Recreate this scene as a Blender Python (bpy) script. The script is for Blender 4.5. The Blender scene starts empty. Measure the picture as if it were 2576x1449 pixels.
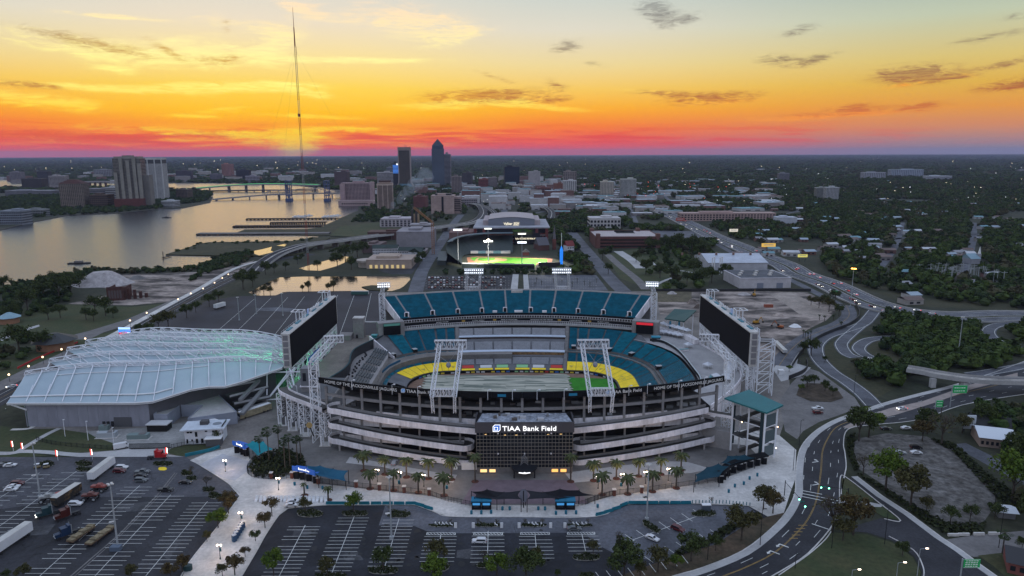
import bpy,math,random
from mathutils import Vector,Matrix
from mathutils.geometry import tessellate_polygon
random.seed(7)
R=math.radians
SC=bpy.context.scene
COL=SC.collection
FPX=1738.8
TH=math.atan(339.4/FPX); RO=R(-0.2); HC=125.0
cam=bpy.data.cameras.new('camera'); camo=bpy.data.objects.new('camera',cam); COL.objects.link(camo)
cam.sensor_width=36.0; cam.lens=36.0*FPX/2576; cam.clip_start=1.0; cam.clip_end=200000.0
camo.matrix_world=Matrix.Translation((0,0,HC))@Matrix.Rotation(math.pi/2-TH,4,'X')@Matrix.Rotation(RO,4,'Z')
SC.camera=camo
ct,st,cr,sr=math.cos(TH),math.sin(TH),math.cos(RO),math.sin(RO)
def ray(x,y):
 u=(x-1288)/FPX; v=(724.5-y)/FPX
 u,v=u*cr-v*sr,u*sr+v*cr
 return(u,ct+v*st,-st+v*ct)
def g(x,y,z=0.0):
 d=ray(x,y); t=(z-HC)/d[2]
 return(d[0]*t,d[1]*t)
def height(X,Y,y):
 lo,hi=-20.0,900.0
 for _ in range(40):
  z=(lo+hi)/2; a=z-HC
  f=Y*ct-a*st; u=X/f; v=(Y*st+a*ct)/f
  v=-u*sr+v*cr
  if 724.5-v*FPX>y:lo=z
  else:hi=z
 return lo
def px(Y,n,z=0):
 return n*(Y*ct-(z-HC)*st)/FPX
vs=SC.view_settings
SC.display_settings.display_device='sRGB'
vs.view_transform='Standard'; vs.look='None'; vs.exposure=0.4; vs.gamma=1.0; vs.use_curve_mapping=False
SC.render.engine='CYCLES'
cy=SC.cycles
cy.use_denoising=True
try:cy.denoiser='OPENIMAGEDENOISE'
except Exception:pass
cy.max_bounces=5; cy.diffuse_bounces=1; cy.glossy_bounces=2; cy.transmission_bounces=3; cy.transparent_max_bounces=8; cy.volume_bounces=0
cy.caustics_reflective=False; cy.caustics_refractive=False
cy.sample_clamp_indirect=4.0
def lin(c):
 return tuple(((v/255.0)/12.92 if v/255.0<=0.04045 else((v/255.0+0.055)/1.055)**2.4)for v in c)
W=bpy.data.worlds.new('World'); SC.world=W; W.use_nodes=True
wt=W.node_tree; wt.nodes.clear()
def N(t,**kw):
 n=wt.nodes.new(t)
 for k,v in kw.items():setattr(n,k,v)
 return n
def L(a,b):wt.links.new(a,b)
def M(op,a,b=None,c=None,clamp=False):
 n=N('ShaderNodeMath',operation=op,use_clamp=clamp)
 for i,v in enumerate((a,b,c)):
  if v is None:continue
  if isinstance(v,(int,float)):n.inputs[i].default_value=v
  else:L(v,n.inputs[i])
 return n.outputs[0]
def MR(v,a,b,c=0.0,d=1.0,it='SMOOTHSTEP'):
 n=N('ShaderNodeMapRange',interpolation_type=it); n.clamp=True
 L(v,n.inputs[0])
 for i,q in zip((1,2,3,4),(a,b,c,d)):n.inputs[i].default_value=q
 return n.outputs[0]
def MIX(f,a,b):
 n=N('ShaderNodeMix',data_type='RGBA'); n.clamp_factor=True
 for i,v in((0,f),(6,a),(7,b)):
  if isinstance(v,(int,float)):n.inputs[i].default_value=v
  elif isinstance(v,tuple):n.inputs[i].default_value=(*v,1)
  else:L(v,n.inputs[i])
 return n.outputs[2]
def RAMP(f,stops):
 n=N('ShaderNodeValToRGB'); L(f,n.inputs[0]); e=n.color_ramp.elements
 while len(e)<len(stops):e.new(0.5)
 for i,(p,c)in enumerate(stops):
  e[i].position=p; e[i].color=(*lin(c),1)
 return n.outputs[0]
tc=N('ShaderNodeTexCoord'); sep=N('ShaderNodeSeparateXYZ'); L(tc.outputs['Generated'],sep.inputs[0])
dx,dy,dz=sep.outputs
EL=M('MULTIPLY',M('ARCSINE',dz),57.29578)
AZ=M('MULTIPLY',M('ARCTAN2',dx,dy),57.29578)
SUN_AZ=-17.3
AA=M('ABSOLUTE',M('SUBTRACT',AZ,SUN_AZ))
AA=M('MINIMUM',AA,M('SUBTRACT',360.0,AA))
TT=M('DIVIDE',EL,30.0,clamp=True)
def pos(y):return max(0.0,(386-y)/30.4/30.0)
ZEN=[(0.52,(198,207,217)),(0.75,(194,209,230)),(1.0,(190,208,238))]
rA=RAMP(TT,[(0.0,(244,44,36)),(pos(372),(250,84,22)),(pos(338),(253,142,8)),(pos(290),(253,190,20)),(pos(235),(249,208,78)),(pos(165),(244,219,150)),(pos(90),(230,216,192)),(pos(0),(208,209,202))]+ZEN)
rB=RAMP(TT,[(0.0,(232,64,76)),(pos(362),(238,74,62)),(pos(322),(246,124,36)),(pos(280),(248,172,36)),(pos(235),(242,197,92)),(pos(180),(233,210,148)),(pos(100),(218,212,194)),(pos(0),(190,201,198))]+ZEN)
rC=RAMP(TT,[(0.0,(138,128,142)),(pos(366),(160,128,130)),(pos(335),(203,134,96)),(pos(295),(222,148,62)),(pos(245),(217,172,72)),(pos(195),(212,188,112)),(pos(110),(186,194,168)),(pos(0),(142,168,172))]+ZEN)
rD=RAMP(TT,[(0.0,(150,152,174)),(0.12,(188,178,190)),(0.3,(202,202,210))]+ZEN)
SKY=MIX(MR(AA,4,22),rA,rB)
SKY=MIX(MR(AA,20,52),SKY,rC)
SKY=MIX(MR(AA,60,110),SKY,rD)
AE=N('ShaderNodeCombineXYZ'); L(AZ,AE.inputs[0]); L(EL,AE.inputs[1]); AE=AE.outputs[0]
inv=M('DIVIDE',1.0,M('MAXIMUM',M('ADD',dz,0.035),0.02))
pl=N('ShaderNodeCombineXYZ'); L(M('MULTIPLY',dx,inv),pl.inputs[0]); L(M('MULTIPLY',dy,inv),pl.inputs[1])
def NOISE(vec,scale,detail,rough,dist=0.0,sc=(1,1,1),rot=0.0):
 mp=N('ShaderNodeMapping'); L(vec,mp.inputs[0]); mp.inputs['Scale'].default_value=sc; mp.inputs['Rotation'].default_value=(0,0,rot)
 n=N('ShaderNodeTexNoise'); L(mp.outputs[0],n.inputs['Vector'])
 n.inputs['Scale'].default_value=scale; n.inputs['Detail'].default_value=detail; n.inputs['Roughness'].default_value=rough; n.inputs['Distortion'].default_value=dist
 return n.outputs[0]
nA=NOISE(AE,1.0,8,0.66,0.9,(0.30,1.5,1),R(-7))
nB=NOISE(AE,1.5,8,0.68,1.2,(0.42,1.7,1),R(10))
nD=NOISE(AE,1.0,6,0.6,0.6,(0.16,2.6,1),R(-2))
nC=NOISE(pl.outputs[0],0.9,6,0.6,0.4,(1.6,0.7,1))
BR=[(160,112,190,26,-9,.9),(330,140,160,22,-5,.8),(560,135,190,34,-3,1.15),(690,105,90,40,25,.8),(610,65,160,24,-4,.55),(760,22,110,26,-14,.8),(1030,52,170,42,-6,1.15),(1150,90,110,22,14,.8),(900,152,220,8,1,1.5),(270,40,110,6,0,1.2),(600,220,220,14,2,1.6),(770,232,90,14,-10,1.5),(250,222,230,10,-2,.9),(90,255,160,18,-4,1.2),(290,178,70,12,-4,.9),(1180,262,250,13,3,1.25),(1350,268,170,9,-5,1.2),(480,292,80,6,0,1.1),(560,276,60,7,5,1.2),(770,292,160,7,-2,1.0),(700,345,130,22,0,1.5),(750,372,60,16,0,1.3),(880,325,130,9,1,1.1),(420,330,190,12,-2,.9),(1800,258,130,7,2,.9),(2060,292,200,9,2,.9),(2330,205,130,8,6,.6),(1650,232,110,8,-4,.8)]
DK=[(1210,243,190,22,2,1.5),(1390,252,60,9,4,1.1),(1790,248,130,17,3,1.35),(1660,234,90,10,-4,.9),(2295,187,95,26,4,1.5),(2390,195,70,12,6,.8),(1650,22,60,30,-18,1.3),(1710,52,70,16,10,1.1),(1425,118,45,20,8,1.0),(1960,152,60,17,-4,1.0),(2050,150,60,13,16,1.25),(2010,78,50,14,10,1.0),(2150,272,60,14,2,1.25),(2300,270,70,12,4,1.2),(2040,290,110,9,1,.8),(2560,210,90,16,8,1.4),(2530,160,60,9,12,1.0),(2480,95,90,10,8,.8),(2560,40,60,10,8,.6),(230,108,160,18,-10,1.0),(420,128,60,12,-30,.9),(560,150,70,15,5,.9),(70,213,80,9,-3,1.2),(60,338,150,18,-3,1.1),(280,350,170,14,-2,1.0),(520,340,120,12,-2,.9),(1150,358,220,12,1,.7),(1400,212,40,14,-20,.8),(1250,195,60,8,-16,.7),(1500,162,40,9,-8,.7),(570,60,16,22,-10,.6)]
def blobs(lst):
 acc=None
 for(x,y,sx,sy,tilt,w)in lst:
  d=ray(x,y); q=math.sqrt(d[0]**2+d[1]**2)
  mp=N('ShaderNodeMapping',vector_type='TEXTURE'); L(AE,mp.inputs[0])
  mp.inputs['Location'].default_value=(math.degrees(math.atan2(d[0],d[1])),math.degrees(math.atan2(d[2],q)),0)
  mp.inputs['Rotation'].default_value=(0,0,R(tilt)); mp.inputs['Scale'].default_value=(sx*1.55/30.4,sy*1.6/30.4,1)
  gr=N('ShaderNodeTexGradient',gradient_type='QUADRATIC_SPHERE'); L(mp.outputs[0],gr.inputs[0])
  acc=M('MULTIPLY_ADD',gr.outputs['Fac'],w,0.0 if acc is None else acc)
 return acc
bb,dd=M('MULTIPLY',blobs(BR),1.25),M('MULTIPLY',blobs(DK),1.15)
n1=M('SUBTRACT',nA,0.5); n2=M('SUBTRACT',nB,0.5)
bm=MR(M('ADD',bb,M('MULTIPLY',n1,M('ADD',M('MULTIPLY',bb,3.6),0.7))),0.08,0.95)
nE=NOISE(AE,2.6,6,0.7,0.8,(0.22,2.0,1),R(-5))
bm=M('MULTIPLY',bm,MR(nE,0.34,0.6,0.4,1.0))
dm=MR(M('ADD',dd,M('MULTIPLY',n2,M('ADD',M('MULTIPLY',dd,4.6),0.5))),0.06,1.15)
dm=M('MULTIPLY',dm,MR(nE,0.62,0.36,0.55,1.0))
cB=RAMP(TT,[(0.0,(255,190,20)),(pos(345),(255,214,30)),(pos(290),(255,214,60)),(pos(225),(255,244,130)),(pos(150),(255,240,165)),(pos(70),(255,226,180)),(pos(0),(240,215,200)),(0.8,(205,205,210))])
cBf=RAMP(TT,[(0.0,(205,96,84)),(pos(330),(240,140,50)),(pos(240),(248,164,50)),(pos(120),(226,176,128)),(pos(0),(200,190,180)),(0.8,(190,195,205))])
cD=RAMP(TT,[(0.0,(222,70,60)),(pos(345),(226,84,30)),(pos(300),(198,96,50)),(pos(250),(150,74,54)),(pos(180),(128,108,88)),(pos(60),(128,128,124)),(0.7,(130,140,152))])
lowb_=M('MULTIPLY',MR(EL,0.1,0.9),MR(EL,2.6,1.2))
SKY=MIX(M('MULTIPLY',M('MULTIPLY',MR(nD,0.46,0.62),lowb_),M('MULTIPLY',MR(AA,60,22),0.75)),SKY,lin((228,62,48)))
SKY=MIX(M('MULTIPLY',M('MULTIPLY',MR(nD,0.5,0.36),lowb_),M('MULTIPLY',MR(AA,26,5),0.6)),SKY,lin((255,196,20)))
SKY=MIX(M('MULTIPLY',bm,0.95),SKY,MIX(MR(AA,14,44),cB,cBf))
cDw=RAMP(TT,[(0.0,(214,66,50)),(pos(330),(226,92,30)),(pos(240),(206,130,40)),(pos(150),(204,158,72)),(pos(60),(188,164,128)),(0.7,(150,150,155))])
SKY=MIX(M('MULTIPLY',dm,0.85),SKY,MIX(MR(AA,6,24),cDw,cD))
SKY=MIX(M('MULTIPLY',MR(nC,0.52,0.75),M('MULTIPLY',MR(EL,10,24),0.35)),SKY,(0.50,0.50,0.54))
SG=N('ShaderNodeMapping',vector_type='TEXTURE'); L(AE,SG.inputs[0]); SG.inputs['Location'].default_value=(SUN_AZ,0.3,0); SG.inputs['Scale'].default_value=(2.6,3.4,1)
sgr=N('ShaderNodeTexGradient',gradient_type='QUADRATIC_SPHERE'); L(SG.outputs[0],sgr.inputs[0])
SKY=MIX(M('MULTIPLY',sgr.outputs['Fac'],0.9),SKY,lin((255,205,10)))
bg=N('ShaderNodeBackground'); L(SKY,bg.inputs[0]); bg.inputs[1].default_value=0.84
wo=N('ShaderNodeOutputWorld'); L(bg.outputs[0],wo.inputs[0])
sl=bpy.data.lights.new('sun','SUN'); sl.energy=0.04; sl.angle=R(20); sl.color=(1.0,0.55,0.3)
so=bpy.data.objects.new('sun',sl); COL.objects.link(so)
so.rotation_euler=Vector((-math.sin(R(SUN_AZ)),-math.cos(R(SUN_AZ)),-math.tan(R(6)))).to_track_quat('-Z','Y').to_euler()
MATS={}
def mat(name,col,rough=0.85,var=0.0,vs=1.0,metal=0.0,emit=None,es=1.0,spec=0.3,col2=None,fine=None,bump=0.0,lo=0.35,hi=0.65,det=6,stretch=None):
 if name in MATS:return MATS[name]
 m=bpy.data.materials.new(name); MATS[name]=m; m.use_nodes=True
 t=m.node_tree; b=t.nodes['Principled BSDF']
 b.inputs['Base Color'].default_value=(*col,1); b.inputs['Roughness'].default_value=rough; b.inputs['Metallic'].default_value=metal
 b.inputs['Specular IOR Level'].default_value=spec
 if var or col2 or fine:
  geo=t.nodes.new('ShaderNodeNewGeometry'); vec=geo.outputs['Position']
  if stretch:
   mp=t.nodes.new('ShaderNodeMapping'); t.links.new(vec,mp.inputs[0]); mp.inputs['Scale'].default_value=stretch; vec=mp.outputs[0]
  def noise(s,d):
   n=t.nodes.new('ShaderNodeTexNoise'); t.links.new(vec,n.inputs['Vector']); n.inputs['Scale'].default_value=s; n.inputs['Detail'].default_value=d; n.inputs['Roughness'].default_value=0.62
   return n.outputs[0]
  n1=noise(vs,det)
  mr=t.nodes.new('ShaderNodeMapRange'); t.links.new(n1,mr.inputs[0]); mr.inputs[1].default_value=lo; mr.inputs[2].default_value=hi
  mx=t.nodes.new('ShaderNodeMix'); mx.data_type='RGBA'; t.links.new(mr.outputs[0],mx.inputs[0])
  c2=col2 if col2 else tuple(min(1,c*(1+var))for c in col); c1=col if col2 else tuple(c*(1-var)for c in col)
  mx.inputs[6].default_value=(*c1,1); mx.inputs[7].default_value=(*c2,1)
  out=mx.outputs[2]
  if fine:
   n2=noise(fine[0],3); mr2=t.nodes.new('ShaderNodeMapRange'); t.links.new(n2,mr2.inputs[0]); mr2.inputs[1].default_value=0.3; mr2.inputs[2].default_value=0.7; mr2.inputs[3].default_value=1-fine[1]; mr2.inputs[4].default_value=1+fine[1]
   mm=t.nodes.new('ShaderNodeMix'); mm.data_type='RGBA'; mm.blend_type='MULTIPLY'; mm.inputs[0].default_value=1; t.links.new(out,mm.inputs[6]); t.links.new(mr2.outputs[0],mm.inputs[7]); out=mm.outputs[2]
  t.links.new(out,b.inputs['Base Color'])
  if bump:
   bp=t.nodes.new('ShaderNodeBump'); bp.inputs['Strength'].default_value=bump; bp.inputs['Distance'].default_value=0.3; t.links.new(n1,bp.inputs['Height']); t.links.new(bp.outputs[0],b.inputs['Normal'])
 if emit:
  b.inputs['Emission Color'].default_value=(*emit,1); b.inputs['Emission Strength'].default_value=es
 return m
class MB:
 def __init__(s):s.v=[]; s.f=[]; s.m=[]; s.k=0
 def mi(s,k):s.k=k; return s
 def face(s,*p):
  i=len(s.v); s.v+=[tuple(q)for q in p]; s.f.append(tuple(range(i,i+len(p)))); s.m.append(s.k); return s
 def idx(s,*q):s.f.append(q); s.m.append(s.k)
 def box(s,x,y,z,sx,sy,h,r=0.0,bottom=True):
  c,n=math.cos(r),math.sin(r); i=len(s.v)
  for zz in(z,z+h):
   for a,b in((-1,-1),(1,-1),(1,1),(-1,1)):
    p,q=a*sx/2,b*sy/2; s.v.append((x+p*c-q*n,y+p*n+q*c,zz))
  for q in((4,5,6,7),(0,1,5,4),(1,2,6,5),(2,3,7,6),(3,0,4,7))+(((3,2,1,0),)if bottom else()):s.idx(*[i+k for k in q])
  return s
 def prism(s,poly,z0,z1,top=True,bottom=False,z1s=None):
  n=len(poly); i=len(s.v)
  ar=sum(poly[k][0]*poly[(k+1)%n][1]-poly[(k+1)%n][0]*poly[k][1]for k in range(n))
  if ar<0:poly=poly[::-1]; z1s=z1s[::-1]if z1s else None
  for p in poly:s.v.append((p[0],p[1],z0))
  for k,p in enumerate(poly):s.v.append((p[0],p[1],z1s[k]if z1s else z1))
  for k in range(n):s.idx(i+k,i+(k+1)%n,i+n+(k+1)%n,i+n+k)
  if top or bottom:
   for t in tessellate_polygon([[Vector((p[0],p[1],0))for p in poly]]):
    a,b,c=t
    if(poly[b][0]-poly[a][0])*(poly[c][1]-poly[a][1])-(poly[b][1]-poly[a][1])*(poly[c][0]-poly[a][0])<0:b,c=c,b
    if top:s.idx(i+n+a,i+n+b,i+n+c)
    if bottom:s.idx(i+c,i+b,i+a)
  return s
 def cyl(s,x,y,z0,z1,r0,r1=None,n=8,cap=True):
  r1=r0 if r1 is None else r1; i=len(s.v)
  for z,r in((z0,r0),(z1,r1)):
   for k in range(n):a=2*math.pi*k/n; s.v.append((x+r*math.cos(a),y+r*math.sin(a),z))
  for k in range(n):s.idx(i+k,i+(k+1)%n,i+n+(k+1)%n,i+n+k)
  if cap:s.idx(*[i+n+k for k in range(n)])
  return s
 def tube(s,p,q,r,n=4,r2=None):
  p,q=Vector(p),Vector(q); d=q-p
  if d.length<1e-6:return s
  d.normalize(); a=d.cross(Vector((0,0,1))if abs(d.z)<0.95 else Vector((1,0,0))); a.normalize(); b=d.cross(a); i=len(s.v); r2=r if r2 is None else r2
  for o,rr in((p,r),(q,r2)):
   for k in range(n):t=2*math.pi*(k+0.5)/n; s.v.append(tuple(o+a*(rr*math.cos(t))+b*(rr*math.sin(t))))
  for k in range(n):s.idx(i+k,i+n+k,i+n+(k+1)%n,i+(k+1)%n)
  s.idx(*[i+k for k in range(n)]); s.idx(*[i+n+k for k in range(n)][::-1])
  return s
 def path(s,pts,r,n=4):
  for a,b in zip(pts,pts[1:]):s.tube(a,b,r,n)
  return s
 def blob(s,x,y,z,rx,ry,rz,n=6,m=4,jit=0.0,rnd=random):
  i=len(s.v)
  for a in range(1,m):
   ph=math.pi*a/m
   for k in range(n):
    t=2*math.pi*k/n; q=1+jit*(rnd.random()-0.5)*2
    s.v.append((x+rx*q*math.sin(ph)*math.cos(t),y+ry*q*math.sin(ph)*math.sin(t),z+rz*q*math.cos(ph)))
  s.v.append((x,y,z+rz)); s.v.append((x,y,z-rz)); T=i+n*(m-1)
  for k in range(n):
   s.idx(T,i+k,i+(k+1)%n); s.idx(T+1,i+n*(m-2)+(k+1)%n,i+n*(m-2)+k)
   for a in range(m-2):s.idx(i+a*n+k,i+a*n+n+k,i+a*n+n+(k+1)%n,i+a*n+(k+1)%n)
  return s
 def wall(s,pts,z0,z1,th=0.0):
  n=len(pts); a=z0 if isinstance(z0,(list,tuple))else[z0]*n; b=z1 if isinstance(z1,(list,tuple))else[z1]*n
  off=offs(pts,th)if th else None
  for k in range(n-1):
   p,q=pts[k],pts[k+1]
   s.face((p[0],p[1],a[k]),(q[0],q[1],a[k+1]),(q[0],q[1],b[k+1]),(p[0],p[1],b[k]))
   if th:
    o,w=off[k],off[k+1]
    s.face((w[0],w[1],a[k+1]),(o[0],o[1],a[k]),(o[0],o[1],b[k]),(w[0],w[1],b[k+1]))
    s.face((p[0],p[1],b[k]),(q[0],q[1],b[k+1]),(w[0],w[1],b[k+1]),(o[0],o[1],b[k]))
    s.face((o[0],o[1],a[k]),(w[0],w[1],a[k+1]),(q[0],q[1],a[k+1]),(p[0],p[1],a[k]))
  if th:
   for k in(0,n-1):
    p,o=pts[k],off[k]; s.face((p[0],p[1],a[k]),(p[0],p[1],b[k]),(o[0],o[1],b[k]),(o[0],o[1],a[k]))
  return s
 def deck(s,A,B,za,zb):
  n=len(A); za=za if isinstance(za,(list,tuple))else[za]*n; zb=zb if isinstance(zb,(list,tuple))else[zb]*n
  for k in range(n-1):
   s.face((*A[k][:2],za[k]),(*A[k+1][:2],za[k+1]),(*B[k+1][:2],zb[k+1]),(*B[k][:2],zb[k]))
  return s
 def flat(s,pts,z=0.0,hole=None):
  vv=[[Vector((p[0],p[1],0))for p in pts]]+([[Vector((p[0],p[1],0))for p in hole]]if hole else[])
  al=list(pts)+(list(hole)if hole else[]); i=len(s.v)
  for p in al:s.v.append((p[0],p[1],z))
  for a,b,c in tessellate_polygon(vv):
   if(al[b][0]-al[a][0])*(al[c][1]-al[a][1])-(al[b][1]-al[a][1])*(al[c][0]-al[a][0])<0:b,c=c,b
   s.idx(i+a,i+b,i+c)
  return s
 def mesh(s,name,mats,smooth=False):
  me=bpy.data.meshes.new(name); me.from_pydata(s.v,[],s.f)
  for m in(mats if isinstance(mats,(list,tuple))else[mats]):me.materials.append(m)
  if any(s.m):me.polygons.foreach_set('material_index',s.m)
  if smooth:me.polygons.foreach_set('use_smooth',[True]*len(me.polygons))
  me.update(); return me
 def out(s,name,mats,parent=None,label=None,cat=None,group=None,kind=None,smooth=False,loc=None):
  return put(name,s.mesh(name,mats,smooth),parent,label,cat,group,kind,loc)
def offs(pts,d):
 r=[]; n=len(pts)
 for k in range(n):
  a=pts[max(0,k-1)]; b=pts[min(n-1,k+1)]; ux,uy=b[0]-a[0],b[1]-a[1]; l=math.hypot(ux,uy)or 1
  r.append((pts[k][0]-uy/l*d,pts[k][1]+ux/l*d))
 return r
def tag(o,label=None,cat=None,group=None,kind=None):
 if label:o['label']=label
 if cat:o['category']=cat
 if group:o['group']=group
 if kind:o['kind']=kind
 return o
def put(name,me,parent=None,label=None,cat=None,group=None,kind=None,loc=None,rot=None,sc=None):
 o=bpy.data.objects.new(name,me); COL.objects.link(o)
 if parent:o.parent=parent
 if loc:o.location=loc
 if rot is not None:o.rotation_euler=(0,0,rot)
 if sc is not None:o.scale=sc if isinstance(sc,tuple)else(sc,sc,sc)
 return tag(o,label,cat,group,kind)
def thing(name,label,cat,loc=(0,0,0),rot=0.0,group=None):
 return put(name,None,None,label,cat,group,None,loc,rot)
def dup(root,loc,rot=0.0,label=None,sc=None,group=None):
 c=root.copy(); COL.objects.link(c); c.location=loc; c.rotation_euler=(0,0,rot)
 if sc:c.scale=sc if isinstance(sc,tuple)else(sc,sc,sc)
 if label:c['label']=label
 if group:c['group']=group
 for a in KIDS.get(root.name,root.children):
  d=a.copy(); COL.objects.link(d); d.parent=c
  for b in a.children:
   e=b.copy(); COL.objects.link(e); e.parent=d
 return c
KIDS={}
def smooth_path(pts,n=6):
 if len(pts)<3:return list(pts)
 o=[]; P=[pts[0]]+list(pts)+[pts[-1]]
 for i in range(1,len(P)-2):
  for k in range(n):
   t=k/n; a,b,c,d=P[i-1],P[i],P[i+1],P[i+2]
   o.append(tuple(0.5*((2*b[j])+(-a[j]+c[j])*t+(2*a[j]-5*b[j]+4*c[j]-d[j])*t*t+(-a[j]+3*b[j]-3*c[j]+d[j])*t**3)for j in range(len(b))))
 return o+[tuple(pts[-1])]
def lettering(name,text,h,m,f,parent=None,th=0.25,w=None,**kw):
 cu=bpy.data.curves.new(name,'FONT'); cu.body=text; cu.size=1.0; cu.extrude=0.5; cu.align_x='CENTER'; cu.resolution_u=2
 to=bpy.data.objects.new(name,cu); COL.objects.link(to); dg=bpy.context.evaluated_depsgraph_get(); dg.update()
 me=bpy.data.meshes.new_from_object(to.evaluated_get(dg)); bpy.data.objects.remove(to); bpy.data.curves.remove(cu)
 xs=[v.co.x for v in me.vertices]; s=(w/(max(xs)-min(xs)))if w else h/0.72
 for v in me.vertices:v.co=f(v.co.x*s,v.co.y*h/0.72,(v.co.z+0.5)*th)
 me.materials.clear(); me.materials.append(m)
 return put(name,me,parent,**kw)
def on_plane(o,u):
 o=Vector(o); u=Vector(u).normalized(); n=Vector((u.y,-u.x,0))
 return lambda a,b,c:o+u*a+Vector((0,0,b))+n*c
asph=mat('asphalt',(0.032,0.032,0.038),0.85,0.34,0.06,fine=(1.3,0.25))
asph_new=mat('new_asphalt',(0.019,0.02,0.026),0.8,0.45,0.09,fine=(1.1,0.22))
asph_old=mat('worn_asphalt',(0.095,0.098,0.115),0.85,0.32,0.07,fine=(0.8,0.22))
conc=mat('concrete',(0.40,0.39,0.39),0.85,0.14,0.08,fine=(0.9,0.1))
conc_d=mat('weathered_concrete',(0.155,0.145,0.143),0.9,0.2,0.1,fine=(0.7,0.15))
conc_l=mat('pale_concrete',(0.52,0.495,0.475),0.85,0.2,0.1,fine=(0.8,0.1))
paver=mat('plaza_paving',(0.165,0.155,0.15),0.85,0.25,0.06,fine=(0.5,0.12))
grass=mat('grass_turf',(0.035,0.052,0.02),0.95,col2=(0.062,0.062,0.028),vs=0.05,fine=(0.6,0.25))
dirt=mat('bare_dirt',(0.34,0.28,0.25),0.95,col2=(0.05,0.042,0.038),vs=0.045,fine=(0.35,0.4),lo=0.4,hi=0.58,det=10,stretch=(.6,1.3,1))
paint=mat('white_road_paint',(0.62,0.62,0.6),0.7,0.2,0.4)
paint_y=mat('yellow_road_paint',(0.3,0.19,0.06),0.7,0.2,0.4)
white=mat('white_paint',(0.72,0.72,0.74),0.5,0.06,0.3)
black=mat('black_panel',(0.009,0.009,0.011),0.6,spec=.12)
steel=mat('white_steel',(0.78,0.79,0.84),0.45)
dark=mat('dark_metal',(0.025,0.025,0.028),0.5)
glass=mat('dark_glass',(0.012,0.014,0.018),0.08,spec=0.5)
# ================================================================ ground, water, roads, lots
YC=373.0
def field_curve(o,side=1,n=9):
 pts=[]; hx=60.5
 for k in range(n):x=38.0*k/(n-1); pts.append((x,36.0-x*x/560))
 y1=36.0-38.0**2/560; r=hx-38.0
 for k in range(1,9):a=math.pi/2*k/8; pts.append((38+r*math.sin(a),y1-r+r*math.cos(a)))
 for k in range(1,5):pts.append((hx,(y1-r)*(1-k/4.0)))
 pts+=[(x,-y)for x,y in pts[::-1][1:]]
 res=[]
 for i,p in enumerate(pts):
  a=pts[max(0,i-1)]; b=pts[min(len(pts)-1,i+1)]; ux,uy=b[0]-a[0],b[1]-a[1]
  if i in(0,len(pts)-1):uy=0
  l=math.hypot(ux,uy); res.append((side*(p[0]-uy/l*o),YC+p[1]+ux/l*o))
 return res
def struct(name,pts,m,z,hole=None):
 return MB().flat(pts,z,hole).out(name,m,kind='structure')
def area(name,D,m,z):return struct(name,[g(*p)for p in D],m,z)
def strip(name,pts,w,m,z,kind='structure'):
 a,b=offs(pts,w/2),offs(pts,-w/2)
 return MB().deck(b,a,z,z).out(name,m,kind=kind)
def road(name,D,w,m,z,n=5):return strip(name,smooth_path([g(*p)for p in D],n),w,m,z)
fr=[(x,y)for x,y in field_curve(20)]; fl=[(x,y)for x,y in field_curve(13,-1)]
hole=fr+fl[::-1]
scrub=mat('scrub_ground',(0.018,0.024,0.012),0.95,col2=(0.045,0.045,0.028),vs=0.02,fine=(0.25,0.35))
R0=40000.0
struct('ground',[(R0*math.cos(2*math.pi*k/96),R0*math.sin(2*math.pi*k/96))for k in range(96)],scrub,0.0,hole)
MB().flat([(-110,YC-75),(110,YC-75),(110,YC+75),(-110,YC+75)],-8.6).wall(hole+hole[:1],-8.6,0.0).out('stadium_pit',conc_d,kind='structure')
def water(name,rough,wave,scale):
 m=mat(name,(0.012,0.014,0.016),rough,spec=0.5); t=m.node_tree; b=t.nodes['Principled BSDF']; b.inputs['IOR'].default_value=1.85
 ge=t.nodes.new('ShaderNodeNewGeometry'); mp=t.nodes.new('ShaderNodeMapping'); t.links.new(ge.outputs['Position'],mp.inputs[0]); mp.inputs['Scale'].default_value=scale
 n=t.nodes.new('ShaderNodeTexNoise'); t.links.new(mp.outputs[0],n.inputs['Vector']); n.inputs['Scale'].default_value=1; n.inputs['Detail'].default_value=5; n.inputs['Roughness'].default_value=0.6
 bp=t.nodes.new('ShaderNodeBump'); bp.inputs['Strength'].default_value=wave; bp.inputs['Distance'].default_value=1.0; t.links.new(n.outputs[0],bp.inputs['Height']); t.links.new(bp.outputs[0],b.inputs['Normal'])
 return m
wriver=water('river_water',0.22,0.6,(0.09,0.22,0.1)); wpond=water('pond_water',0.06,0.12,(0.1,0.16,0.1))
mud=mat('shore_bank',(0.03,0.032,0.02),0.95,col2=(0.07,0.06,0.04),vs=0.05,fine=(0.4,0.3))
area('river',[(-260,760),(22,719),(110,704),(160,691),(220,679),(295,679),(375,676),(469,679),(501,668),(526,658),(546,647),(559,640),(700,610),(786,602),(800,597),(809,576),(821,566),(844,556),(856,550),(876,540),(900,530),(905,500),(870,486),(862,477),(700,464),(561,461),(415,462),(200,461),(110,462),(90,455),(60,448),(40,443),(-300,441),(-520,470),(-520,600)],wriver,0.03)
sb=[(-300,625),(0,580),(75,561),(175,542),(300,537),(415,525),(461,524),(529,510),(536,497),(500,486),(420,477.5),(200,473),(55,468),(0,474),(-300,478)]
MB().prism([g(*p)for p in sb],0,0.9).out('southbank_land',scrub,kind='structure')
MB().wall([g(*p)for p in sb[:10]],0,1.3,0.8).out('sea_wall',conc_d,kind='structure')
def land(name,D,m,h=0.9):return MB().prism([g(*p)for p in D],0,h).out(name,m,kind='structure')
marsh=mat('marsh_grass',(0.03,0.034,0.016),0.95,col2=(0.055,0.05,0.026),vs=0.04,fine=(0.4,0.3))
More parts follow.
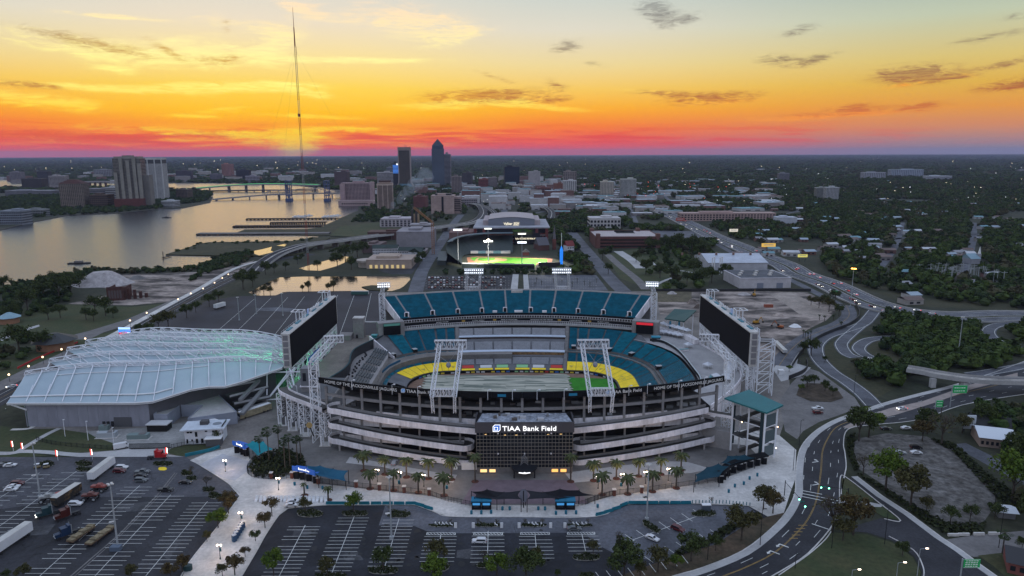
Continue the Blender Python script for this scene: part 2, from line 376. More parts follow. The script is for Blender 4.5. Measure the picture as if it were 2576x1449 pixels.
land('grass_peninsula',[(416.5,642),(436,636),(474,624),(506,614),(526,611),(736,608),(786,598),(830,600),(760,640),(690,650),(640,645),(559,645)],marsh,1.2)
land('marsh_shore',[(594,587),(616,578.5),(771,577.5),(809,573),(821,566),(844,556),(856,549.5),(880,540),(960,545),(960,580),(860,592),(800,594),(700,590)],marsh,1.0)
area('marsh_pool',[(626,636),(661,629),(684,623),(681,633),(690,636),(652,645)],wpond,1.25)
area('marsh_pool',[(696,620),(724,614),(716,622)],wpond,1.25)
area('retention_pond',[(626,736),(655,721),(669,712),(690,704),(704,698),(761,696),(1030,695),(1032,703),(1026,710),(1016,720),(1006,726),(986,732),(929,732),(721,734),(709,737),(694,743),(646,744)],wpond,0.05)
MB().prism([g(*p)for p in[(910,723),(935,719),(962,720),(978,727),(968,733),(930,731)]],0,0.7).out('pond_island',marsh,kind='structure')
area('small_pond',[(752,675),(790,664),(840,650),(870,645),(884,648),(878,656),(845,670),(806,681),(770,680)],wpond,0.05)
area('riverfront_yard',[(150,712),(190,697),(295,690),(520,684),(590,668),(640,655),(600,690),(540,722),(455,757),(330,768),(170,765),(300,735),(250,722)],dirt,0.05)
area('riverside_lawn',[(0,780),(180,766),(330,772),(440,762),(360,800),(250,838),(180,850),(60,860),(-60,880),(-60,790)],grass,0.06)
area('south_lawn',[(-60,900),(180,850),(250,840),(345,826),(225,870),(60,950),(-60,985)],grass,0.08)
area('riverside_path',[(572,695),(475,737),(318,804),(230,831),(172,846),(185,855),(225,854),(262,836),(350,809),(490,744),(575,699)],conc_d,0.12)
area('park_path',[(-20,860),(60,828),(98,817),(100,821),(62,834),(-20,868)],conc,0.11)
area('walkway',[(110,955),(60,985),(0,1010),(-60,1030),(-60,990),(60,930),(150,890),(190,868),(200,872)],conc_d,0.10)
road('bayfront_road',[(790,640),(740,646),(690,655),(640,673),(590,697),(525,729),(425,784),(340,832),(240,880),(110,945),(20,992),(-140,1080)],15,asph,0.14)
road('riverside_sidewalk',[(720,643),(680,650),(644,659),(600,672),(562,690),(500,727),(420,770),(333,817),(240,866)],5.5,conc_l,0.16)
for o in(-3.6,0,3.6):
 p=offs(smooth_path([g(*q)for q in[(640,673),(590,697),(525,729),(425,784),(340,832),(240,880),(110,945),(20,992),(-140,1080)]],5),o)
 strip('lane_line',p,0.22,paint_y if o==0 else paint,0.18)
area('south_parking_lot',[(644,745),(696,743),(712,735),(760,733.5),(950,731),(975,760),(960,880),(840,930),(560,930),(330,868),(345,843),(430,797),(520,757),(600,745)],mat('lot_asphalt',(0.034,0.033,0.04),0.8,0.24,0.03,fine=(0.9,0.18)),0.05)
lot_mb=MB()
for k in range(9):
 a=g(470+k*62,900-k*4); b=g(640+k*42,752-k*2); lot_mb.deck(offs([a,b],.12),offs([a,b],-.12),0.08,0.08)
lot_mb.out('parking_lines',paint,kind='structure')
area('worn_lot_patch',[(644,775),(700,773),(742,776),(738,785),(690,783),(644,781)],asph_old,0.07)
struct('stadium_apron',[g(*p)for p in[(940,735),(1650,733),(1740,770),(1900,870),(1985,950),(1990,1010),(1960,1100),(1940,1150),(1800,1210),(640,1210),(480,1160),(300,1140),(60,1135),(60,1080),(560,960),(700,900),(860,860)]],mat('apron_concrete',(0.175,0.158,0.147),0.88,0.3,0.05,fine=(0.8,0.14)),0.02,hole)
area('plaza',[(478,1158),(520,1140),(600,1122),(640,1130),(700,1120),(1000,1150),(1288,1180),(1600,1140),(1790,1095),(1880,1080),(1960,1095),(2003,1132),(2000,1207),(1988,1240),(1972,1290),(1932,1300),(1883,1273),(1738,1267),(1580,1269),(1500,1300),(1131,1300),(1094,1289),(1044,1271),(919,1271),(824,1271),(726,1279),(699,1299),(669,1344),(644,1389),(600,1470),(450,1470),(475,1414),(547,1324),(602,1248),(575,1218),(545,1197),(500,1169)],conc_l,0.05)
area('inner_plaza',[(600,1128),(660,1180),(740,1200),(799,1217),(869,1224),(1000,1240),(1080,1248),(1181,1270),(1400,1272),(1473,1266),(1545,1247),(1733,1221),(1810,1208),(1925,1165),(1880,1120),(1700,1110),(1400,1140),(1100,1140),(800,1110),(680,1090)],paver,0.09)
area('paving_band',[(880,1150),(1105,1190),(1150,1195),(1140,1215),(960,1175),(870,1165)],conc,0.12)
area('paving_band',[(1420,1190),(1660,1160),(1730,1163),(1790,1180),(1740,1190),(1560,1205),(1440,1215)],conc,0.12)
area('entrance_paving',[(1195,1208),(1440,1208),(1480,1268),(1160,1268)],mat('purple_brick_paving',(0.16,0.12,0.14),0.85,0.15,0.3),0.13)
area('walk_stripe',[(500,1170),(560,1142),(640,1165),(640,1172),(590,1210),(545,1198)],mat('blue_grey_concrete',(0.42,0.42,0.45),0.85,0.15,0.1,fine=(.5,.12)),0.12)
area('west_parking_lot',[(-120,1152),(0,1150),(120,1151),(300,1151),(465,1148),(500,1171),(545,1199),(575,1220),(600,1248),(547,1324),(475,1414),(440,1480),(-260,1480)],asph,0.07)
area('worn_lot_patch',[(-120,1152),(0,1150),(300,1151),(465,1148),(500,1171),(545,1199),(575,1220),(600,1248),(560,1249),(470,1251),(260,1251),(160,1260),(-140,1300)],mat('greyer_asphalt',(0.066,0.066,0.077),0.85,0.28,0.06,fine=(.8,.25)),0.10)
area('front_parking_lot',[(726,1280),(824,1272),(919,1272),(1044,1272),(1094,1290),(1131,1301),(1500,1301),(1580,1270),(1738,1268),(1883,1274),(1932,1300),(1900,1340),(1800,1400),(1700,1440),(1640,1480),(570,1480),(610,1449),(645,1391),(670,1346),(700,1301)],asph_new,0.07)
area('worn_lot_patch',[(969,1272.5),(953,1322),(1043,1324),(1074,1337),(1140,1342),(1240,1342),(1400,1341),(1470,1341),(1500,1370),(1540,1390),(1590,1405),(1680,1412),(1800,1380),(1870,1335),(1905,1292),(1882,1275),(1738,1269),(1581,1271),(1500,1302),(1131,1302),(1094,1291),(1044,1273)],asph_old,0.10)
area('road_verge',[(1560,1449),(1700,1400),(1800,1370),(1870,1325),(1932,1300),(1975,1290),(1935,1334),(1866,1386),(1766,1428),(1700,1449),(1640,1480),(1540,1480)],mat('mulch_verge',(0.04,0.036,0.022),0.95,col2=(0.11,0.075,0.05),vs=0.09,fine=(.6,.3)),0.14)
bay=MB(); oil=MB(); gq=random.Random(4)
def blot(x,y,r):
 a0=gq.random()*6; oil.face(*[(x+r*gq.uniform(.6,1.3)*math.cos(a0+k*.785),y+r*gq.uniform(.6,1.3)*math.sin(a0+k*.785),.128)for k in range(8)])
def crack(x,y,n,s):
 a=gq.random()*6.28; P=[(x,y)]
 for k in range(n):a+=gq.uniform(-.5,.5); x+=s*math.cos(a); y+=s*math.sin(a); P.append((x,y))
 oil.deck(offs(P,-.07),offs(P,.07),.127,.127)
def bays(a,b,n,half,ends=(0,1)):
 A,B=Vector(g(*a)),Vector(g(*b)); d=(B-A); bay.deck(offs([A,B],.09),offs([A,B],-.09),0.135,0.135)
 for k in range(n):
  p=A+d*(k+0.5)/n
  for s in half:
   if gq.random()<.6:q=p+d*.5/n; blot(q.x+s*gq.uniform(.45,.8),q.y,gq.uniform(.3,.85))
   if gq.random()<.06:continue
   bay.deck([(p.x,p.y-.08),(p.x+s,p.y-.08)],[(p.x,p.y+.08),(p.x+s,p.y+.08)],0.14,0.14)
for a,b,n in(((768,1322),(700,1455),15),((891,1300),(835,1442),16),((1004,1305),(967,1430),14),((1109,1346),(1098,1418),8),((1228,1336),(1226,1420),9),((1346,1346),(1352,1410),7),((1464,1345),(1474,1392),5)):
 bays(a,b,n,(-5.4,5.4))
for a,b,n in(((193,1186),(-30,1345),17),((352,1222),(100,1450),22),((430,1245),(225,1465),22),((522,1262),(350,1470),22),((100,1190),(-60,1290),9)):
 bays(a,b,n,(-5.4,5.4))
for i in range(7):
 for(x,y),s in(((1572,1345),0),((1605,1382),1)):
  a=(x+i*28.5+s*10,y-i*10.5+s*14); A=g(*a); B=g(a[0]+28,a[1]+20); bay.deck(offs([A,B],.09),offs([A,B],-.09),0.14,0.14)
A,B=g(1576,1365),g(1752,1300); bay.deck(offs([A,B],.1),offs([A,B],-.1),0.145,0.145)
for i in range(9):
 A=g(1498+i*27,1440-i*3.5-(i>4)*(i-4)*4); B=g(1515+i*27,1462-i*3.5-(i>4)*(i-4)*4); bay.deck(offs([A,B],.09),offs([A,B],-.09),0.145,0.145)
for x0,x1,y in((1074,1145,1343.5),(1192,1264,1343.5),(1310,1382,1343),(1428,1496,1342.5)):
 a,b,c,d=Vector(g(x0,y-2.6)),Vector(g(x1,y-2.6)),Vector(g(x1+.5,y+2.8)),Vector(g(x0-.5,y+2.8))
 for p,q in((a,b),(b,c),(c,d),(d,a)):bay.deck(offs([p,q],.12),offs([p,q],-.12),0.15,0.15)
 for k in range(9):p,q=a+(b-a)*k/9,d+(c-d)*(k+1)/9; bay.deck(offs([p,q],.1),offs([p,q],-.1),0.15,0.15)
bay.out('parking_lines',paint,kind='structure')
for k in range(70):crack(*g(gq.uniform(10,430),gq.uniform(1190,1430)),gq.randint(4,12),1.5)
for k in range(60):crack(*g(gq.uniform(720,1480),gq.uniform(1350,1440)),gq.randint(4,9),1.3)
for k in range(50):blot(*g(gq.uniform(740,1480),gq.uniform(1330,1440)),gq.uniform(.5,1.5))
oil.out('oil_stains',mat('oil_stain',(.016,.016,.018),.6),kind='structure')
strip('drain_line',[g(176,1452),(g(300,1345)),g(395,1247),g(440,1190)],.5,conc_d,0.13); strip('drain_line',[g(186,1452),(g(306,1345)),g(402,1247),g(446,1190)],.3,conc_d,0.13)
def kerb(D,w=0.35,h=0.16,z=0.05,n=4):MB().wall(smooth_path([g(*p)for p in D],n),z,z+h,w).out('kerb',conc_l,kind='structure')
kerb([(478,1159),(500,1170),(545,1198),(576,1219),(598,1236),(603,1247),(590,1268),(547,1325),(475,1415),(440,1479)])
kerb([(610,1449),(645,1390),(670,1345),(700,1300),(712,1288),(728,1279.5),(824,1271.5),(919,1271.5),(1044,1271.5),(1094,1289.5),(1131,1300.5),(1288,1301.5),(1500,1300.5),(1580,1269.5),(1738,1267.5),(1883,1273.5),(1905,1283)])
left=[(2600,900),(2500,937),(2396,969),(2300,993),(2215,1016),(2170,1032),(2109,1052),(2070,1071),(2042,1091),(2020,1115),(2008,1140),(2002,1175),(2000,1208),(1998,1243),(1975,1290),(1934,1334),(1866,1386),(1766,1428),(1700,1447),(1600,1480)]
right=[(2640,985),(2540,998),(2420,1020),(2330,1052),(2270,1063),(2210,1068),(2150,1075),(2128,1088),(2123,1119),(2126,1135),(2128,1150),(2130,1175),(2125,1200),(2114,1262),(2104,1300),(2088,1334),(2034,1394),(1980,1430),(1940,1453),(1880,1490)]
bl,br_=smooth_path([g(*p)for p in left],3),smooth_path([g(*p)for p in right],3)
MB().deck(bl,br_,0.06,0.06).out('boulevard',asph,kind='structure')
MB().wall(bl,0.04,0.2,0.4).out('kerb',conc_l,kind='structure'); MB().wall(br_,0.04,0.2,-0.4).out('kerb',conc_l,kind='structure')
MB().deck(offs(bl,0.4),offs(bl,2.8),0.16,0.16).out('pavement',conc,kind='structure')
def between(t):return[(a[0]+(b[0]-a[0])*t,a[1]+(b[1]-a[1])*t)for a,b in zip(bl,br_)]
mk=MB()
def dash(p,w,z,on=1,off=0):
 a,b=offs(p,w/2),offs(p,-w/2)
 for k in range(0,len(p)-1):
  if k%(on+off)<on:mk.deck([b[k],b[k+1]],[a[k],a[k+1]],z,z)
def dens(p,s):
 o=[]
 for a,b in zip(p,p[1:]):
  n=max(1,int(math.hypot(b[0]-a[0],b[1]-a[1])/s)); o+=[(a[0]+(b[0]-a[0])*k/n,a[1]+(b[1]-a[1])*k/n)for k in range(n)]
 return o+[p[-1]]
for t in(0.17,0.33,0.68,0.84):dash(dens(between(t),3.2),.18,0.1,1,3)
dash(between(0.015),.15,0.1); dash(between(0.985),.15,0.1)
for x0,y0,x1,y1 in((1999,1231,2068,1244),(1998,1238,2112,1261),(1995,1245,2110,1268),(2042,1318,2090,1334)):
 A,B=g(x0,y0),g(x1,y1); mk.deck(offs([A,B],.22),offs([A,B],-.22),0.11,0.11)
def arrow(x,y,ang,s=1.0):
 X,Y=g(x,y); c,n=math.cos(ang),math.sin(ang)
 T=lambda a,b:(X+(a*c-b*n)*s,Y+(a*n+b*c)*s,0.112)
 mk.face(T(-1.8,-.18),T(.6,-.18),T(.6,.18),T(-1.8,.18)); mk.face(T(.3,.18),T(.3,1.0),T(.7,1.0),T(.7,.18)); mk.face(T(.0,1.0),T(1.0,1.0),T(.5,1.9))
for x,y,a in((2055,1162,.3),(2056,1219,.3),(1966,1371,2.4),(1943,1388,2.4)):arrow(x,y,a,1.3)
mk.out('lane_lines',paint,kind='structure')
mk=MB(); dash(between(0.49),.16,0.1); dash(between(0.51),.16,0.105)
for k in range(5):
 A,B=g(2008+(-5.5)*k,1322+k*8.2),g(2031-6*k,1322+k*8.2); mk.deck(offs([A,B],.18),offs([A,B],-.18),0.11,0.11)
mk.out('centre_lines',paint_y,kind='structure')
area('boulevard_median',[(2560,938),(2440,968),(2320,1010),(2240,1027),(2170,1050),(2120,1075),(2134,1079),(2190,1060),(2260,1042),(2350,1014),(2450,978),(2560,950)],mat('pinkish_concrete',(0.3,0.25,0.23),.9,.15,.2),0.13)
for D_ in([(740,1335),(800,1330),(790,1345),(735,1350)],[(1150,1385),(1190,1380),(1188,1408),(1148,1404)],[(860,1392),(900,1388),(915,1410),(868,1412)],[(60,1330),(140,1318),(120,1345),(50,1350)],[(300,1270),(380,1262),(370,1285),(290,1290)],[(410,1400),(440,1360),(455,1362),(425,1410)]):area('asphalt_patch',D_,mat('patch_asphalt',(.06,.06,.066),.9,.3,.15,fine=(.9,.3)),.115)
area('worn_lane',[(2044,1092),(2078,1070),(2120,1048),(2130,1050),(2090,1070),(2055,1095)],conc,0.09)
sl_l=[(2132,1204),(2207,1262),(2264,1309),(2300,1335),(2350,1372),(2400,1412),(2440,1449),(2470,1480)]; sl_r=[(2157,1199),(2219,1247),(2290,1293),(2369,1352),(2420,1385),(2466,1420),(2507,1449),(2550,1480)]
MB().deck([g(*p)for p in sl_l],[g(*p)for p in sl_r],0.08,0.08).out('slip_road',asph,kind='structure')
area('side_street',[(2110,1335),(2215,1304),(2264,1309),(2320,1350),(2400,1412),(2470,1480),(2310,1480),(2320,1440),(2300,1400),(2250,1362),(2180,1340)],asph,0.075)
MB().wall([g(*p)for p in sl_r],0.05,0.22,-0.4).out('kerb',conc_l,kind='structure')
MB().deck(offs([g(*p)for p in sl_r],-0.4),offs([g(*p)for p in sl_r],-2.6),0.18,0.18).out('pavement',conc,kind='structure')
area('traffic_island',[(2117,1203),(2132,1206),(2200,1258),(2190,1264),(2118,1258)],grass,0.2)
area('traffic_island',[(2180,1276),(2222,1277),(2262,1309),(2224,1302)],grass,0.2)
area('island_path',[(2116,1260),(2190,1265),(2225,1272),(2215,1277),(2170,1275),(2112,1266)],conc,0.22)
kerb([(2113,1264),(2115,1203),(2130,1203),(2207,1263),(2264,1310),(2224,1305)])
area('corner_lawn',[(1950,1480),(1960,1449),(2034,1398),(2092,1340),(2180,1345),(2245,1366),(2296,1402),(2316,1440),(2306,1480)],grass,0.12)
kerb([(1960,1449),(2034,1397),(2076,1360),(2092,1338)]); kerb([(2235,1350),(2296,1384),(2318,1420),(2322,1449),(2306,1480)])
area('cross_street',[(2380,1358),(2440,1348),(2640,1330),(2640,1375),(2450,1402),(2425,1395)],conc_d,0.09)
area('corner_verge',[(2460,1398),(2640,1378),(2640,1480),(2560,1480),(2500,1425)],grass,0.1)
gravel=mat('gravel_lot',(0.055,0.048,0.042),0.95,col2=(0.175,0.165,0.16),vs=0.16,fine=(.45,.55),lo=.3,hi=.75,det=12)
area('gravel_lot',[(2136,1120),(2165,1102),(2230,1090),(2330,1098),(2400,1130),(2450,1170),(2500,1215),(2505,1270),(2470,1320),(2400,1330),(2330,1300),(2230,1225),(2160,1180)],gravel,0.05)
area('back_street',[(2390,1118),(2430,1115),(2530,1165),(2600,1200),(2600,1235),(2520,1190)],asph_old,0.06)
area('turnaround',[(1960,1010),(1990,965),(2030,925),(2060,935),(2150,1000),(2165,1024),(2110,1045),(2060,1062),(2020,1085),(2005,1105),(1975,1085)],conc_d,0.05)
area('turnaround_island',[(2003,995),(2010,975),(2030,964),(2070,966),(2110,985),(2122,1002),(2090,1012),(2040,1010)],mat('mulch',(0.06,0.045,0.032),.95,.4,.2,fine=(.5,.3)),0.2)
area('demolition_site',[(1650,735),(1930,733),(2030,735),(2110,775),(2080,805),(2030,830),(2000,870),(1960,905),(1960,960),(2010,940),(2015,905),(1990,940),(1900,900),(1780,800),(1660,790)],dirt,0.05)
area('sandy_ground',[(1932,738),(1990,735),(2050,765),(2095,785),(2060,800),(2010,790),(1975,765)],mat('pale_sand',(0.38,0.32,0.28),.95,col2=(.2,.17,.15),vs=.06,fine=(.4,.2)),0.07)
area('site_drive',[(1960,905),(1985,870),(2030,845),(2060,833),(2070,838),(2030,858),(2010,885),(2005,915),(2040,925),(2020,945),(1965,960),(1945,930)],conc,0.08)
area('stadium_yard',[(1640,733),(1740,733),(1740,760),(1650,760)],mat('dry_grass',(0.10,0.085,0.055),.95,.3,.1,fine=(.4,.2)),0.08)
fw=[(1610,520),(1650,530),(1679,539),(1711,554),(1755,576),(1799,598),(1855,620),(1914,645),(1974,669),(2007,689),(2082,716),(2144,746),(2197,768),(2290,790),(2420,800),(2540,797),(2700,800)]
fwp=smooth_path([g(*p)for p in fw],4)
strip('freeway',fwp,33,asph_old,0.6); strip('freeway_median',fwp,3.0,marsh,0.64)
for o in(-16.4,16.4):MB().wall(offs(fwp,o),0.2,1.5,.4).out('freeway_barrier',conc,kind='structure')
mk=MB()
for o in(-14,-2.4,2.4,14):dash(offs(fwp,o),.35,0.66)
for o in(-10,-6,6,10):dash(dens(offs(fwp,o),5),.25,0.66,1,2)
mk.out('lane_lines',paint,kind='structure')
ramps=[([(2200,782),(2172,814),(2132,829),(2082,845),(2058,862),(2052,881),(2062,906),(2092,936),(2132,962),(2169,990),(2200,1022)],10),([(2169,816),(2142,838),(2121,858),(2117,871),(2130,890),(2152,900)],9),([(2270,850),(2242,849),(2192,854),(2168,865),(2160,878),(2172,891),(2190,900)],9),([(2600,815),(2560,814),(2510,818),(2487,832),(2500,853),(2544,872),(2610,890)],9),([(2440,944),(2500,935),(2580,920),(2650,905)],9),([(2180,901),(2215,915),(2240,922)],9)]
for zz_,(D,w)in enumerate(ramps):
 p=smooth_path([g(*q)for q in D],5); zz_=.02*zz_; strip('ramp_road',p,w,asph_old,0.1+zz_); mk=MB(); dash(offs(p,w/2-1),.3,0.24); dash(offs(p,-w/2+1),.3,0.24); mk.out('lane_lines',paint,kind='structure')
fr_p=smooth_path([g(*q)for q in[(2128,768),(2136,785),(2132,800),(2107,817),(2072,830),(2037,845),(2010,862),(1985,885),(1960,920)]],5); strip('frontage_road',fr_p,11,asph_old,0.09)
mk=MB(); dash(fr_p,.25,0.13); mk.out('centre_lines',paint_y,kind='structure')
MB().wall(offs(fr_p,7),0.0,2.4,.3).out('site_fence',dark,None,'long dark screen fence along the curving frontage road beside the dirt site','fence')
road('frontage_road',[(1800,612),(1850,640),(1920,675),(1990,705),(2060,740),(2110,765)],8,asph_old,0.08)
area('interchange_grass',[(2060,880),(2110,850),(2160,840),(2250,860),(2300,900),(2280,960),(2200,1005),(2120,950)],marsh,0.04)
area('roadside_grass',[(2100,700),(2300,770),(2560,785),(2560,760),(2300,735),(2180,690)],marsh,0.04)
area('north_parking_lot',[(1052,731),(1072,694),(1290,692),(1284,731)],asph,0.06); area('north_parking_lot',[(1332,731),(1330,692),(1500,692),(1530,731)],asph_old,0.06)
area('garden_walk',[(1284,731),(1290,690),(1305,690),(1302,731)],conc,0.08); area('garden_walk',[(1318,731),(1316,690),(1328,690),(1332,731)],conc,0.08)
mk=MB()
for x0,x1 in((1072,1280),(1340,1500)):
 for j in range(5):
  for k in range(26):
   X=g(x0,700+j*6.4); Xe=g(x1,700+j*6.4); x=X[0]+(Xe[0]-X[0])*k/25; mk.box(x,X[1],0.07,.12,5,.02,bottom=False)
mk.out('parking_lines',paint,kind='structure')
road('street',[(1045,735),(1055,700),(1067,673),(1095,631),(1118,597),(1135,570),(1160,540)],14,asph_old,0.07)
area('dark_lot',[(985,690),(1035,690),(1055,665),(1050,655),(960,660),(950,680)],asph,0.05)
road('street',[(1440,585),(1458,608),(1502,661),(1536,701),(1570,735)],15,asph_old,0.07)
road('street',[(1270,540),(1265,510),(1255,480)],14,asph_old,0.07); road('street',[(1690,700),(1760,690),(1810,680)],9,asph_old,0.06)
area('park_lawn',[(1520,640),(1600,625),(1760,640),(1800,660),(1780,720),(1640,730),(1560,700)],grass,0.05)
road('park_path',[(1528,640),(1560,669),(1600,701),(1625,728)],9,conc_d,0.09); road('park_path',[(1555,632),(1590,655),(1612,675)],12,conc,0.08)
road('park_path',[(1640,660),(1660,672),(1720,682),(1760,690)],3,conc,0.10); road('park_path',[(1640,722),(1690,700),(1760,695)],4,conc,0.10)
area('car_park',[(1540,590),(1590,580),(1760,582),(1800,600),(1740,612),(1560,608)],asph_old,0.05)
area('sunlit_field',[(830,595),(855,572),(1000,556),(1035,556),(990,590),(900,598)],grass,1.02)  # open field in the same turf colour as the lawns
area('field_grass',[(1720,612),(1800,632),(1880,650),(1840,658),(1770,645)],grass,0.06); area('roadside_lawn',[(2150,690),(2300,700),(2420,712),(2380,722),(2200,712)],grass,0.06)
for D,w in(([(1300,545),(1420,520),(1500,490),(1560,460)],9),([(1600,560),(1580,520),(1540,480),(1500,440),(1480,420)],9),([(1860,560),(1960,540),(2100,520),(2300,515)],9),([(2000,640),(2120,620),(2260,600),(2420,590),(2580,590)],9),([(2200,690),(2240,640),(2260,600),(2270,560)],8),([(2420,700),(2440,640),(2450,590),(2450,560)],8),([(1490,470),(1700,468),(1900,470),(2200,480)],10),([(1610,410),(1620,425),(1640,450),(1660,480),(1700,520)],10)):
 road('street',D,w,asph_old,0.05)
# ================================================================ the stadium
XS=4.0
def yf(x,c):return c-(x-XS)**2/390
def yn(x,c):return c+(x-XS)**2/390
def arcF(c,x0,x1,n=24):return[(x0+(x1-x0)*k/n,yf(x0+(x1-x0)*k/n,c))for k in range(n+1)]
def arcN(c,x0,x1,n=24):return[(x0+(x1-x0)*k/n,yn(x0+(x1-x0)*k/n,c))for k in range(n+1)]
teal=mat('teal_plastic_seats',(0.005,0.125,0.195),0.55,0.25,0.25,fine=(2.2,0.3),spec=0.3,stretch=(1,1,2.5))
teal2=mat('faded_teal_seats',(0.007,0.165,0.235),0.55,0.28,0.25,fine=(2.2,0.3),stretch=(1,1,2.5))  # lighter teal for the corner and side sections
clubseat=mat('grey_club_seats',(0.37,0.375,0.41),0.6,0.1,0.3,fine=(2.5,0.25))
stepm=mat('stand_concrete',(0.2,0.2,0.21),0.9,0.15,0.2,fine=(1,.15))
aislem=mat('aisle_concrete',(0.13,0.13,0.14),0.9,0.15,0.2)
ramp_d=mat('ramp_deck',(0.09,0.082,0.078),0.9,0.2,0.1,fine=(.8,.12))
para=mat('parapet_concrete',(0.72,0.68,0.71),0.85,0.2,0.15,fine=(.7,.16),stretch=(1,1,.3))
yellow=mat('yellow_tarpaulin',(0.9,0.62,0.01),0.55,0.1,0.3)
shadowy=mat('dark_concourse',(0.014,0.013,0.013),0.9)  # near-black colour stands in for the shade inside concourses and openings
wallm=mat('stadium_wall',(0.27,0.255,0.255),0.85,0.12,0.1,fine=(.6,.1))
blueglow=mat('logo_blue',(0.02,0.12,0.5),0.4,emit=(0.03,0.16,0.6),es=0.5)
whiteglow=mat('lit_white_letters',(0.8,0.8,0.8),0.5,emit=(1,1,1),es=0.9)
letter=mat('white_letters',(0.62,0.62,0.64),0.6,emit=(1,1,1),es=0.05)
ST=thing('stadium','large open football stadium with teal seats, black rim boards and stacked white ramps','stadium',(XS,YC,0))
def part(mb,name,m,parent=None,label=None,kind=None):
 o=mb.out(name,m,parent or ST,label,kind=kind)
 if parent is None:o.location=(-XS,-YC,0)
 return o
fcr,fcl=field_curve(0),field_curve(0,-1)
full=fcr+fcl[::-1]
def bowl_pt(s,o,side):
 pts=CUR[side]; i=min(len(pts)-2,max(0,next((k for k in range(len(pts)-1)if LEN[k+1]>=s),len(pts)-2)))
 t=(s-LEN[i])/(LEN[i+1]-LEN[i]); p,q=pts[i],pts[i+1]; a,b=NRM[side][i],NRM[side][i+1]
 nx,ny=a[0]+(b[0]-a[0])*t,a[1]+(b[1]-a[1])*t; l=math.hypot(nx,ny)
 return(p[0]+(q[0]-p[0])*t+nx/l*o,p[1]+(q[1]-p[1])*t+ny/l*o)
CUR={1:fcr,-1:fcl}; f1={1:field_curve(1),-1:field_curve(1,-1)}
NRM={k:[(b[0]-a[0],b[1]-a[1])for a,b in zip(CUR[k],f1[k])]for k in CUR}
LEN=[0]
for a,b in zip(fcr,fcr[1:]):LEN.append(LEN[-1]+math.hypot(b[0]-a[0],b[1]-a[1]))
SMAX=LEN[-1]
fieldg=MB().flat(full,-8.0)
part(fieldg,'field_surround',mat('clay_track',(0.2,0.12,0.085),0.95,0.2,0.1,fine=(.5,.2)))
part(MB().flat([(33,399),(60,396),(60,350),(33,345)],-7.96),'grass_field',mat('lit_turf',(0.03,0.2,0.012),0.9,0.15,0.15,fine=(.8,.2)))  # bright green is the turf's own colour
tp=MB(); rr=random.Random(3)
nx_,ny_=60,44
ys=[350+(402.5-350)*j/ny_ for j in range(ny_+1)]
hh=[0.25+0.55*rr.random()*(1 if rr.random()>.45 else.2)for _ in ys]
for j in range(ny_):
 for i in range(nx_):
  q=[]
  for a,b in((i,j),(i+1,j),(i+1,j+1),(i,j+1)):
   x=-52+(34+52)*a/nx_+(1.2*math.sin(b*1.7)if a in(0,nx_)else 0); wob=0.8*math.sin(a*.35+b*.6)+.6*math.sin(a*.13-b)
   q.append((x,ys[b]+wob*.6,-7.9+hh[(b+int(a*.12))%len(hh)]))
  tp.face(*q)
part(tp,'field_tarpaulin',mat('grey_field_cover',(0.46,0.44,0.36),0.6,col2=(0.13,0.15,0.12),vs=0.4,stretch=(0.07,1,1),lo=.44,hi=.58))  # dark shading of the wrinkles is painted into the colour as stretched streaks
adw=part(MB().wall(full+[full[0]],-8,-6.5,.3),'field_wall',black)
admats=[mat('panel_red',(0.5,0.05,0.04)),mat('panel_green',(0.25,0.5,0.25)),mat('panel_white',(0.55,0.55,0.55)),mat('panel_blue',(0.05,0.15,0.45)),mat('panel_yellow',(0.7,0.52,0.05))]
for side in(1,-1):
 for k in range(19):
  s=1.5+k*3.1
  if rr.random()<.2:continue
  a,b=bowl_pt(s,-0.35,side),bowl_pt(s+2.2,-0.35,side)
  MB().wall([a,b],-7.7,-6.8,.05).out('banner_panel',admats[rr.choice((0,1,2,2,4,3))],adw)
def sector(side,s0,s1,o0,o1,z0,slope,mseat,name='seating_section',seg=3,gap=.55,row=.84,lab=None):
 st_,se=MB(),MB(); n=int((o1-o0)/row)
 sec=lambda o:max(.3,math.dist(bowl_pt(s0,o,side),bowl_pt(s1,o,side))/(s1-s0))
 def line(o):
  d=gap/sec(o); return[bowl_pt(s0+d+(s1-s0-2*d)*k/seg,o,side)for k in range(seg+1)]
 for i in range(n):
  oa,ob=o0+i*row,o0+(i+1)*row; z=z0+slope*(i*row); zb=z+slope*row
  A,B=line(oa),line(ob); Mq,Nq=line(oa+.38*row),line(oa+.85*row)
  if side<0:A,B,Mq,Nq=A[::-1],B[::-1],Mq[::-1],Nq[::-1]
  st_.deck(A[::-1],B[::-1],z,z); st_.wall(B[::-1],z,zb)
  se.deck(Mq[::-1],Nq[::-1],z+.42,z+.45); se.wall(Nq[::-1],z+.25,z+.95); se.wall(Mq[::-1],z+.3,z+.42)
 p=part(st_,name,stepm,None,lab); se.out('seats',mseat,p,kind='stuff')
 return p
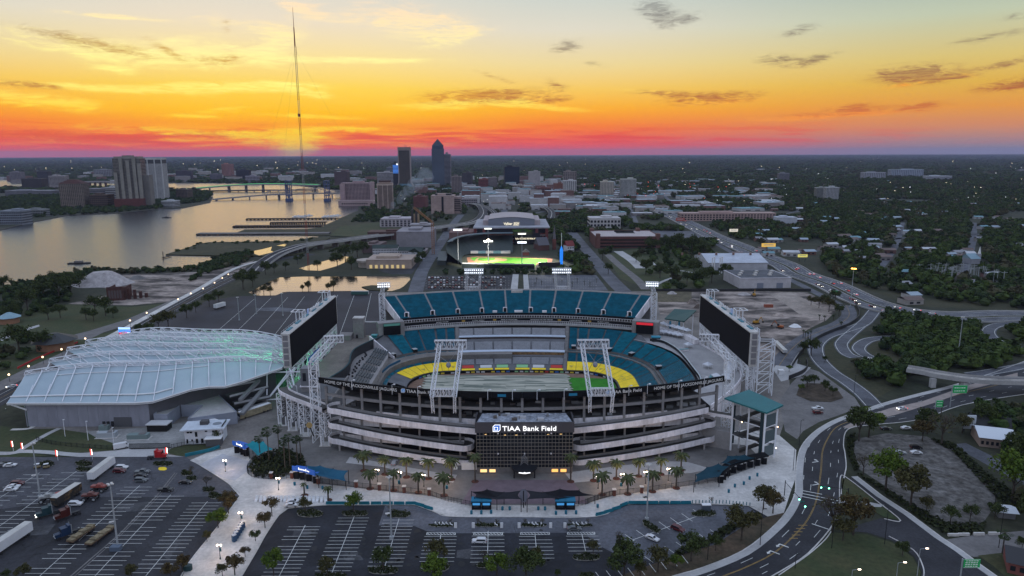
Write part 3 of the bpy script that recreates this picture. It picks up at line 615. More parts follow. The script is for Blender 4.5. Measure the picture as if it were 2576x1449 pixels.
for side in(1,-1):
 smx=SMAX if side==1 else 78; N_=40
 a=[bowl_pt(smx*k/N_,.2,side)for k in range(N_+1)]; b=[bowl_pt(smx*k/N_,24,side)for k in range(N_+1)]
 if side==1:
  c=[bowl_pt(smx*k/N_,45 if smx*k/N_<55 else 38.2,side)for k in range(N_+1)]; zc=[10.0 if smx*k/N_<55 else 6.9 for k in range(N_+1)]
 else:
  b=[bowl_pt(smx*k/N_,24 if smx*k/N_<58 else 14.5,side)for k in range(N_+1)]; c=[bowl_pt(58*k/N_,45,side)for k in range(N_+1)]; zc=10.0
 am=[(p[0]+(q[0]-p[0])*.37,p[1]+(q[1]-p[1])*.37)for p,q in zip(a,b)]
 mb=MB(); mb.deck(a,am,-6.9,-5.1); mb.deck(am,b,-5.1,[-.4 if math.dist(p,q)>20 else-3.2 for p,q in zip(a,b)])
 b2=b if side==1 else[bowl_pt(58*k/N_,24,side)for k in range(N_+1)]
 mb.deck(b2,c,-.3,[v-1 for v in zc]if isinstance(zc,list)else zc-1)
 part(mb,'stand_base',aislem)
 club=[0,11.3,22.6,31.5]
 for s0,s1 in zip(club,club[1:]):
  sector(side,s0,s1,8,15.5,-5.2,.3,clubseat,seg=2,lab='lower grey club seating block')
  sector(side,s0,s1,22.5,31,-.2,.36,clubseat,seg=2,lab='middle grey club seating block')
  sector(side,s0,s1,36.5,44.5,5.6,.42,clubseat,seg=2,lab='upper grey club seating block')
 for o,z,h,m_,nm in((16.2,-2.8,2.0,mat('warm_suite_interior',(0.22,0.13,0.06),.8,.5,.5),'suite_front'),(32,3.0,2.0,mat('brown_suite_interior',(0.05,0.03,0.025),.8,.6,.6),'suite_front')):
  P=[bowl_pt(31.5*k/8,o+2.5,side)for k in range(9)]; part(MB().wall(P,z,z+h+1),nm,m_)
  Q=[bowl_pt(31.5*k/8,o+2.4,side)for k in range(9)]; Q2=[bowl_pt(31.5*k/8,o+6,side)for k in range(9)]
  part(MB().deck(Q,Q2,z+h+1,z+h+1.1).wall(Q,z+h+.5,z+h+1,.1),'suite_roof',mat('pale_banner',(0.5,0.56,0.66),.6))
  rl=MB(); P2=[bowl_pt(31.5*k/16,o+.2,side)for k in range(17)]; rl.wall(P2,z-.6,z+.2,.1); part(rl,'suite_parapet',dark)
 for k,s in enumerate((2,12,23)):
  q=[bowl_pt(s+.6,6.2,side),bowl_pt(s+7.6,6.2,side)]; p_=[bowl_pt(s+.6,3,side),bowl_pt(s+7.6,3,side)]
  part(MB().deck(p_,q,-5.7,-4.8),'printed_seat_cover',admats[(1,2,0)[k]])
  q2=[bowl_pt(s,2.7,side),bowl_pt(s+8.6,2.7,side)]; q3=[bowl_pt(s,.9,side),bowl_pt(s+8.6,.9,side)]; part(MB().deck(q3,q2,-6.3,-5.8),'yellow_cover',yellow)
 part(MB().deck([bowl_pt(31.2,o,side)for o in(0,12,24,34,45)],[bowl_pt(33.2,o,side)for o in(0,12,24,34,45)],[-6.2,-3,.9,5.2,10.4],[-6.2,-3,.9,5.2,10.4]),'wide_aisle',conc_d)
 S=[33.4,39,42.8,46.6,50.4,54.2,58,61.8,65.6,69.4,73.2,84,95,98.8,102.6,106.4]
 for i,(s0,s1)in enumerate(zip(S,S[1:])):
  if side<0 and s0>77:break
  mm=teal if s0<50 else teal2
  sector(side,s0,s1,10.9,22.3 if side>0 or s0<57 else 14.4,-4.02,.34,mm,gap=.5,seg=2)
  if side>0 or s0<54:sector(side,s0,s1,24.6,44.6 if s0<54 else 38,.5,.46,mm,gap=.5,seg=2)
  if(side>0 and s0<97)or s0<72:
   if side<0 and s0>64:continue
   d=.1; A=[bowl_pt(s0+d+(s1-s0-2*d)*k/3,1.0,side)for k in range(4)]; B=[bowl_pt(s0+d+(s1-s0-2*d)*k/3,10.6,side)for k in range(4)]
   y_=MB().deck(A,B,-6.1,-3.6)
   y_=part(y_,'yellow_cover',yellow)
   if i in(0,2,4,8,9):
    c=Vector((*bowl_pt((s0+s1)/2,5,side),-5.0)); e=Vector((*bowl_pt((s0+s1)/2+.5,5,side),-5.0))-c; e.normalize(); u=Vector((*bowl_pt((s0+s1)/2,6,side),-4.76))-c
    u.normalize(); lm=MB()
    for w_,h_ in((1.5,.9),(1.0,.1),(.5,-.7)):
     lm.face(*[tuple(c+e*a_+u*b_+Vector((0,0,.06)))for a_,b_ in((-w_,h_),(w_,h_),(w_*.7,h_-.4),(-w_*.7,h_-.4))])
    lm.out('printed_emblem',mat('faded_print',(0.45,0.36,0.12)),y_)
 smw=SMAX if side==1 else 57
 a=[bowl_pt(33+(smw-33)*k/24,22.6,side)for k in range(25)]; b=[bowl_pt(33+(smw-33)*k/24,24.4,side)for k in range(25)]
 part(MB().deck(a,b,.25,.25).wall(b,.25,1.0).wall(a,-.1,1.0),'cross_walkway',conc_d)
 for s in(37,50,57.5)+((72,)if side>0 else()):
  c=bowl_pt(s,25.5,side); e=bowl_pt(s,26.5,side); r_=math.atan2(e[1]-c[1],e[0]-c[0])
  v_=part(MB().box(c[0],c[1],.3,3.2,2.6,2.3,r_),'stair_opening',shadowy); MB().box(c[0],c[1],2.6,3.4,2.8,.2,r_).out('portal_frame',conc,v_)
e0,e1=bowl_pt(58.3,45.5,-1),bowl_pt(58.3,23,-1)
part(MB().wall([e0,e1],[4,0],[11,1.4],.8),'end_wall',para)
part(MB().wall([bowl_pt(74,14.8,-1),bowl_pt(66,14.8,-1),bowl_pt(59,15.5,-1)],-2.5,1.2,.5),'end_wall',mat('blue_wall',(0.02,0.09,0.16)))
def deck_pt(t,q):x=t*(78+13*q); return(XS+x,yf(XS+x,460+19*q))
TS=[-1,-83.5/91,-64.5/91,-45.5/91,-27/91,-9/91,9/91,27/91,45.5/91,64.5/91,83.5/91,1]
NR=27
for i,(t0,t1)in enumerate(zip(TS,TS[1:])):
 st_,se=MB(),MB(); d=.0075
 for r_ in range(NR):
  q0,q1=r_/NR,(r_+1)/NR; z=17.6+12.4*q0; z1=17.6+12.4*q1; ln=lambda q:[deck_pt(t0+d+(t1-t0-2*d)*k/3,q)for k in range(4)]
  st_.deck(ln(q0),ln(q1),z,z); st_.wall(ln(q1),z,z1)
  se.deck(ln(q0+.35/NR),ln(q0+.85/NR),z+.42,z+.45); se.wall(ln(q0+.85/NR),z+.2,z+.98); se.wall(ln(q0+.35/NR),z+.25,z+.42)
 p=part(st_,'upper_seating_section',stepm); se.out('seats',teal,p,kind='stuff')
n_=28; F0=[deck_pt(-1+2*k/n_,0)for k in range(n_+1)]; F1=[deck_pt(-1+2*k/n_,1)for k in range(n_+1)]
part(MB().deck(F0,F1,17.4,29.8),'upper_deck_aisles',mat('deck_aisle',(0.24,0.24,0.25),.9,.1,.3))
part(MB().wall(F1,28.2,30.9,-.5),'rim_wall',conc)
part(MB().deck(F1,F0,28.2,14.5).wall([(p[0],p[1]+1)for p in F1],0,28),'deck_underside',wallm)
for sgn in(-1,1):
 a,b=deck_pt(sgn,0),deck_pt(sgn,1); part(MB().wall([a,b],[13,24],[18.6,30.8],.7),'deck_end_wall',para)
for t in TS[1:-1]:
 c=deck_pt(t-.012 if t<0 else t+.012,.13); v_=part(MB().box(c[0],c[1]-.2,18.6,1.9,2.6,2.2),'stair_opening',shadowy)
 fm=MB(); fm.box(c[0]-1.2,c[1]-.3,18.4,.4,3.0,2.7).box(c[0]+1.2,c[1]-.3,18.4,.4,3.0,2.7).box(c[0],c[1]+.6,21.0,2.0,1.4,.25); fm.out('portal_frame',para,v_)
for t in(-.2,.005,.23):
 c=deck_pt(t,.06); part(MB().box(c[0],c[1],18.2,5.5 if abs(t)<.1 else 3,1.6,1.2),'camera_box',para)
part(MB().box(XS-.5,yf(XS,477.5),28.6,8.0,2.6,1.5).box(XS-.5,yf(XS,477.5),30.2,7.2,2.0,.1),'camera_box',conc_l)
def band(c,z0,z1,m,name,hw=77,th=.3,n=28,**k):return part(MB().wall(arcF(c,XS-hw,XS+hw,n),z0,z1,th),name,m,**k)
band(459.8,16.3,17.9,black,'fascia')
band(460.6,10.4,16.3,mat('suite_glass',(0.035,0.03,0.026),.25,.5,.3),'suite_glazing')
band(459.2,14.3,14.8,conc_d,'balcony_edge'); rib=band(458.6,12.9,14.4,black,'ribbon_board')
led=MB().deck(arcF(456.6,XS-77,XS+77),arcF(460.6,XS-77,XS+77),11.3,11.3).wall(arcF(456.6,XS-77,XS+77),10.1,11.3)
part(led,'concourse_ledge',conc)
pm=MB().box(0,0,0,.28,.28,1.7).mesh('window_post',para); rm=MB()
for zz,c,cnt in((11.3,457.2,110),(14.8,459.4,90)):
 for k in range(cnt):
  x=XS-76+152*k/(cnt-1)
  o=put('window_post',pm,ST,loc=(x-XS,yf(x,c)-YC,zz))
 rm.wall(arcF(c-.15,XS-76,XS+76),zz+1.5,zz+1.7,.3)
part(rm,'window_rail',para,kind='stuff')
def on_arc(cx,c,z,far=True):
 def f(a,b,o):
  x=cx+a; y=yf(x,c)-o if far else yn(x,c)-o
  return Vector((x,y,z+b))
 return f
for x,t in((-47,'28 FRED TAYLOR'),(-23,'71 TONY BOSELLI'),(-2,'PRIDE OF THE JAGUARS'),(20,'WAYNE AND DELORES WEAVER'),(43,'8 MARK BRUNELL'),(61,'82 JIMMY SMITH')):
 o=lettering('ribbon_lettering',t,.75,letter,on_arc(x,458.4,13.25),ST,.08); o.location=(-XS,-YC,0)
for x in(-33,-12,32,52):
 part(MB().wall([(x+a,yf(x+a,458.35))for a in(-1,1.2)],13.0,14.2,.05),'gold_panel',mat('gold_print',(0.4,0.25,0.06)))
for sgn in(-1,1):
 a=(XS+sgn*77,yf(XS+77,456)); x=XS+sgn*82
 cb=part(MB().box(x+sgn*1.5,a[1]-2,4,17,7,13.5,sgn*-.36),'corner_block',wallm,None,'bare concrete corner block with a black screen')
 s_=MB().box(x-sgn*.2,a[1]-6.4,9.6,11,.6,7.6,sgn*-.30).out('small_screen',black,cb)
 MB().box(x-sgn*.3,a[1]-6.85,15.6,10.6,.3,1.5,sgn*-.30).out('screen_banner',mat('red_lit_banner',(.5,.02,.03),emit=(.8,.03,.05),es=.4)if sgn>0 else mat('dim_lit_banner',(.02,.06,.06),emit=(.1,.3,.28),es=.25),cb)
HW=88.0
for z0,z1,nm,m_ in((27.4,30.0,'rim_board',black),):
 for k in range(14):
  x0,x1=XS-HW+2*HW*k/14,XS-HW+2*HW*(k+1)/14-.06
  part(MB().wall(arcN(266.6,x0,x1,3),z0,z1,.5),nm,m_)
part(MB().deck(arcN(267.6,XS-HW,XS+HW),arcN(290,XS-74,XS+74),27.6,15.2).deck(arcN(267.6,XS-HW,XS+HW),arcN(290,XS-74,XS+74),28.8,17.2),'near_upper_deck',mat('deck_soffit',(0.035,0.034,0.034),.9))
seN=MB()
for r_ in range(22):
 q0=r_/22; ln=arcN(268.8+20.5*q0,XS-86+12*q0,XS+86-12*q0,18); seN.wall(ln,28.7-11.6*q0,29.4-11.6*q0)
part(seN,'near_upper_seats',teal,kind='stuff')
colm=MB().box(0,0,0,1.0,1.3,13.0).mesh('column',wallm); colr=MB().box(0,0,0,.75,.75,15.5).mesh('ramp_column',wallm)
for k in range(-10,11):
 x=XS+k*8.55; put('column',colm,ST,loc=(x-XS,yn(x,269.6)-YC,15.6 if abs(k)<10 else 12))
 if abs(k)>2 and abs(k)<10:put('ramp_column',colr,ST,loc=(x-XS,yn(x,266.6)-YC,0))
part(MB().wall(arcN(269.2,XS-85,XS+85),21.1,22.3,.8),'spandrel_beam',wallm)
part(MB().wall(arcN(269.3,XS-62,XS+62),14.4,17.0,.5),'concourse_parapet',para)
part(MB().deck(arcN(269.4,XS-80,XS+80),arcN(285,XS-74,XS+74),15.8,15.8).deck(arcN(285,XS-74,XS+74),arcN(269.4,XS-80,XS+80),15.2,15.2),'concourse_floor',conc_d)
part(MB().deck(arcN(269.8,XS-80,XS+80),arcN(282,XS-74,XS+74),21.2,21.2),'concourse_floor',conc_d)
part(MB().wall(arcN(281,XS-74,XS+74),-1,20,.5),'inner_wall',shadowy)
rq=random.Random(5); cb_m=[mat('concession_white',(.5,.5,.52)),mat('concession_grey',(.22,.22,.23)),mat('concession_brown',(.12,.1,.09))]
for k in range(60):
 x=XS-76+rq.random()*152; zz=rq.choice((15.8,15.8,21.3,18.8)); part(MB().box(x,yn(x,274+rq.random()*4),zz,1.5+rq.random()*2.5,1.2,.6+rq.random()*.9),'kiosk',rq.choice(cb_m))
def ramp(sgn,za,zb,x0,x1,c0,c1,rnd_in,rnd_out,name='ramp',H=1.25):
 n=20; xs=[x0+(x1-x0)*k/n for k in range(n+1)]; z=[za+(zb-za)*k/n for k in range(n+1)]
 P=[(XS+sgn*x,yn(XS+sgn*x,c0))for x in xs]; Q=[(XS+sgn*x,yn(XS+sgn*x,c1))for x in xs]
 def cap(a,b,zz,out):
  cx,cy_=(a[0]+b[0])/2,(a[1]+b[1])/2; r=math.dist(a,b)/2; th=math.atan2(a[1]-cy_,a[0]-cx)
  return[(cx+r*math.cos(th+out*math.pi*k/8),cy_+r*math.sin(th+out*math.pi*k/8))for k in range(9)]
 mb=MB(); deck_=MB()
 edge,ez=list(P),list(z)
 if rnd_in:
  a=P[-1]; b=(Q[-1][0],Q[-1][1]+4); c=cap(a,b,0,-sgn); edge+=c[1:]; ez+=[z[-1]]*8; deck_.flat(c,z[-1]-.02)
 if rnd_out:
  a=P[0]; b=(Q[0][0],Q[0][1]+4); c=cap(a,b,0,sgn); edge=c[::-1][:-1]+edge; ez=[z[0]]*8+ez; deck_.flat(c,z[0]-.02)
 mb.wall(edge,[v-1.15 for v in ez],[v+H for v in ez],.3 if sgn<0 else-.3)
 deck_.deck(P,Q,z,z).deck(Q,P,[v-.6 for v in z],[v-.6 for v in z])
 d=part(deck_,name,ramp_d); o=mb.out('parapet',para,d)
 mb2=MB().wall(Q,[v-.5 for v in z],[v+1.0 for v in z],-.25*sgn*-1); mb2.out('inner_kerb',wallm,d)
for sgn in(-1,1):
 ramp(sgn,17.9,14.9,79,17.5,261,266,False,sgn<0)
 ramp(sgn,11.1,7.3,79,24,261,266,True,True); ramp(sgn,4.3,1.0,79,23,261,266,True,True)
 ramp(sgn,11.3,14.7,79,24,266.9,271.5,False,False,'return_ramp'); ramp(sgn,4.5,7.2,79,24,266.9,271.5,False,False,'return_ramp')
 for k in range(12):put('ramp_column',colr,ST,loc=(sgn*(26+k*5.2),yn(XS+sgn*(26+k*5.2),261.8)-YC,-13.5+2.0*(k/12)))if k%2==0 else None
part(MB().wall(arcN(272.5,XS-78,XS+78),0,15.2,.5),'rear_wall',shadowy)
GX0,GX1,GY=-14.2,23.7,255.3
gbk=part(MB().prism([(GX0,GY+.3),(GX1,GY+.3),(GX1,268),(GX0,268)],0,20.8),'entrance_block',mat('entrance_core',(0.012,0.012,0.014),.5),None,'black glass entrance block in the middle of the facade')
part(MB().wall([(GX1+.5,266),(GX1+.5,GY-.5),(GX0-.5,GY-.5),(GX0-.5,266)][::-1],17.5,21.8,.6),'sign_fascia',mat('grey_fascia',(0.075,0.07,0.078),.6))
part(MB().flat([(GX0,GY+.3),(GX1,GY+.3),(GX1-2,266),(GX0+2,266)],21.2),'flat_roof',mat('blue_grey_roof',(0.3,0.32,0.37),.8,.4,.5,fine=(1,.2)))
for k in range(14):part(MB().box(GX0+3+rq.random()*32,258+rq.random()*7,21.2,.8+rq.random()*2,.8+rq.random(),.5+rq.random()*.8),'roof_unit',rq.choice(cb_m))
PC,PR=28,10; pw=(GX1-GX0)/PC; rows=[2.6,4.1,5.6,7.1,8.6,10.1,11.6,13.1,14.6,16.1,17.5]
pane=MB().box(0,0,0,pw-.16,.12,1.34).mesh('pane',glass)
for j in range(PR):
 for i in range(PC):put('pane',pane,ST,loc=(GX0+pw*(i+.5)-XS,GY+.12-YC,rows[j]+.08))
fr_=MB()
for i in range(PC+1):fr_.box(GX0+pw*i,GY+.05,2.5,.13,.3,15)
for j in range(PR+1):fr_.box((GX0+GX1)/2,GY+.04,rows[j]-.07,GX1-GX0,.34,.14)
part(fr_,'mullion_grid',mat('bronze_mullion',(0.24,0.21,0.18),.5))
for x in(GX0+8.5,(GX0+GX1)/2,GX1-8.5):
 for zz in(8.4,16.9):part(MB().box(x,GY-.3,zz,.5,.4,.5),'facade_fixing',para)
lit=mat('lit_interior',(.3,.2,.1),emit=(1,.62,.25),es=1.1)
for x0,x1,m_ in((-12.8,-10.2,lit),(-9.2,-6.8,lit),(15.5,18.0,mat('amber_doorway',(.3,.15,.05),emit=(1,.45,.12),es=1.2)),(19.0,21.3,mat('amber_doorway',(0,0,0)))):
 part(MB().box((x0+x1)/2,GY-.05,.8,x1-x0,.3,1.2),'lit_doorway',m_)
part(MB().box((GX0+GX1)/2,GY+.1,0,GX1-GX0,.4,2.45),'plinth',conc_d)
for x,t in((-10.5,16.9),(-3,16.6),(1.5,16.6),(14,16.8),(19,16.9)):part(MB().box(x,GY+.02,t-.35,.9,.05,.18),'ceiling_light',lit)
cv=MB()
for k in range(12):
 a0,a1=math.pi*k/12,math.pi*(k+1)/12; cx=4.6
 cv.face((cx,GY,4.6),(cx+5.2*math.cos(a0),GY-6*math.sin(a0),3.6),(cx+5.2*math.cos(a1),GY-6*math.sin(a1),3.6)); cv.face((cx+5.2*math.cos(a0),GY-6*math.sin(a0),3.6),(cx+5.2*math.cos(a0),GY-6*math.sin(a0),2.9),(cx+5.2*math.cos(a1),GY-6*math.sin(a1),2.9),(cx+5.2*math.cos(a1),GY-6*math.sin(a1),3.6))
cv.cyl(cx-4,GY-3.8,0,2.9,.3).cyl(cx+4,GY-3.8,0,2.9,.3)
can=part(cv,'entrance_canopy',mat('black_canopy',(.014,.015,.02),.6))
fin=MB()
for k in range(5):fin.tube((cx-1.6+k*.1,GY-1.5,4.4+k*.7),(cx,GY-.6,5.4+k*.7),.09); fin.tube((cx+1.6-k*.1,GY-1.5,4.4+k*.7),(cx,GY-.6,5.4+k*.7),.09)
fin.out('canopy_ornament',mat('dull_metal',(.25,.25,.27),.4),can)
em=MB()
for sx in(-1,1):em.face((cx+sx*.2,GY-6.4,3.0),(cx+sx*2.3,GY-6.4,3.35),(cx+sx*2.2,GY-6.4,3.75),(cx+sx*.3,GY-6.4,3.55))
em.blob(cx,GY-6.4,3.4,.45,.15,.4); em.out('winged_emblem',whiteglow,can)
part(MB().box(-17.5,258.6,.2,6.0,.3,3.0).box(-23,259,.2,1.6,.3,3),'white_panel',white)
def logo(f,s,parent,m=blueglow):
 lg=MB(); T=lambda a,b,c=.1:tuple(f(a*s,b*s,c))
 oct_=[(-.5,-.5),(.25,-.5),(.5,-.25),(.5,.5),(-.25,.5),(-.5,.25)]
 lg.face(*[T(a,b)for a,b in oct_]); lg.out('logo_plate',m,parent)
 lw=MB(); inn=[(-.32,-.3),(.1,-.3),(.1,.12),(-.32,.12)]; rim=[(-.6,-.6),(.3,-.6),(.6,-.3),(.6,.6),(-.3,.6),(-.6,.3)]
 for(a,b),(c,d),(e,h),(i,j)in zip(oct_,oct_[1:]+oct_[:1],rim[1:]+rim[:1],rim):lw.face(T(a,b,.13),T(c,d,.13),T(e,h,.13),T(i,j,.13))
 for q in([(-.36,-.36),(.2,-.36),(.2,-.28),(-.36,-.28)],[(.12,-.36),(.2,-.36),(.2,.2),(.12,.2)],[(-.36,.12),(.2,.12),(.2,.2),(-.36,.2)],[(-.36,-.36),(-.28,-.36),(-.28,.2),(-.36,.2)]):lw.face(*[T(a,b,.14)for a,b in q])
 lw.out('logo_outline',whiteglow if m is blueglow else letter,parent)
sg=thing('facade_sign','large lit white stadium name with blue logo above the black glass entrance','sign')
f=on_plane((6.6,GY-1.1,18.6),(1,0,0)); lettering('sign_letters','TIAA Bank Field',2.0,whiteglow,f,sg,.3,w=21.0)
f2=on_plane((-6.2,GY-1.1,19.7),(1,0,0)); logo(f2,2.5,sg)
for x,t,h,w,lab in((-64.5,'HOME OF THE JACKSONVILLE JAGUARS',1.35,33,'white team slogan lettering ending the black rim board beside the white amphitheatre'),(75,'HOME OF THE JACKSONVILLE JAGUARS',1.35,32,'white team slogan lettering ending the black rim board near the teal stair roof'),(-37.5,'TIAA Bank Field',1.35,12.5,'small white stadium name with dim blue logo on rim board, amphitheatre half'),(47,'TIAA Bank Field',1.35,13,'small white stadium name with bright blue logo on rim board, freeway half')):
 s_=thing('rim_sign',lab,'sign'); lettering('sign_letters',t,h,letter,on_arc(x,266.55,28.0,False),s_,.1,w=w)
 if t[0]=='T':logo(on_arc(x-w/2-1.5,266.5,28.7,False),1.5,s_,mat('logo_pale_blue',(.05,.2,.5),emit=(.1,.3,.7),es=.2))
for x in(-6,23):part(MB().wall(arcN(266.45,x,x+3.4,2),28.0,29.1,.06),'team_emblem',mat('emblem_teal',(0.02,0.2,0.35)))
# ================================================================ light towers, video boards, terraces, canopies
def lattice(mb,p,q,w,d,n,r,hint=(1,0,0),r2=None):
 p,q=Vector(p),Vector(q); ax=(q-p).normalized(); a=Vector(hint); a=(a-ax*a.dot(ax)).normalized(); b=ax.cross(a)
 C_=[a*(sx*w/2)+b*(sy*d/2)for sx,sy in((-1,-1),(1,-1),(1,1),(-1,1))]; r2=r2 or r*.6
 for c in C_:mb.tube(p+c,q+c,r)
 for k in range(n):
  u,v=p+(q-p)*k/n,p+(q-p)*(k+1)/n
  for i in range(4):
   c,e=C_[i],C_[(i+1)%4]
   if k%2:c,e=e,c
   mb.tube(u+c,v+e,r2,3); mb.tube(v+C_[i],v+C_[(i+1)%4],r2,3)
 return mb
lampon=mat('floodlight_on',(.8,.8,.8),emit=(.85,.92,1.0),es=1.5); lampoff=mat('floodlight_back',(.2,.2,.22),.5)
lens=MB().cyl(0,0,-.1,.35,.4,.3,8).mesh('floodlight',lampon); lens2=MB().box(0,0,-.5,.9,.5,1.0).mesh('floodlight',lampoff)
TW='floodlight towers on the stadium rim'
def portal_tower(x,y0,zb,y1,zt,on,lab,lean):
 t=thing('floodlight_tower',lab,'light tower',(x,y0,zb),0,TW); dy,dzz=y1-y0,zt-zb
 for s in(-1,1):
  lattice(MB(),(s*4.6,0,0),(s*4.6+lean,dy,dzz),1.5,1.6,14,.17).out('leg',steel,t)
  b=MB(); lattice(b,(s*4.4,dy*.06+.8*(1 if dy>0 else-1),-7.5),(s*4.6,0,0),1.0,1.0,5,.15); b.out('bracket',steel,t)
 c=MB(); lattice(c,(-4.6,dy*.08,1.4),(4.6,dy*.08,1.4),1.6,3.0,8,.16,(0,1,0)); c.out('cross_truss',steel,t)
 f_=MB(); lattice(f_,(-6.7+lean,dy,dzz),(6.7+lean,dy,dzz),1.6,3.6,8,.2,(0,1,0)); f_.out('lamp_frame',steel,t)
 sg_=-1 if dy<0 else 1
 for j in range(2):
  for k in range(10):
   if on:o=put('floodlight',lens,t,loc=(-6+lean+k*1.33,dy-1.0,dzz+.9-j*1.9)); o.rotation_euler=(R(100),0,0)
   else:put('floodlight',lens2,t,loc=(-6+lean+k*1.33,dy+.6,dzz+.9-j*1.9))
 if on:MB().box(lean,dy-.2,dzz-1.6,13.2,.2,3.2).out('lamp_backing',mat('lamp_backing',(.03,.04,.08),.6),t)
 h_=MB(); hy=dy*.72; hz=dzz*.62
 for p in((-4.4,hy*1.1,hz+4),(4.4,hy*1.1,hz+4),(-4.4,hy,hz+.5),(4.4,hy,hz+.5)):h_.tube((lean*.7,hy,hz),p,.08,3)
 h_.blob(lean*.7,hy,hz-1,1.1,.9,1.3); h_.out('loudspeaker_cluster',mat('dull_steel',(.3,.31,.34),.5),t)
portal_tower(XS-32,266.0,28.4,281,46,False,'white lattice floodlight frame rising over the rim board beside the grass-free end',2.0)
portal_tower(XS+32,266.0,28.4,281,46,False,'white lattice floodlight frame rising in front of the green grass patch',-2.0)
portal_tower(XS-32,480.5,29.5,474,44.5,True,'white floodlight frame with lit lamps behind the far stand, on the pond side',1.5)
portal_tower(XS+32,480.5,29.5,474,44.5,True,'white floodlight frame with lit lamps behind the far stand, on the park side',-1.5)
def corner_tower(x,y,z0,zm,bx,by,bz,on,lab):
 t=thing('floodlight_tower',lab,'light tower',(x,y,0),0,TW)
 lattice(MB(),(0,0,z0),(0,0,zm),3.4,3.4,9,.24).out('mast',steel,t)
 lattice(MB(),(0,0,zm),(bx-x,by-y,bz),2.4,2.4,5,.2).out('arm',steel,t)
 f_=MB(); d=Vector((bx-x,by-y,0)); d.normalize(); u=Vector((-d.y,d.x,0)); u=Vector((1,.15*(1 if x<0 else-1),0)).normalized(); c=Vector((bx-x,by-y,bz))
 lattice(f_,c-u*4.2,c+u*4.2,1.4,3.0,6,.18,(0,1,0)); f_.out('lamp_frame',steel,t)
 for j in range(2):
  for k in range(6):
   p=c+u*(-3.5+k*1.4)+Vector((0,-1.0 if on else.7,.6-j*1.5)); o=put('floodlight',lens if on else lens2,t,loc=tuple(p))
   if on:o.rotation_euler=(R(100),0,0)
corner_tower(-87.5,455,5,32.5,-85,450,39.5,True,'white lattice mast with lit lamps at the pond corner of the far stand')
corner_tower(95.5,455,5,32.5,92.7,450,39.5,True,'white lattice mast with lit lamps beside the red topped small screen')
corner_tower(-86,287,0,37,-78.5,294,45,False,'white lattice mast bending over the beer sign and grey terrace')
corner_tower(94,287,0,37,86.5,294,45,False,'white lattice mast bending over the umbrella terrace')
screen=mat('dark_screen',(0.008,0.008,0.011),.7,.1,.2,spec=.08)
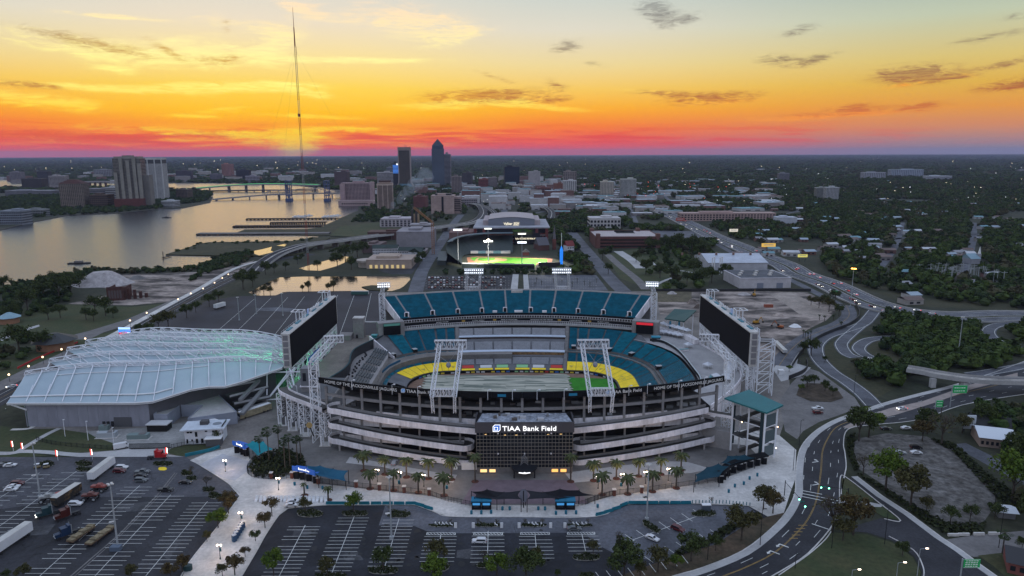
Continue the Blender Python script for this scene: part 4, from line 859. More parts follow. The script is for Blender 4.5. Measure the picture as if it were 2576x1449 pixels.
def video_board(x,s,lab):
 t=thing('video_board',lab,'video board',(x,393,0)); y0,y1,z0,z1=-48,48,15.9,33.8; o=-s
 MB().box(0,0,z0,.5,96,z1-z0).out('screen',screen,t)
 MB().box(o*2.2,0,z0+1,3.6,95,z1-z0-1.4).out('cabinet',mat('cabinet_grey',(.3,.31,.34),.6,.1,.3),t)
 e=MB()
 e.box(o*1.9,0,z1-.2,4.6,97,.5).box(o*1.7,y0-.3,z0-.2,4.0,.5,z1-z0+.4).box(o*1.7,y1+.3,z0-.2,4.0,.5,z1-z0+.4); e.out('edge_frame',conc_l,t)
 for k in range(5):MB().box(o*1.9,y0-.62,z0+1+k*3.4,2.6,.2,2.7).out('louvre_panel',mat('louvre_grey',(.2,.19,.2),.6),t)
 rl=MB()
 for k in range(25):rl.tube((o*3.9,y0+k*4,z1+.3),(o*3.9,y0+k*4,z1+1.4),.06,3)
 rl.tube((o*3.9,y0,z1+1.4),(o*3.9,y1,z1+1.4),.06,3).tube((o*.2,y0,z1+1.2),(o*.2,y1,z1+1.2),.06,3); rl.out('roof_rail',steel,t,kind='stuff')
 for k in range(6):MB().box(o*2.6,y0+9+k*15,z1+.3,1.6,7,.5).out('roof_unit',mat('teal_roof_unit',(.06,.2,.26),.6),t)
 for yy in(-20,34):
  p=MB()
  for a in(-3,3):
   for b in(o*.4,o*3.8):p.tube((b,yy+a,z1),(b,yy+a,z1+6),.22)
  for a in(-3,3):p.tube((o*.4-s*-.0,yy+a,z1+6),(o*6.5,yy+a,z1+6),.2)
  for b in(o*.4,o*3.8,o*6.5):p.tube((b,yy-3,z1+6),(b,yy+3,z1+6),.2)
  for b in(0,1,2):p.tube((o*.4,yy-2+b*2,z1),(o*.4,yy-2+b*2,z1+6),.14)
  p.out('roof_portal',steel,t)
 ls=thing('roof_sign','row of pale letters with round logo standing on the %s video board'%('amphitheatre side' if s>0 else 'building site side'),'sign',(0,0,0))
 lettering('sign_letters','TIAA Bank Field',2.3,white,on_plane((x+s*.2+o*2.8,401 if s>0 else 399,z1+.8),(0,s,0)),ls,.3,w=20)
 MB().box(x+o*2.8,393+(-4 if s>0 else-7),z1+.6,.5,2.6,2.8).out('round_logo',mat('pale_logo',(.4,.5,.75),.4),ls)
 for k in range(6):
  yy=y0+2+k*18.4; c=MB(); lattice(c,(o*1.5,yy,0),(o*1.5,yy,z0-.2),2.6,2.6,6,.28); c.out('support_tower',steel,t)
  b=MB().tube((o*1.5,yy,z0-1),(o*1.5,yy+9.2,7),.22).tube((o*1.5,yy+18.4,z0-1),(o*1.5,yy+9.2,7),.22)if k<5 else None
  if b:b.out('brace',steel,t)
 lattice(MB(),(o*1.5,y0,z0-2),(o*1.5,y1,z0-2),2.6,2.4,18,.2).out('bottom_truss',steel,t)
 if s<0:
  for yy in(y0+1,y0+24,y0+48,y0+72):
   b=MB()
   for a in(4.5,12.5):
    for c in(-2,2):b.tube((o*a,yy+c,0),(o*a,yy+c,z1-2 if a<9 else z1-4),.3)
   for k in range(5):
    zz=k*6.0
    for c in(-2,2):b.tube((o*4.5,yy+c,zz),(o*12.5,yy+c,zz+(6 if k<4 else 4)),.18); b.tube((o*4.5,yy+c,zz+6-.4*(k==4)),(o*12.5,yy+c,zz+5.8-.4*(k==4)),.18)
    b.tube((o*12.5,yy-2,zz),(o*12.5,yy+2,zz+6),.16); b.tube((o*12.5,yy-2,zz+5.8),(o*12.5,yy+2,zz+5.8),.16)
   b.out('buttress_truss',steel,t)
 else:
  b=MB()
  for p,q in(((-1,y0-2,9),(6,y0-12,4)),((-1,y0-2,14),(-9,y0-13,3)),((-9,y0-13,3),(6,y0-12,4)),((-9,y0-13,3),(2,y0,16)),((6,y0-12,4),(-1,y0,16)),((6,y0-12,4),(9,y0-4,15)),((-9,y0-13,3),(-9,y0-13,0)),((6,y0-12,4),(6,y0-12,0)),((-9,y0-13,3),(-12,y0-2,14)),((-12,y0-2,14),(9,y0-4,15))):b.tube(p,q,.35)
  b.out('splayed_struts',steel,t)
video_board(-115,1,'huge dark video board standing beside the white amphitheatre roof')
video_board(123,-1,'huge dark video board standing beside the demolition site')
t=thing('banner_board','blue and white beer banner hanging under the amphitheatre side video board','sign',(-113.6,381,8.6))
MB().box(0,0,0,.4,21,4.6).out('banner_face',mat('beer_blue',(.03,.13,.36),.5),t); MB().box(.25,0,.5,.1,19.5,3.6).out('white_field',mat('banner_pale',(.35,.45,.65),.6),t)
lettering('banner_letters','BUD LIGHT',2.4,letter,lambda a,b,c:Vector((.35+c,a,1.1+b)),t,.1,w=17)
lm_=mat('terrace_floor',(.27,.25,.245),.9,.12,.1,fine=(.8,.12)); ter=thing('terrace','grey open terrace with loge seating between the bowl and the dark curved wall','terrace',(0,0,0))
def tp_(mb,n,m,kind=None,par=None):return mb.out(n,m,par or ter,kind=kind)
wl=smooth_path([(-84,434),(-87.7,425.6),(-92,415),(-95.5,403),(-95,390),(-92.5,375),(-93,362),(-96,350),(-99,338),(-100,322)],4)
tp_(MB().prism([(-75.6,345),(-75.4,404),(-77,413),(-82,428)]+[(p[0],p[1])for p in wl[4:]]+[(-80,322)],-2,3.6),'terrace_slab',lm_)
tp_(MB().wall(wl,3.5,9.2,.5),'curved_wall',mat('near_black_wall',(.03,.03,.034),.6)); tp_(MB().wall(wl,9.2,9.5,.8),'wall_coping',mat('teal_dark',(.03,.07,.08)))
seatd=mat('charcoal_seats',(.06,.075,.085),.5,.2,1)
for k,(x,y)in enumerate(((-80.5,411),(-80.5,401),(-80.6,390),(-81,378),(-81,366),(-81,355))):
 b=MB(); s_=MB()
 for r_ in range(6):
  xx=x-4.4+r_*1.45; b.box(xx,y,3.6,1.45,9,2.2-.42*r_); s_.box(xx+.2,y,5.8-.42*r_,.7,8.4,.75)
 blk=tp_(b,'loge_block',lm_); s_.out('seats',seatd,blk,kind='stuff')
tb=MB().box(0,0,0,.9,.9,1).mesh('bar_table',dark)
for k in range(22):put('bar_table',tb,ter,loc=(-88.3-rq.random()*3,352+k*2.9,3.6))
con=thing('concourse_deck','bare brown grey concourse deck below the beer banner','concourse',(0,0,0))
MB().prism([(-96.5,403),(-93,362),(-99,338),(-108,330),(-111.5,345),(-111.5,445),(-84,446),(-84,435),(-92,415)],0,6.3).out('deck',mat('brown_deck',(.2,.175,.155),.9,.2,.08,fine=(.7,.15)),con)
MB().box(-106,343,6.3,6,10,3).out('deck_kiosk',wallm,con)
t=thing('lift_tower','plain grey windowless lift tower behind the concourse deck','tower',(-100.5,441,0)); MB().box(0,0,0,6.6,6,19.4).out('shaft',wallm,t); MB().box(0,0,19.4,7,6.4,.5).out('cap',conc_l,t); MB().box(-1,-3.1,6.4,1.3,.2,2.4).out('door',dark,t); MB().box(-8,-4,0,8,9,9.5).out('annex',wallm,t); MB().box(9,3,15.5,12,2.2,.6).out('link_bridge',conc,t)
t=thing('teal_kiosk','small teal flat roofed kiosk by the dark curved wall','kiosk',(-89,433,6.3)); MB().box(0,0,0,3,2,3.5).out('body',mat('teal_paint',(.02,.2,.25),.5),t); MB().box(0,0,3.5,4,3.4,.3).out('roof',mat('teal_bright',(.04,.35,.4),.5),t)
t=thing('control_tower','square grey control cabin between white lattice masts','tower',(-98,320,0)); MB().box(0,0,0,7,6,15).out('shaft',wallm,t); MB().box(0,0,15,8,7,.5).out('ledge',para,t); MB().box(0,0,15.5,7,6,8.6).out('cabin',mat('cabin_grey',(.16,.165,.18),.6),t)
for k in(-1,1):MB().box(k*1.7,-3.05,18,1.6,.2,4).out('window',glass,t)
t=thing('service_block','dark grey concrete block under the raised walkway','building',(-96,318,0)); MB().prism([(-12,-12),(12,-14),(12,20),(-12,22)],0,12.5).out('body',mat('service_wall',(.12,.12,.125),.9,.1,.2),t); MB().wall([(-12,-12),(12,-14),(12,20)],12.5,13.6,.3).out('parapet',wallm,t)
t=thing('raised_walkway','curved concrete walkway on white lattice legs leading from amphitheatre to ramps','walkway',(0,0,0))
A=smooth_path([(-111,312),(-108.2,306),(-101.9,299.4),(-92.2,291.3),(-82.6,283.4)],4); B=offs(A,4.4)
MB().deck(A,B,16.4,16.4).deck(B,A,15.6,15.6).out('deck',ramp_d,t); MB().wall(A,15.4,17.2,.3).out('parapet',para,t); MB().wall(B,15.4,17.2,.3).out('parapet',para,t)
for(x,y)in((-107.6,307),(-101,301),(-93.5,294.5),(-81.5,284)):
 b=MB(); lattice(b,(x,y,4.5),(x,y,15.4),3.4,3.4,5,.22,(.8,-.6,0))
 for sx,sy in((-1,-1),(1,-1),(1,1),(-1,1)):b.tube((x+sx*1.7,y+sy*1.7,0),(x+sx*1.7,y+sy*1.7,4.6),.4,6)
 b.out('lattice_leg',steel,t)
 MB().box(x,y,.1,5,5,.25).out('footing',conc_l,t)
for k in(3,8,12):put('walkway_light',MB().tube((0,0,0),(0,0,4),.09).tube((0,0,4),(-.8,0,4),.09).mesh('walkway_light',steel),t,loc=(B[k][0],B[k][1],16.5))
rt=thing('umbrella_terrace','pale raised pool terrace with white canopies beside the demolition site board','terrace',(0,0,0))
rim=smooth_path([(88,452),(101.6,459),(110,444),(117.8,418),(122,400),(125,385),(126,370),(122,352),(112,334),(101,319),(94,310)],4)
inn=[bowl_pt(s,39.2,1)for s in(54,58,62,66,70,74,84,95,99,103,107)]
MB().flat(rim+inn[::-1],6.9).out('terrace_floor',mat('pale_terrace',(.36,.345,.35),.9,.12,.1,fine=(.7,.1)),rt); MB().wall(rim,0,7.9,-.5).out('outer_wall',para,rt); MB().wall(offs(rim,-.3),5.4,5.8,.3).out('wall_band',mat('grey_band',(.2,.22,.24)),rt)
bwl=smooth_path([(88,427),(90.6,425.4),(95.5,421),(99.5,405),(100.2,388),(99.8,368),(99.3,351),(97,340)],3)
MB().wall(bwl,5.9,8.6,.4).out('black_parapet',mat('black_band',(.018,.018,.022),.5),rt); MB().wall(offs(bwl,-.1),8.6,8.8,.6).out('glass_rail',mat('pale_rail',(.4,.45,.48),.3),rt)
bs=MB().box(0,0,0,.5,.5,1.0).mesh('bar_stool',mat('white_stool',(.5,.5,.52)))
for k in range(34):
 i=3+(len(bwl)-5)*k/34; a=bwl[int(i)]; b=bwl[int(i)+1]; f_=i-int(i); put('bar_stool',bs,rt,loc=(a[0]+(b[0]-a[0])*f_+1.3,a[1]+(b[1]-a[1])*f_,6.9))
MB().prism([(97,449),(104,446),(111,432),(114,418),(117.5,419),(114.5,435),(107,449),(99,454)],6.9,9.9).out('upper_tier',para,rt)
t=thing('lounge_kiosk','bright blue topped kiosk at the head of the black bowl parapet','kiosk',(91.5,425.8,6.9)); MB().box(0,0,0,5,2.4,2.6).out('body',dark,t); MB().box(0,0,2.6,5.6,3,.8).out('roof',mat('kiosk_blue',(.05,.3,.42),.5),t)
umb_m=mat('white_canvas',(.62,.63,.68),.8); um=MB()
for a,b in((-1,-1),(1,-1),(1,1),(-1,1)):um.tube((a*1.9,b*1.9,0),(a*1.9,b*1.9,2.3),.06,3)
um_t=MB()
cs=[(-2.1,-2.1),(2.1,-2.1),(2.1,2.1),(-2.1,2.1)]
for i in range(4):a,b=cs[i],cs[(i+1)%4]; um_t.face((*a,2.3),(*b,2.3),(0,0,3.7)); um_t.face((*a,2.0),(*b,2.0),(*b,2.3),(*a,2.3))
um_p,um_c=um.mesh('tent_frame',steel),um_t.mesh('tent_roof',umb_m)
for(x,y,z)in[(94+2.4*k,443-(k*.4)-max(0,k-3)*2.3,6.9)for k in range(7)]+[(102+2.3*k,452-3.6*k,9.9)for k in range(6)]+[(108.5,411,6.9),(121,371,6.9),(120,366,6.9),(118.5,361,6.9),(116.5,356,6.9),(114,351,6.9),(112,346.5,6.9),(109,370,6.9),(108,350,6.9)]:
 t=thing('canopy_tent','white pointed canopy tent on the pool terrace','tent',(x,y,z),rq.random(),'canopy tents on the pool terrace'); put('tent_frame',um_p,t); put('tent_roof',um_c,t)
for(x,y,w,r_)in((104,404,6,.3),(106,352,5,1.2)):
 t=thing('terrace_bar','low %s bar counter on the pale terrace floor'%('curved white' if w>5 else 'short dark'),'bar',(x,y,6.9),r_); MB().box(0,0,0,w,1.5,1.1).out('counter',para if w>5 else dark,t); MB().box(0,0,1.1,w+.3,1.9,.12).out('top',mat('teal_top',(.1,.25,.28),.4),t)
tealroof=mat('teal_sheet_roof',(.012,.13,.14),.45,.1,.4)
t=thing('stair_tower','tall open stair tower with white posts and a broad teal roof','stair tower',(0,0,0))
rp=[(89.5,277.5,23.2),(102,284,24.6),(111,268.6,23.4),(102,262.6,22.4)]
m_=MB(); m_.face(*rp); m_.face(*[(x,y,z-.6)for x,y,z in rp][::-1])
for a,b in zip(rp,rp[1:]+rp[:1]):m_.face((*a[:2],a[2]-.6),(*b[:2],b[2]-.6),b,a)
m_.out('roof',tealroof,t)
PS=[(93,276.6),(101.3,280.6),(109,269.6),(102.6,265.2)]
for x,y in PS:MB().box(x,y,0,.7,.7,22.3).out('post',steel,t)
for x,y in((97.2,278.6),(98,271),(105.5,275)):MB().box(x,y,0,.5,.5,22.5).out('post',steel,t)
for zz in(7.4,14.6):
 MB().prism([PS[0],(96.5,279),(100.5,272.5),(96.3,272)],zz,zz+.4,bottom=True).out('landing',mat('dark_landing',(.06,.06,.062),.9),t); MB().prism([(101,276.5),PS[1],PS[2],(104.5,271)],zz-2,zz-1.6,bottom=True).out('landing',mat('dark_landing',(0,0,0)),t)
 e=MB()
 for a,b in zip(PS,PS[1:]+PS[:1]):e.tube((*a,zz),(*b,zz),.18)
 e.out('edge_beam',steel,t)
for z0,z1,a,b in((.3,5.4,(96,274),(105.5,271.5)),(5.8,7.6,(105.5,273.5),(96,276)),(7.8,12.6,(96,274),(105.5,271.5)),(13,14.8,(105.5,273.5),(96,276)),(15,20,(96,274),(105,271.5))):
 m_=MB(); m_.wall([a,b],[z0-.3,z1-.3],[z0+.9,z1+.9],1.8); m_.out('stair_flight',mat('stair_dark',(.05,.048,.046),.8),t)
gl=mat('clear_panel',(.1,.13,.14),.15)
for(a,b,z0,z1)in((PS[0],(94.6,277.4),3,20),(PS[3],(101.2,266.4),2,21.5)):MB().wall([a,b],z0,z1,.1).out('banner_panel',mat('dark_banner',(.015,.035,.045),.5),t)
for k,z0 in enumerate((1.5,8,15)):MB().wall([(103.2,265.7),(108.6,269.2)],z0,z0+5,.06).out('glass_panel',gl,t)
warm=mat('warm_lamp',(.8,.6,.4),emit=(1,.7,.4),es=5)
for p in((98,275,6.5),(97,276,13),(109.6,269.4,13.5),(109.6,269.4,4.2),(105,270,4)):MB().blob(*p,.28,.28,.28).out('lamp',warm,t)
t=thing('stair_canopy','smaller dark teal roof on posts behind the red topped small screen','canopy',(0,0,0))
rp=[g(1672,801,17),g(1697,777,19),g(1752,780,17.5),g(1722,808,16)]; zz=(17,19,17.5,16)
m_=MB(); m_.face(*[(*p,z)for p,z in zip(rp,zz)]); m_.wall(rp+rp[:1],[z-.7 for z in zz+zz[:1]],list(zz+zz[:1])); m_.out('roof',mat('dark_teal_roof',(.006,.06,.055),.5),t)
for p in rp:MB().box((p[0]*.8+sum(q[0]for q in rp)/4*.2),(p[1]*.8+sum(q[1]for q in rp)/4*.2),0,.5,.5,16).out('post',steel,t)
for f_ in(.25,.7):MB().box(rp[0][0]*(1-f_)+rp[3][0]*f_+1,rp[0][1]*(1-f_)+rp[3][1]*f_+2,6,1.2,.3,9).out('banner',mat('blue_banner',(.03,.25,.4),.6),t)
MB().box(sum(q[0]for q in rp)/4,sum(q[1]for q in rp)/4,0,9,7,7).out('base',wallm,t)
t=thing('link_bridge','low concrete link between the white ramps and the stair tower','walkway',(0,0,0)); A=[(80,283),(86,279.5),(93,276)]; B=offs(A,4.5)
MB().deck(A,B,15.3,15.1).deck(B,A,14.6,14.6).out('deck',ramp_d,t); MB().wall(A,14.4,15.6,.2).out('kerb',para,t); MB().wall([(82,282),(93,276.6)],0,8,5).out('support_wall',wallm,t)
# ================================================================ amphitheatre with white folded roof, yard, white house
am=thing('amphitheatre','white folded fabric amphitheatre roof covered in white trusses, green light glowing inside','amphitheatre',(0,0,0))
fab=bpy.data.materials.new('white_roof_fabric'); fab.use_nodes=True; ft=fab.node_tree; fb=ft.nodes['Principled BSDF']
fb.inputs['Base Color'].default_value=(0.60,0.66,0.70,1); fb.inputs['Roughness'].default_value=0.6
ftr=ft.nodes.new('ShaderNodeBsdfTranslucent'); ftr.inputs[0].default_value=(0.7,0.8,0.75,1); fmx=ft.nodes.new('ShaderNodeMixShader'); fmx.inputs[0].default_value=0.25
ft.links.new(fb.outputs[0],fmx.inputs[1]); ft.links.new(ftr.outputs[0],fmx.inputs[2]); ft.links.new(fmx.outputs[0],ft.nodes['Material Output'].inputs['Surface'])
ftn=ft.nodes.new('ShaderNodeTexNoise'); ftn.inputs['Scale'].default_value=.12; ftn.inputs['Detail'].default_value=6; ftg=ft.nodes.new('ShaderNodeNewGeometry'); ft.links.new(ftg.outputs['Position'],ftn.inputs['Vector'])
ftm=ft.nodes.new('ShaderNodeMix'); ftm.data_type='RGBA'; ft.links.new(ftn.outputs[0],ftm.inputs[0]); ftm.inputs[6].default_value=(.36,.46,.55,1); ftm.inputs[7].default_value=(.56,.65,.71,1); ft.links.new(ftm.outputs[2],fb.inputs['Base Color'])
NU=16
def resample(P,n):
 d=[0]
 for a,b in zip(P,P[1:]):d.append(d[-1]+math.dist(a,b))
 o=[]
 for k in range(n+1):
  s=d[-1]*k/n; i=min(len(P)-2,next((j for j in range(len(P)-1)if d[j+1]>=s-1e-6),len(P)-2)); t=(s-d[i])/(d[i+1]-d[i]); o.append(tuple(P[i][c]+(P[i+1][c]-P[i][c])*t for c in range(3)))
 return o
def arch(P,amp):return[(x,y,z+amp*math.sin(math.pi*k/NU)+.9*math.sin(3*math.pi*k/NU))for k,(x,y,z)in enumerate(P)]
E0=resample([(-234,304,12.3),(-168.5,304,12.3),(-150,317,15.6),(-136,315.5,16.2),(-119,343,16.6)],NU)
RL=[(-241,328,18),(-242,348,18.3),(-246,369,18.5),(-246,386,18),(-241,397,17),(-238,408,17)]
LINES=[('e',E0)]
for k,p in enumerate(RL):
 q=(-118.5-3.6*k,350+10.2*k,16.5-.2*k); LINES.append(('r',arch(resample([p,q],NU),4.2 if k else 3.2)))
 if k<5:
  n_=RL[k+1]; v=(p[0]+13,(p[1]+n_[1])/2+2,14.4); q=(-119-3.6*(k+.5),355+10.2*k,14.4); LINES.append(('v',arch(resample([v,q],NU),3.0)))
for i,((t0,A),(t1,B))in enumerate(zip(LINES,LINES[1:])):
 m_=MB()
 for k in range(NU):
  m_.face(A[k],A[k+1],B[k+1],B[k])
 m_.out('roof_panel',fab,am)
for k in range(1,len(LINES)-1,2):
 if k+2<len(LINES):MB().face(LINES[k][1][0],LINES[k+1][1][0],(LINES[k+2][1][0][0]+6,LINES[k+2][1][0][1]-8,11.5)).out('gable_panel',fab,am)
for i,(t0,A)in enumerate(LINES[1:],1):
 m_=MB(); hgt=1.9 if t0=='r' else 3.2; top=[(x,y,z+hgt)for x,y,z in A]
 N2=NU*2; T2=resample(top,N2); A2=resample(A,N2)
 off_=1.2
 for s in(-off_,off_):
  L2=[(x,y+s,z+.25)for x,y,z in A2]
  for k in range(N2):
   m_.tube(L2[k],L2[k+1],.18,3)
   m_.tube(L2[k],T2[min(N2,k+(k%2))],.15,3)if k%2==0 else m_.tube(L2[k],T2[k-1],.15,3)
   if k%2==0:m_.tube(L2[k],T2[k+1],.1,3)
 m_.path(T2,.28,4); m_.out('roof_truss',steel,am)
for i in range(1,len(LINES)-1):
 m_=MB(); A,B=LINES[i][1],LINES[i+1][1]
 for k in range(1,NU):
  m_.tube((A[k][0],A[k][1],A[k][2]+.4),(B[k][0],B[k][1],B[k][2]+.4),.2,3)
  if k%2:m_.tube((A[k][0],A[k][1],A[k][2]+1.5),(B[k+1][0],B[k+1][1],B[k+1][2]+1.4),.16,3); m_.tube((A[k+1][0],A[k+1][1],A[k+1][2]+1.5),(B[k][0],B[k][1],B[k][2]+1.4),.16,3)
 m_.out('cross_bracing',steel,am,kind='stuff')
A,B=E0,LINES[1][1]
for k in range(1,NU):MB().tube((A[k][0],A[k][1]+.6,A[k][2]+.35),(B[k][0],B[k][1],B[k][2]+.9),.22,4).tube((A[k][0],A[k][1]+.6,A[k][2]+.2),(A[k][0]*.55+B[k][0]*.45,A[k][1]*.55+B[k][1]*.45,(A[k][2]+B[k][2])/2+1.3),.14,4).out('roof_rib',steel,am)
m_=MB(); P=[(a[0]*.82+b[0]*.18,a[1]*.82+b[1]*.18,a[2]*.82+b[2]*.18+.4)for a,b in zip(A[:10],B[:10])]; m_.path(P,.35,5); m_.out('roof_pipe',white,am); m_=MB(); P=[(a[0]*.2+b[0]*.8,a[1]*.2+b[1]*.8,a[2]*.2+b[2]*.8+.3)for a,b in zip(A[2:12],B[2:12])]; m_.path(P,.2,5); m_.out('roof_pipe',white,am)
MB().path([(x,y-.2,z-.2)for x,y,z in E0],.35,4).path([(x,y-.1,z-.9)for x,y,z in E0],.2,4).out('eave_gutter',white,am)
for t_,A in LINES[1:]:
 if t_=='r':MB().path([A[0],(A[0][0]+4,A[0][1]-16,11.8)],.3,4).out('edge_pipe',white,am)
wallp=mat('amph_wall_panel',(.24,.245,.29),.8,.1,.15,fine=(.5,.08),stretch=(1,1,.3))
for k in range(12):MB().box(-226+4.75*(k+.5)-.5,305.6,0,4.68,.5,12.2).out('wall_panel',wallp,am)
MB().wall([(-169.6,305.6),(-160,318),(-150,330),(-125,350)],0,[12.2,13,14,14],.4).out('return_wall',mat('amph_dark_wall',(.1,.1,.115),.85,.1,.2),am); MB().wall([(-227,305.6),(-236,330)],0,[11.8,14],.4).out('side_wall',wallp,am)
MB().flat([(-226,306),(-170,306),(-150,330),(-124,352),(-124,400),(-232,404),(-236,332)],.2).out('stage_floor',shadowy,am)
MB().wall([(-236,332),(-235,400),(-124,405)],0,11,.3).out('back_wall',shadowy,am)
MB().box(-182,305.1,0,8,.4,4.6).out('roller_door',mat('grey_roller_door',(.09,.09,.1),.6),am)
for x in(-191,-189,-187):MB().box(x,305.2,.2,1.2,.4,2.4).out('vent_door',dark,am)
MB().box(-235,304,9.5,.3,.3,.1).tube((-233,304,11.8),(-226,305,8.5),.4).out('corner_strut',white,am)
for x,y,e in((-136,362,6000),(-150,366,3000),(-166,390,5000),(-182,396,2000),(-212,396,900),(-128,372,3000)):
 l_=bpy.data.lights.new('stage_light','POINT'); l_.energy=e; l_.color=(.1,1,.35); l_.shadow_soft_size=1.5; o=bpy.data.objects.new('stage_light',l_); COL.objects.link(o); o.parent=am; o.location=(x,y,12.5)
st_=thing('outdoor_stair','dark open concourse stairs with pale railings between amphitheatre and walkway','stairs',(0,0,0))
for k,(x0,y0,x1,y1)in enumerate(((575,975,655,960),(578,1000,675,975),(590,1018,680,1000),(600,1035,672,1015))):
 z=11-k*3; p,q=g(x0,y0,z),g(x1,y1,z); r_=[p,((p[0]*.5+q[0]*.5),(p[1]*.5+q[1]*.5)),q]
 MB().deck(r_,offs(r_,6),z,z).deck(offs(r_,6),r_,z-.5,z-.5).wall(r_,z-.5,z,.1).out('landing',mat('dark_slab',(.07,.07,.072),.9),st_)
 rl=MB().wall(r_,z+.1,z+1.1,.08); rl.out('railing',mat('pale_railing',(.42,.43,.45),.6),st_)
for(a,b,z0,z1)in((g(608,1000,9),g(655,972,9),7,11),(g(612,1030,6),g(668,992,6),3,8),(g(600,1050,2),g(640,1010,3),.2,4)):
 MB().wall([a,b],[z0,z1],[z0+1.2,z1+1.2],2).out('stair_flight',mat('stair_grey',(.2,.2,.21),.8),st_)
MB().prism([g(580,985),g(660,965),g(700,935),g(640,940)],0,7).out('core',shadowy,st_)
t=thing('parked_bus','long yellowish bus parked under the stair by the raised walkway','bus',(*g(642,1043),0),R(52)); MB().box(0,0,.6,17,2.6,3).out('body',mat('cream_bus',(.35,.3,.2),.5,.3,.5),t); MB().box(0,0,3.6,16.5,2.3,.2).out('roof',white,t); MB().box(-8.55,0,1.6,.1,2.3,1.4).out('windscreen',glass,t)
wh=MB().tube((0,-.2,0),(0,.2,0),.5,10).mesh('wheel',dark)
for x in(-6,4,6):put('wheel',wh,t,loc=(x,-1.2,.5)); put('wheel',wh,t,loc=(x,1.2,.5))
t=thing('service_building','low grey building with pale flat roof wrapped round a loading court','building',(0,0,0))
Z=5.5; P=[g(*p,Z)for p in[(386,1044),(421,1045.5),(453,1021),(509,1021),(472,1055),(596,1038),(534,979),(472,979)]]
ub=mat('service_blue_grey',(.26,.28,.34),.8,.1,.2)
MB().prism(P,0,Z,top=False).out('walls',ub,t); MB().flat(P,Z).out('roof',mat('beige_flat_roof',(.34,.33,.33),.9,.14,.06,fine=(.5,.1)),t); MB().wall(P+P[:1],Z-.2,Z+.5,.3).out('parapet',ub,t)
MB().prism([g(*p,4.2)for p in[(478,1058),(540,1052),(568,1062),(500,1068)]],0,4.2).out('lower_roof',white,t)
for p in(g(440,1036,3.5),g(427,1048,3.5)):MB().blob(p[0],p[1]-.3,3.5,.3,.2,.3).out('wall_lamp',warm,t)
t=thing('loading_canopy','small dark canopy with white roof against the long grey wall','canopy',(*g(402,1081),0)); MB().box(0,0,0,9,5,3.2).out('side_screen',shadowy,t); MB().box(0,0,3.2,10,5.6,.4).out('roof',mat('white_membrane',(.5,.5,.52),.8),t)
hx,hy=g(494,1117); t=thing('white_house','white two storey house with wide flat eaves and dark windows by the gate','house',(hx,hy,0),R(8))
MB().box(3.2,4.2,0,15.5,8.4,6.6).out('walls',mat('white_stucco',(.62,.64,.7),.8,.06,.3),t); MB().box(3.2,4.2,6.6,18.5,11,.45).out('roof',mat('blue_white_roof',(.5,.54,.6),.8,.1,.4),t)
MB().box(2.6,5.5,7.05,3.4,2.8,1.6).out('roof_cabin',mat('dark_cabin',(.07,.07,.075),.7),t); MB().cyl(8,5,7.06,7.12,1.9,n=16).cyl(8,5,7.12,7.13,1.5,n=16).out('roof_disc',mat('dull_disc',(.2,.22,.25)),t)
for x,z,w,h in((-3,5.2,1.0,.7),(-1.8,5.2,1.0,.7),(.3,3.4,1.0,2.2),(4.5,5.4,1,.6),(7.5,5.2,1,.7),(8.7,5.2,1,.7),(-3.6,.5,.7,2),(-1.6,1.4,.6,.9),(.4,.4,1.0,2.0),(2.6,.4,1.0,2.0)):MB().box(x,-.04,z,w,.12,h).out('window',glass,t)
MB().box(8.2,-2,0,6.2,4,3.4).out('garage',mat('dark_garage',(.1,.1,.11),.8),t); MB().box(8.2,-2,3.4,7,4.8,.4).out('garage_roof',white,t); MB().wall([(-4.5,-1.3),(12,-1.3)],7.05,7.05+.01,.1).box(11.2,4,7.05,.1,8,.9).out('roof_rail',dark,t)
area('service_yard',[(215,1085),(380,1075),(470,1062),(470,1115),(430,1130),(330,1128),(300,1120),(240,1100)],mat('yard_concrete',(.26,.255,.25),.9,.2,.08,fine=(.6,.15)),.06)
area('yard_lawn',[(-60,1062),(60,1080),(140,1078),(220,1090),(300,1118),(300,1132),(140,1143),(60,1136),(-60,1140)],grass,.05); area('verge',[(-40,1145),(20,1139),(60,1138),(122,1147),(60,1150),(-40,1150)],grass,.10); area('verge',[(416,1138),(432,1128),(470,1118),(552,1118),(556,1128),(500,1142),(450,1149)],grass,.10)
road('footpath',[(-40,1139),(20,1141),(60,1136),(120,1138),(200,1144),(300,1136),(330,1131)],3.2,conc,.12); road('footpath',[(40,1140),(75,1118),(120,1092),(150,1078)],2.6,conc,.13); road('footpath',[(28,1081),(75,1078),(95,1062)],2.2,conc_l,.13)
area('driveway',[(298,1135),(330,1131),(412,1129),(420,1135),(416,1144),(462,1149),(300,1150),(200,1150),(150,1146),(220,1142)],conc,.11)
for(x,y,w,d,h,nm,lb)in((271,1099,8,3,2.2,'generator','pale grey boxy generator on the yard slab'),(349,1103,9,3,2.0,'generator','greenish grey tank unit by a light pole'),(263,1083,4,2.4,2.4,'generator','small white plant unit close to the long wall')):
 t=thing(nm,lb,'generator',(*g(x,y),0),R(4)); MB().box(0,0,.2,w,d,h).out('housing',mat('plant_grey%d'%w,(.34,.37,.4)if w==8 else(.17,.22,.22),.7),t); MB().box(0,0,0,w+1.5,d+1.5,.2).out('slab',conc_l,t); MB().box(w*.2,0,h+.2,w*.3,d*.6,.35).out('vent',conc_d,t)
fm_=mat('black_iron',(.012,.012,.014),.5)
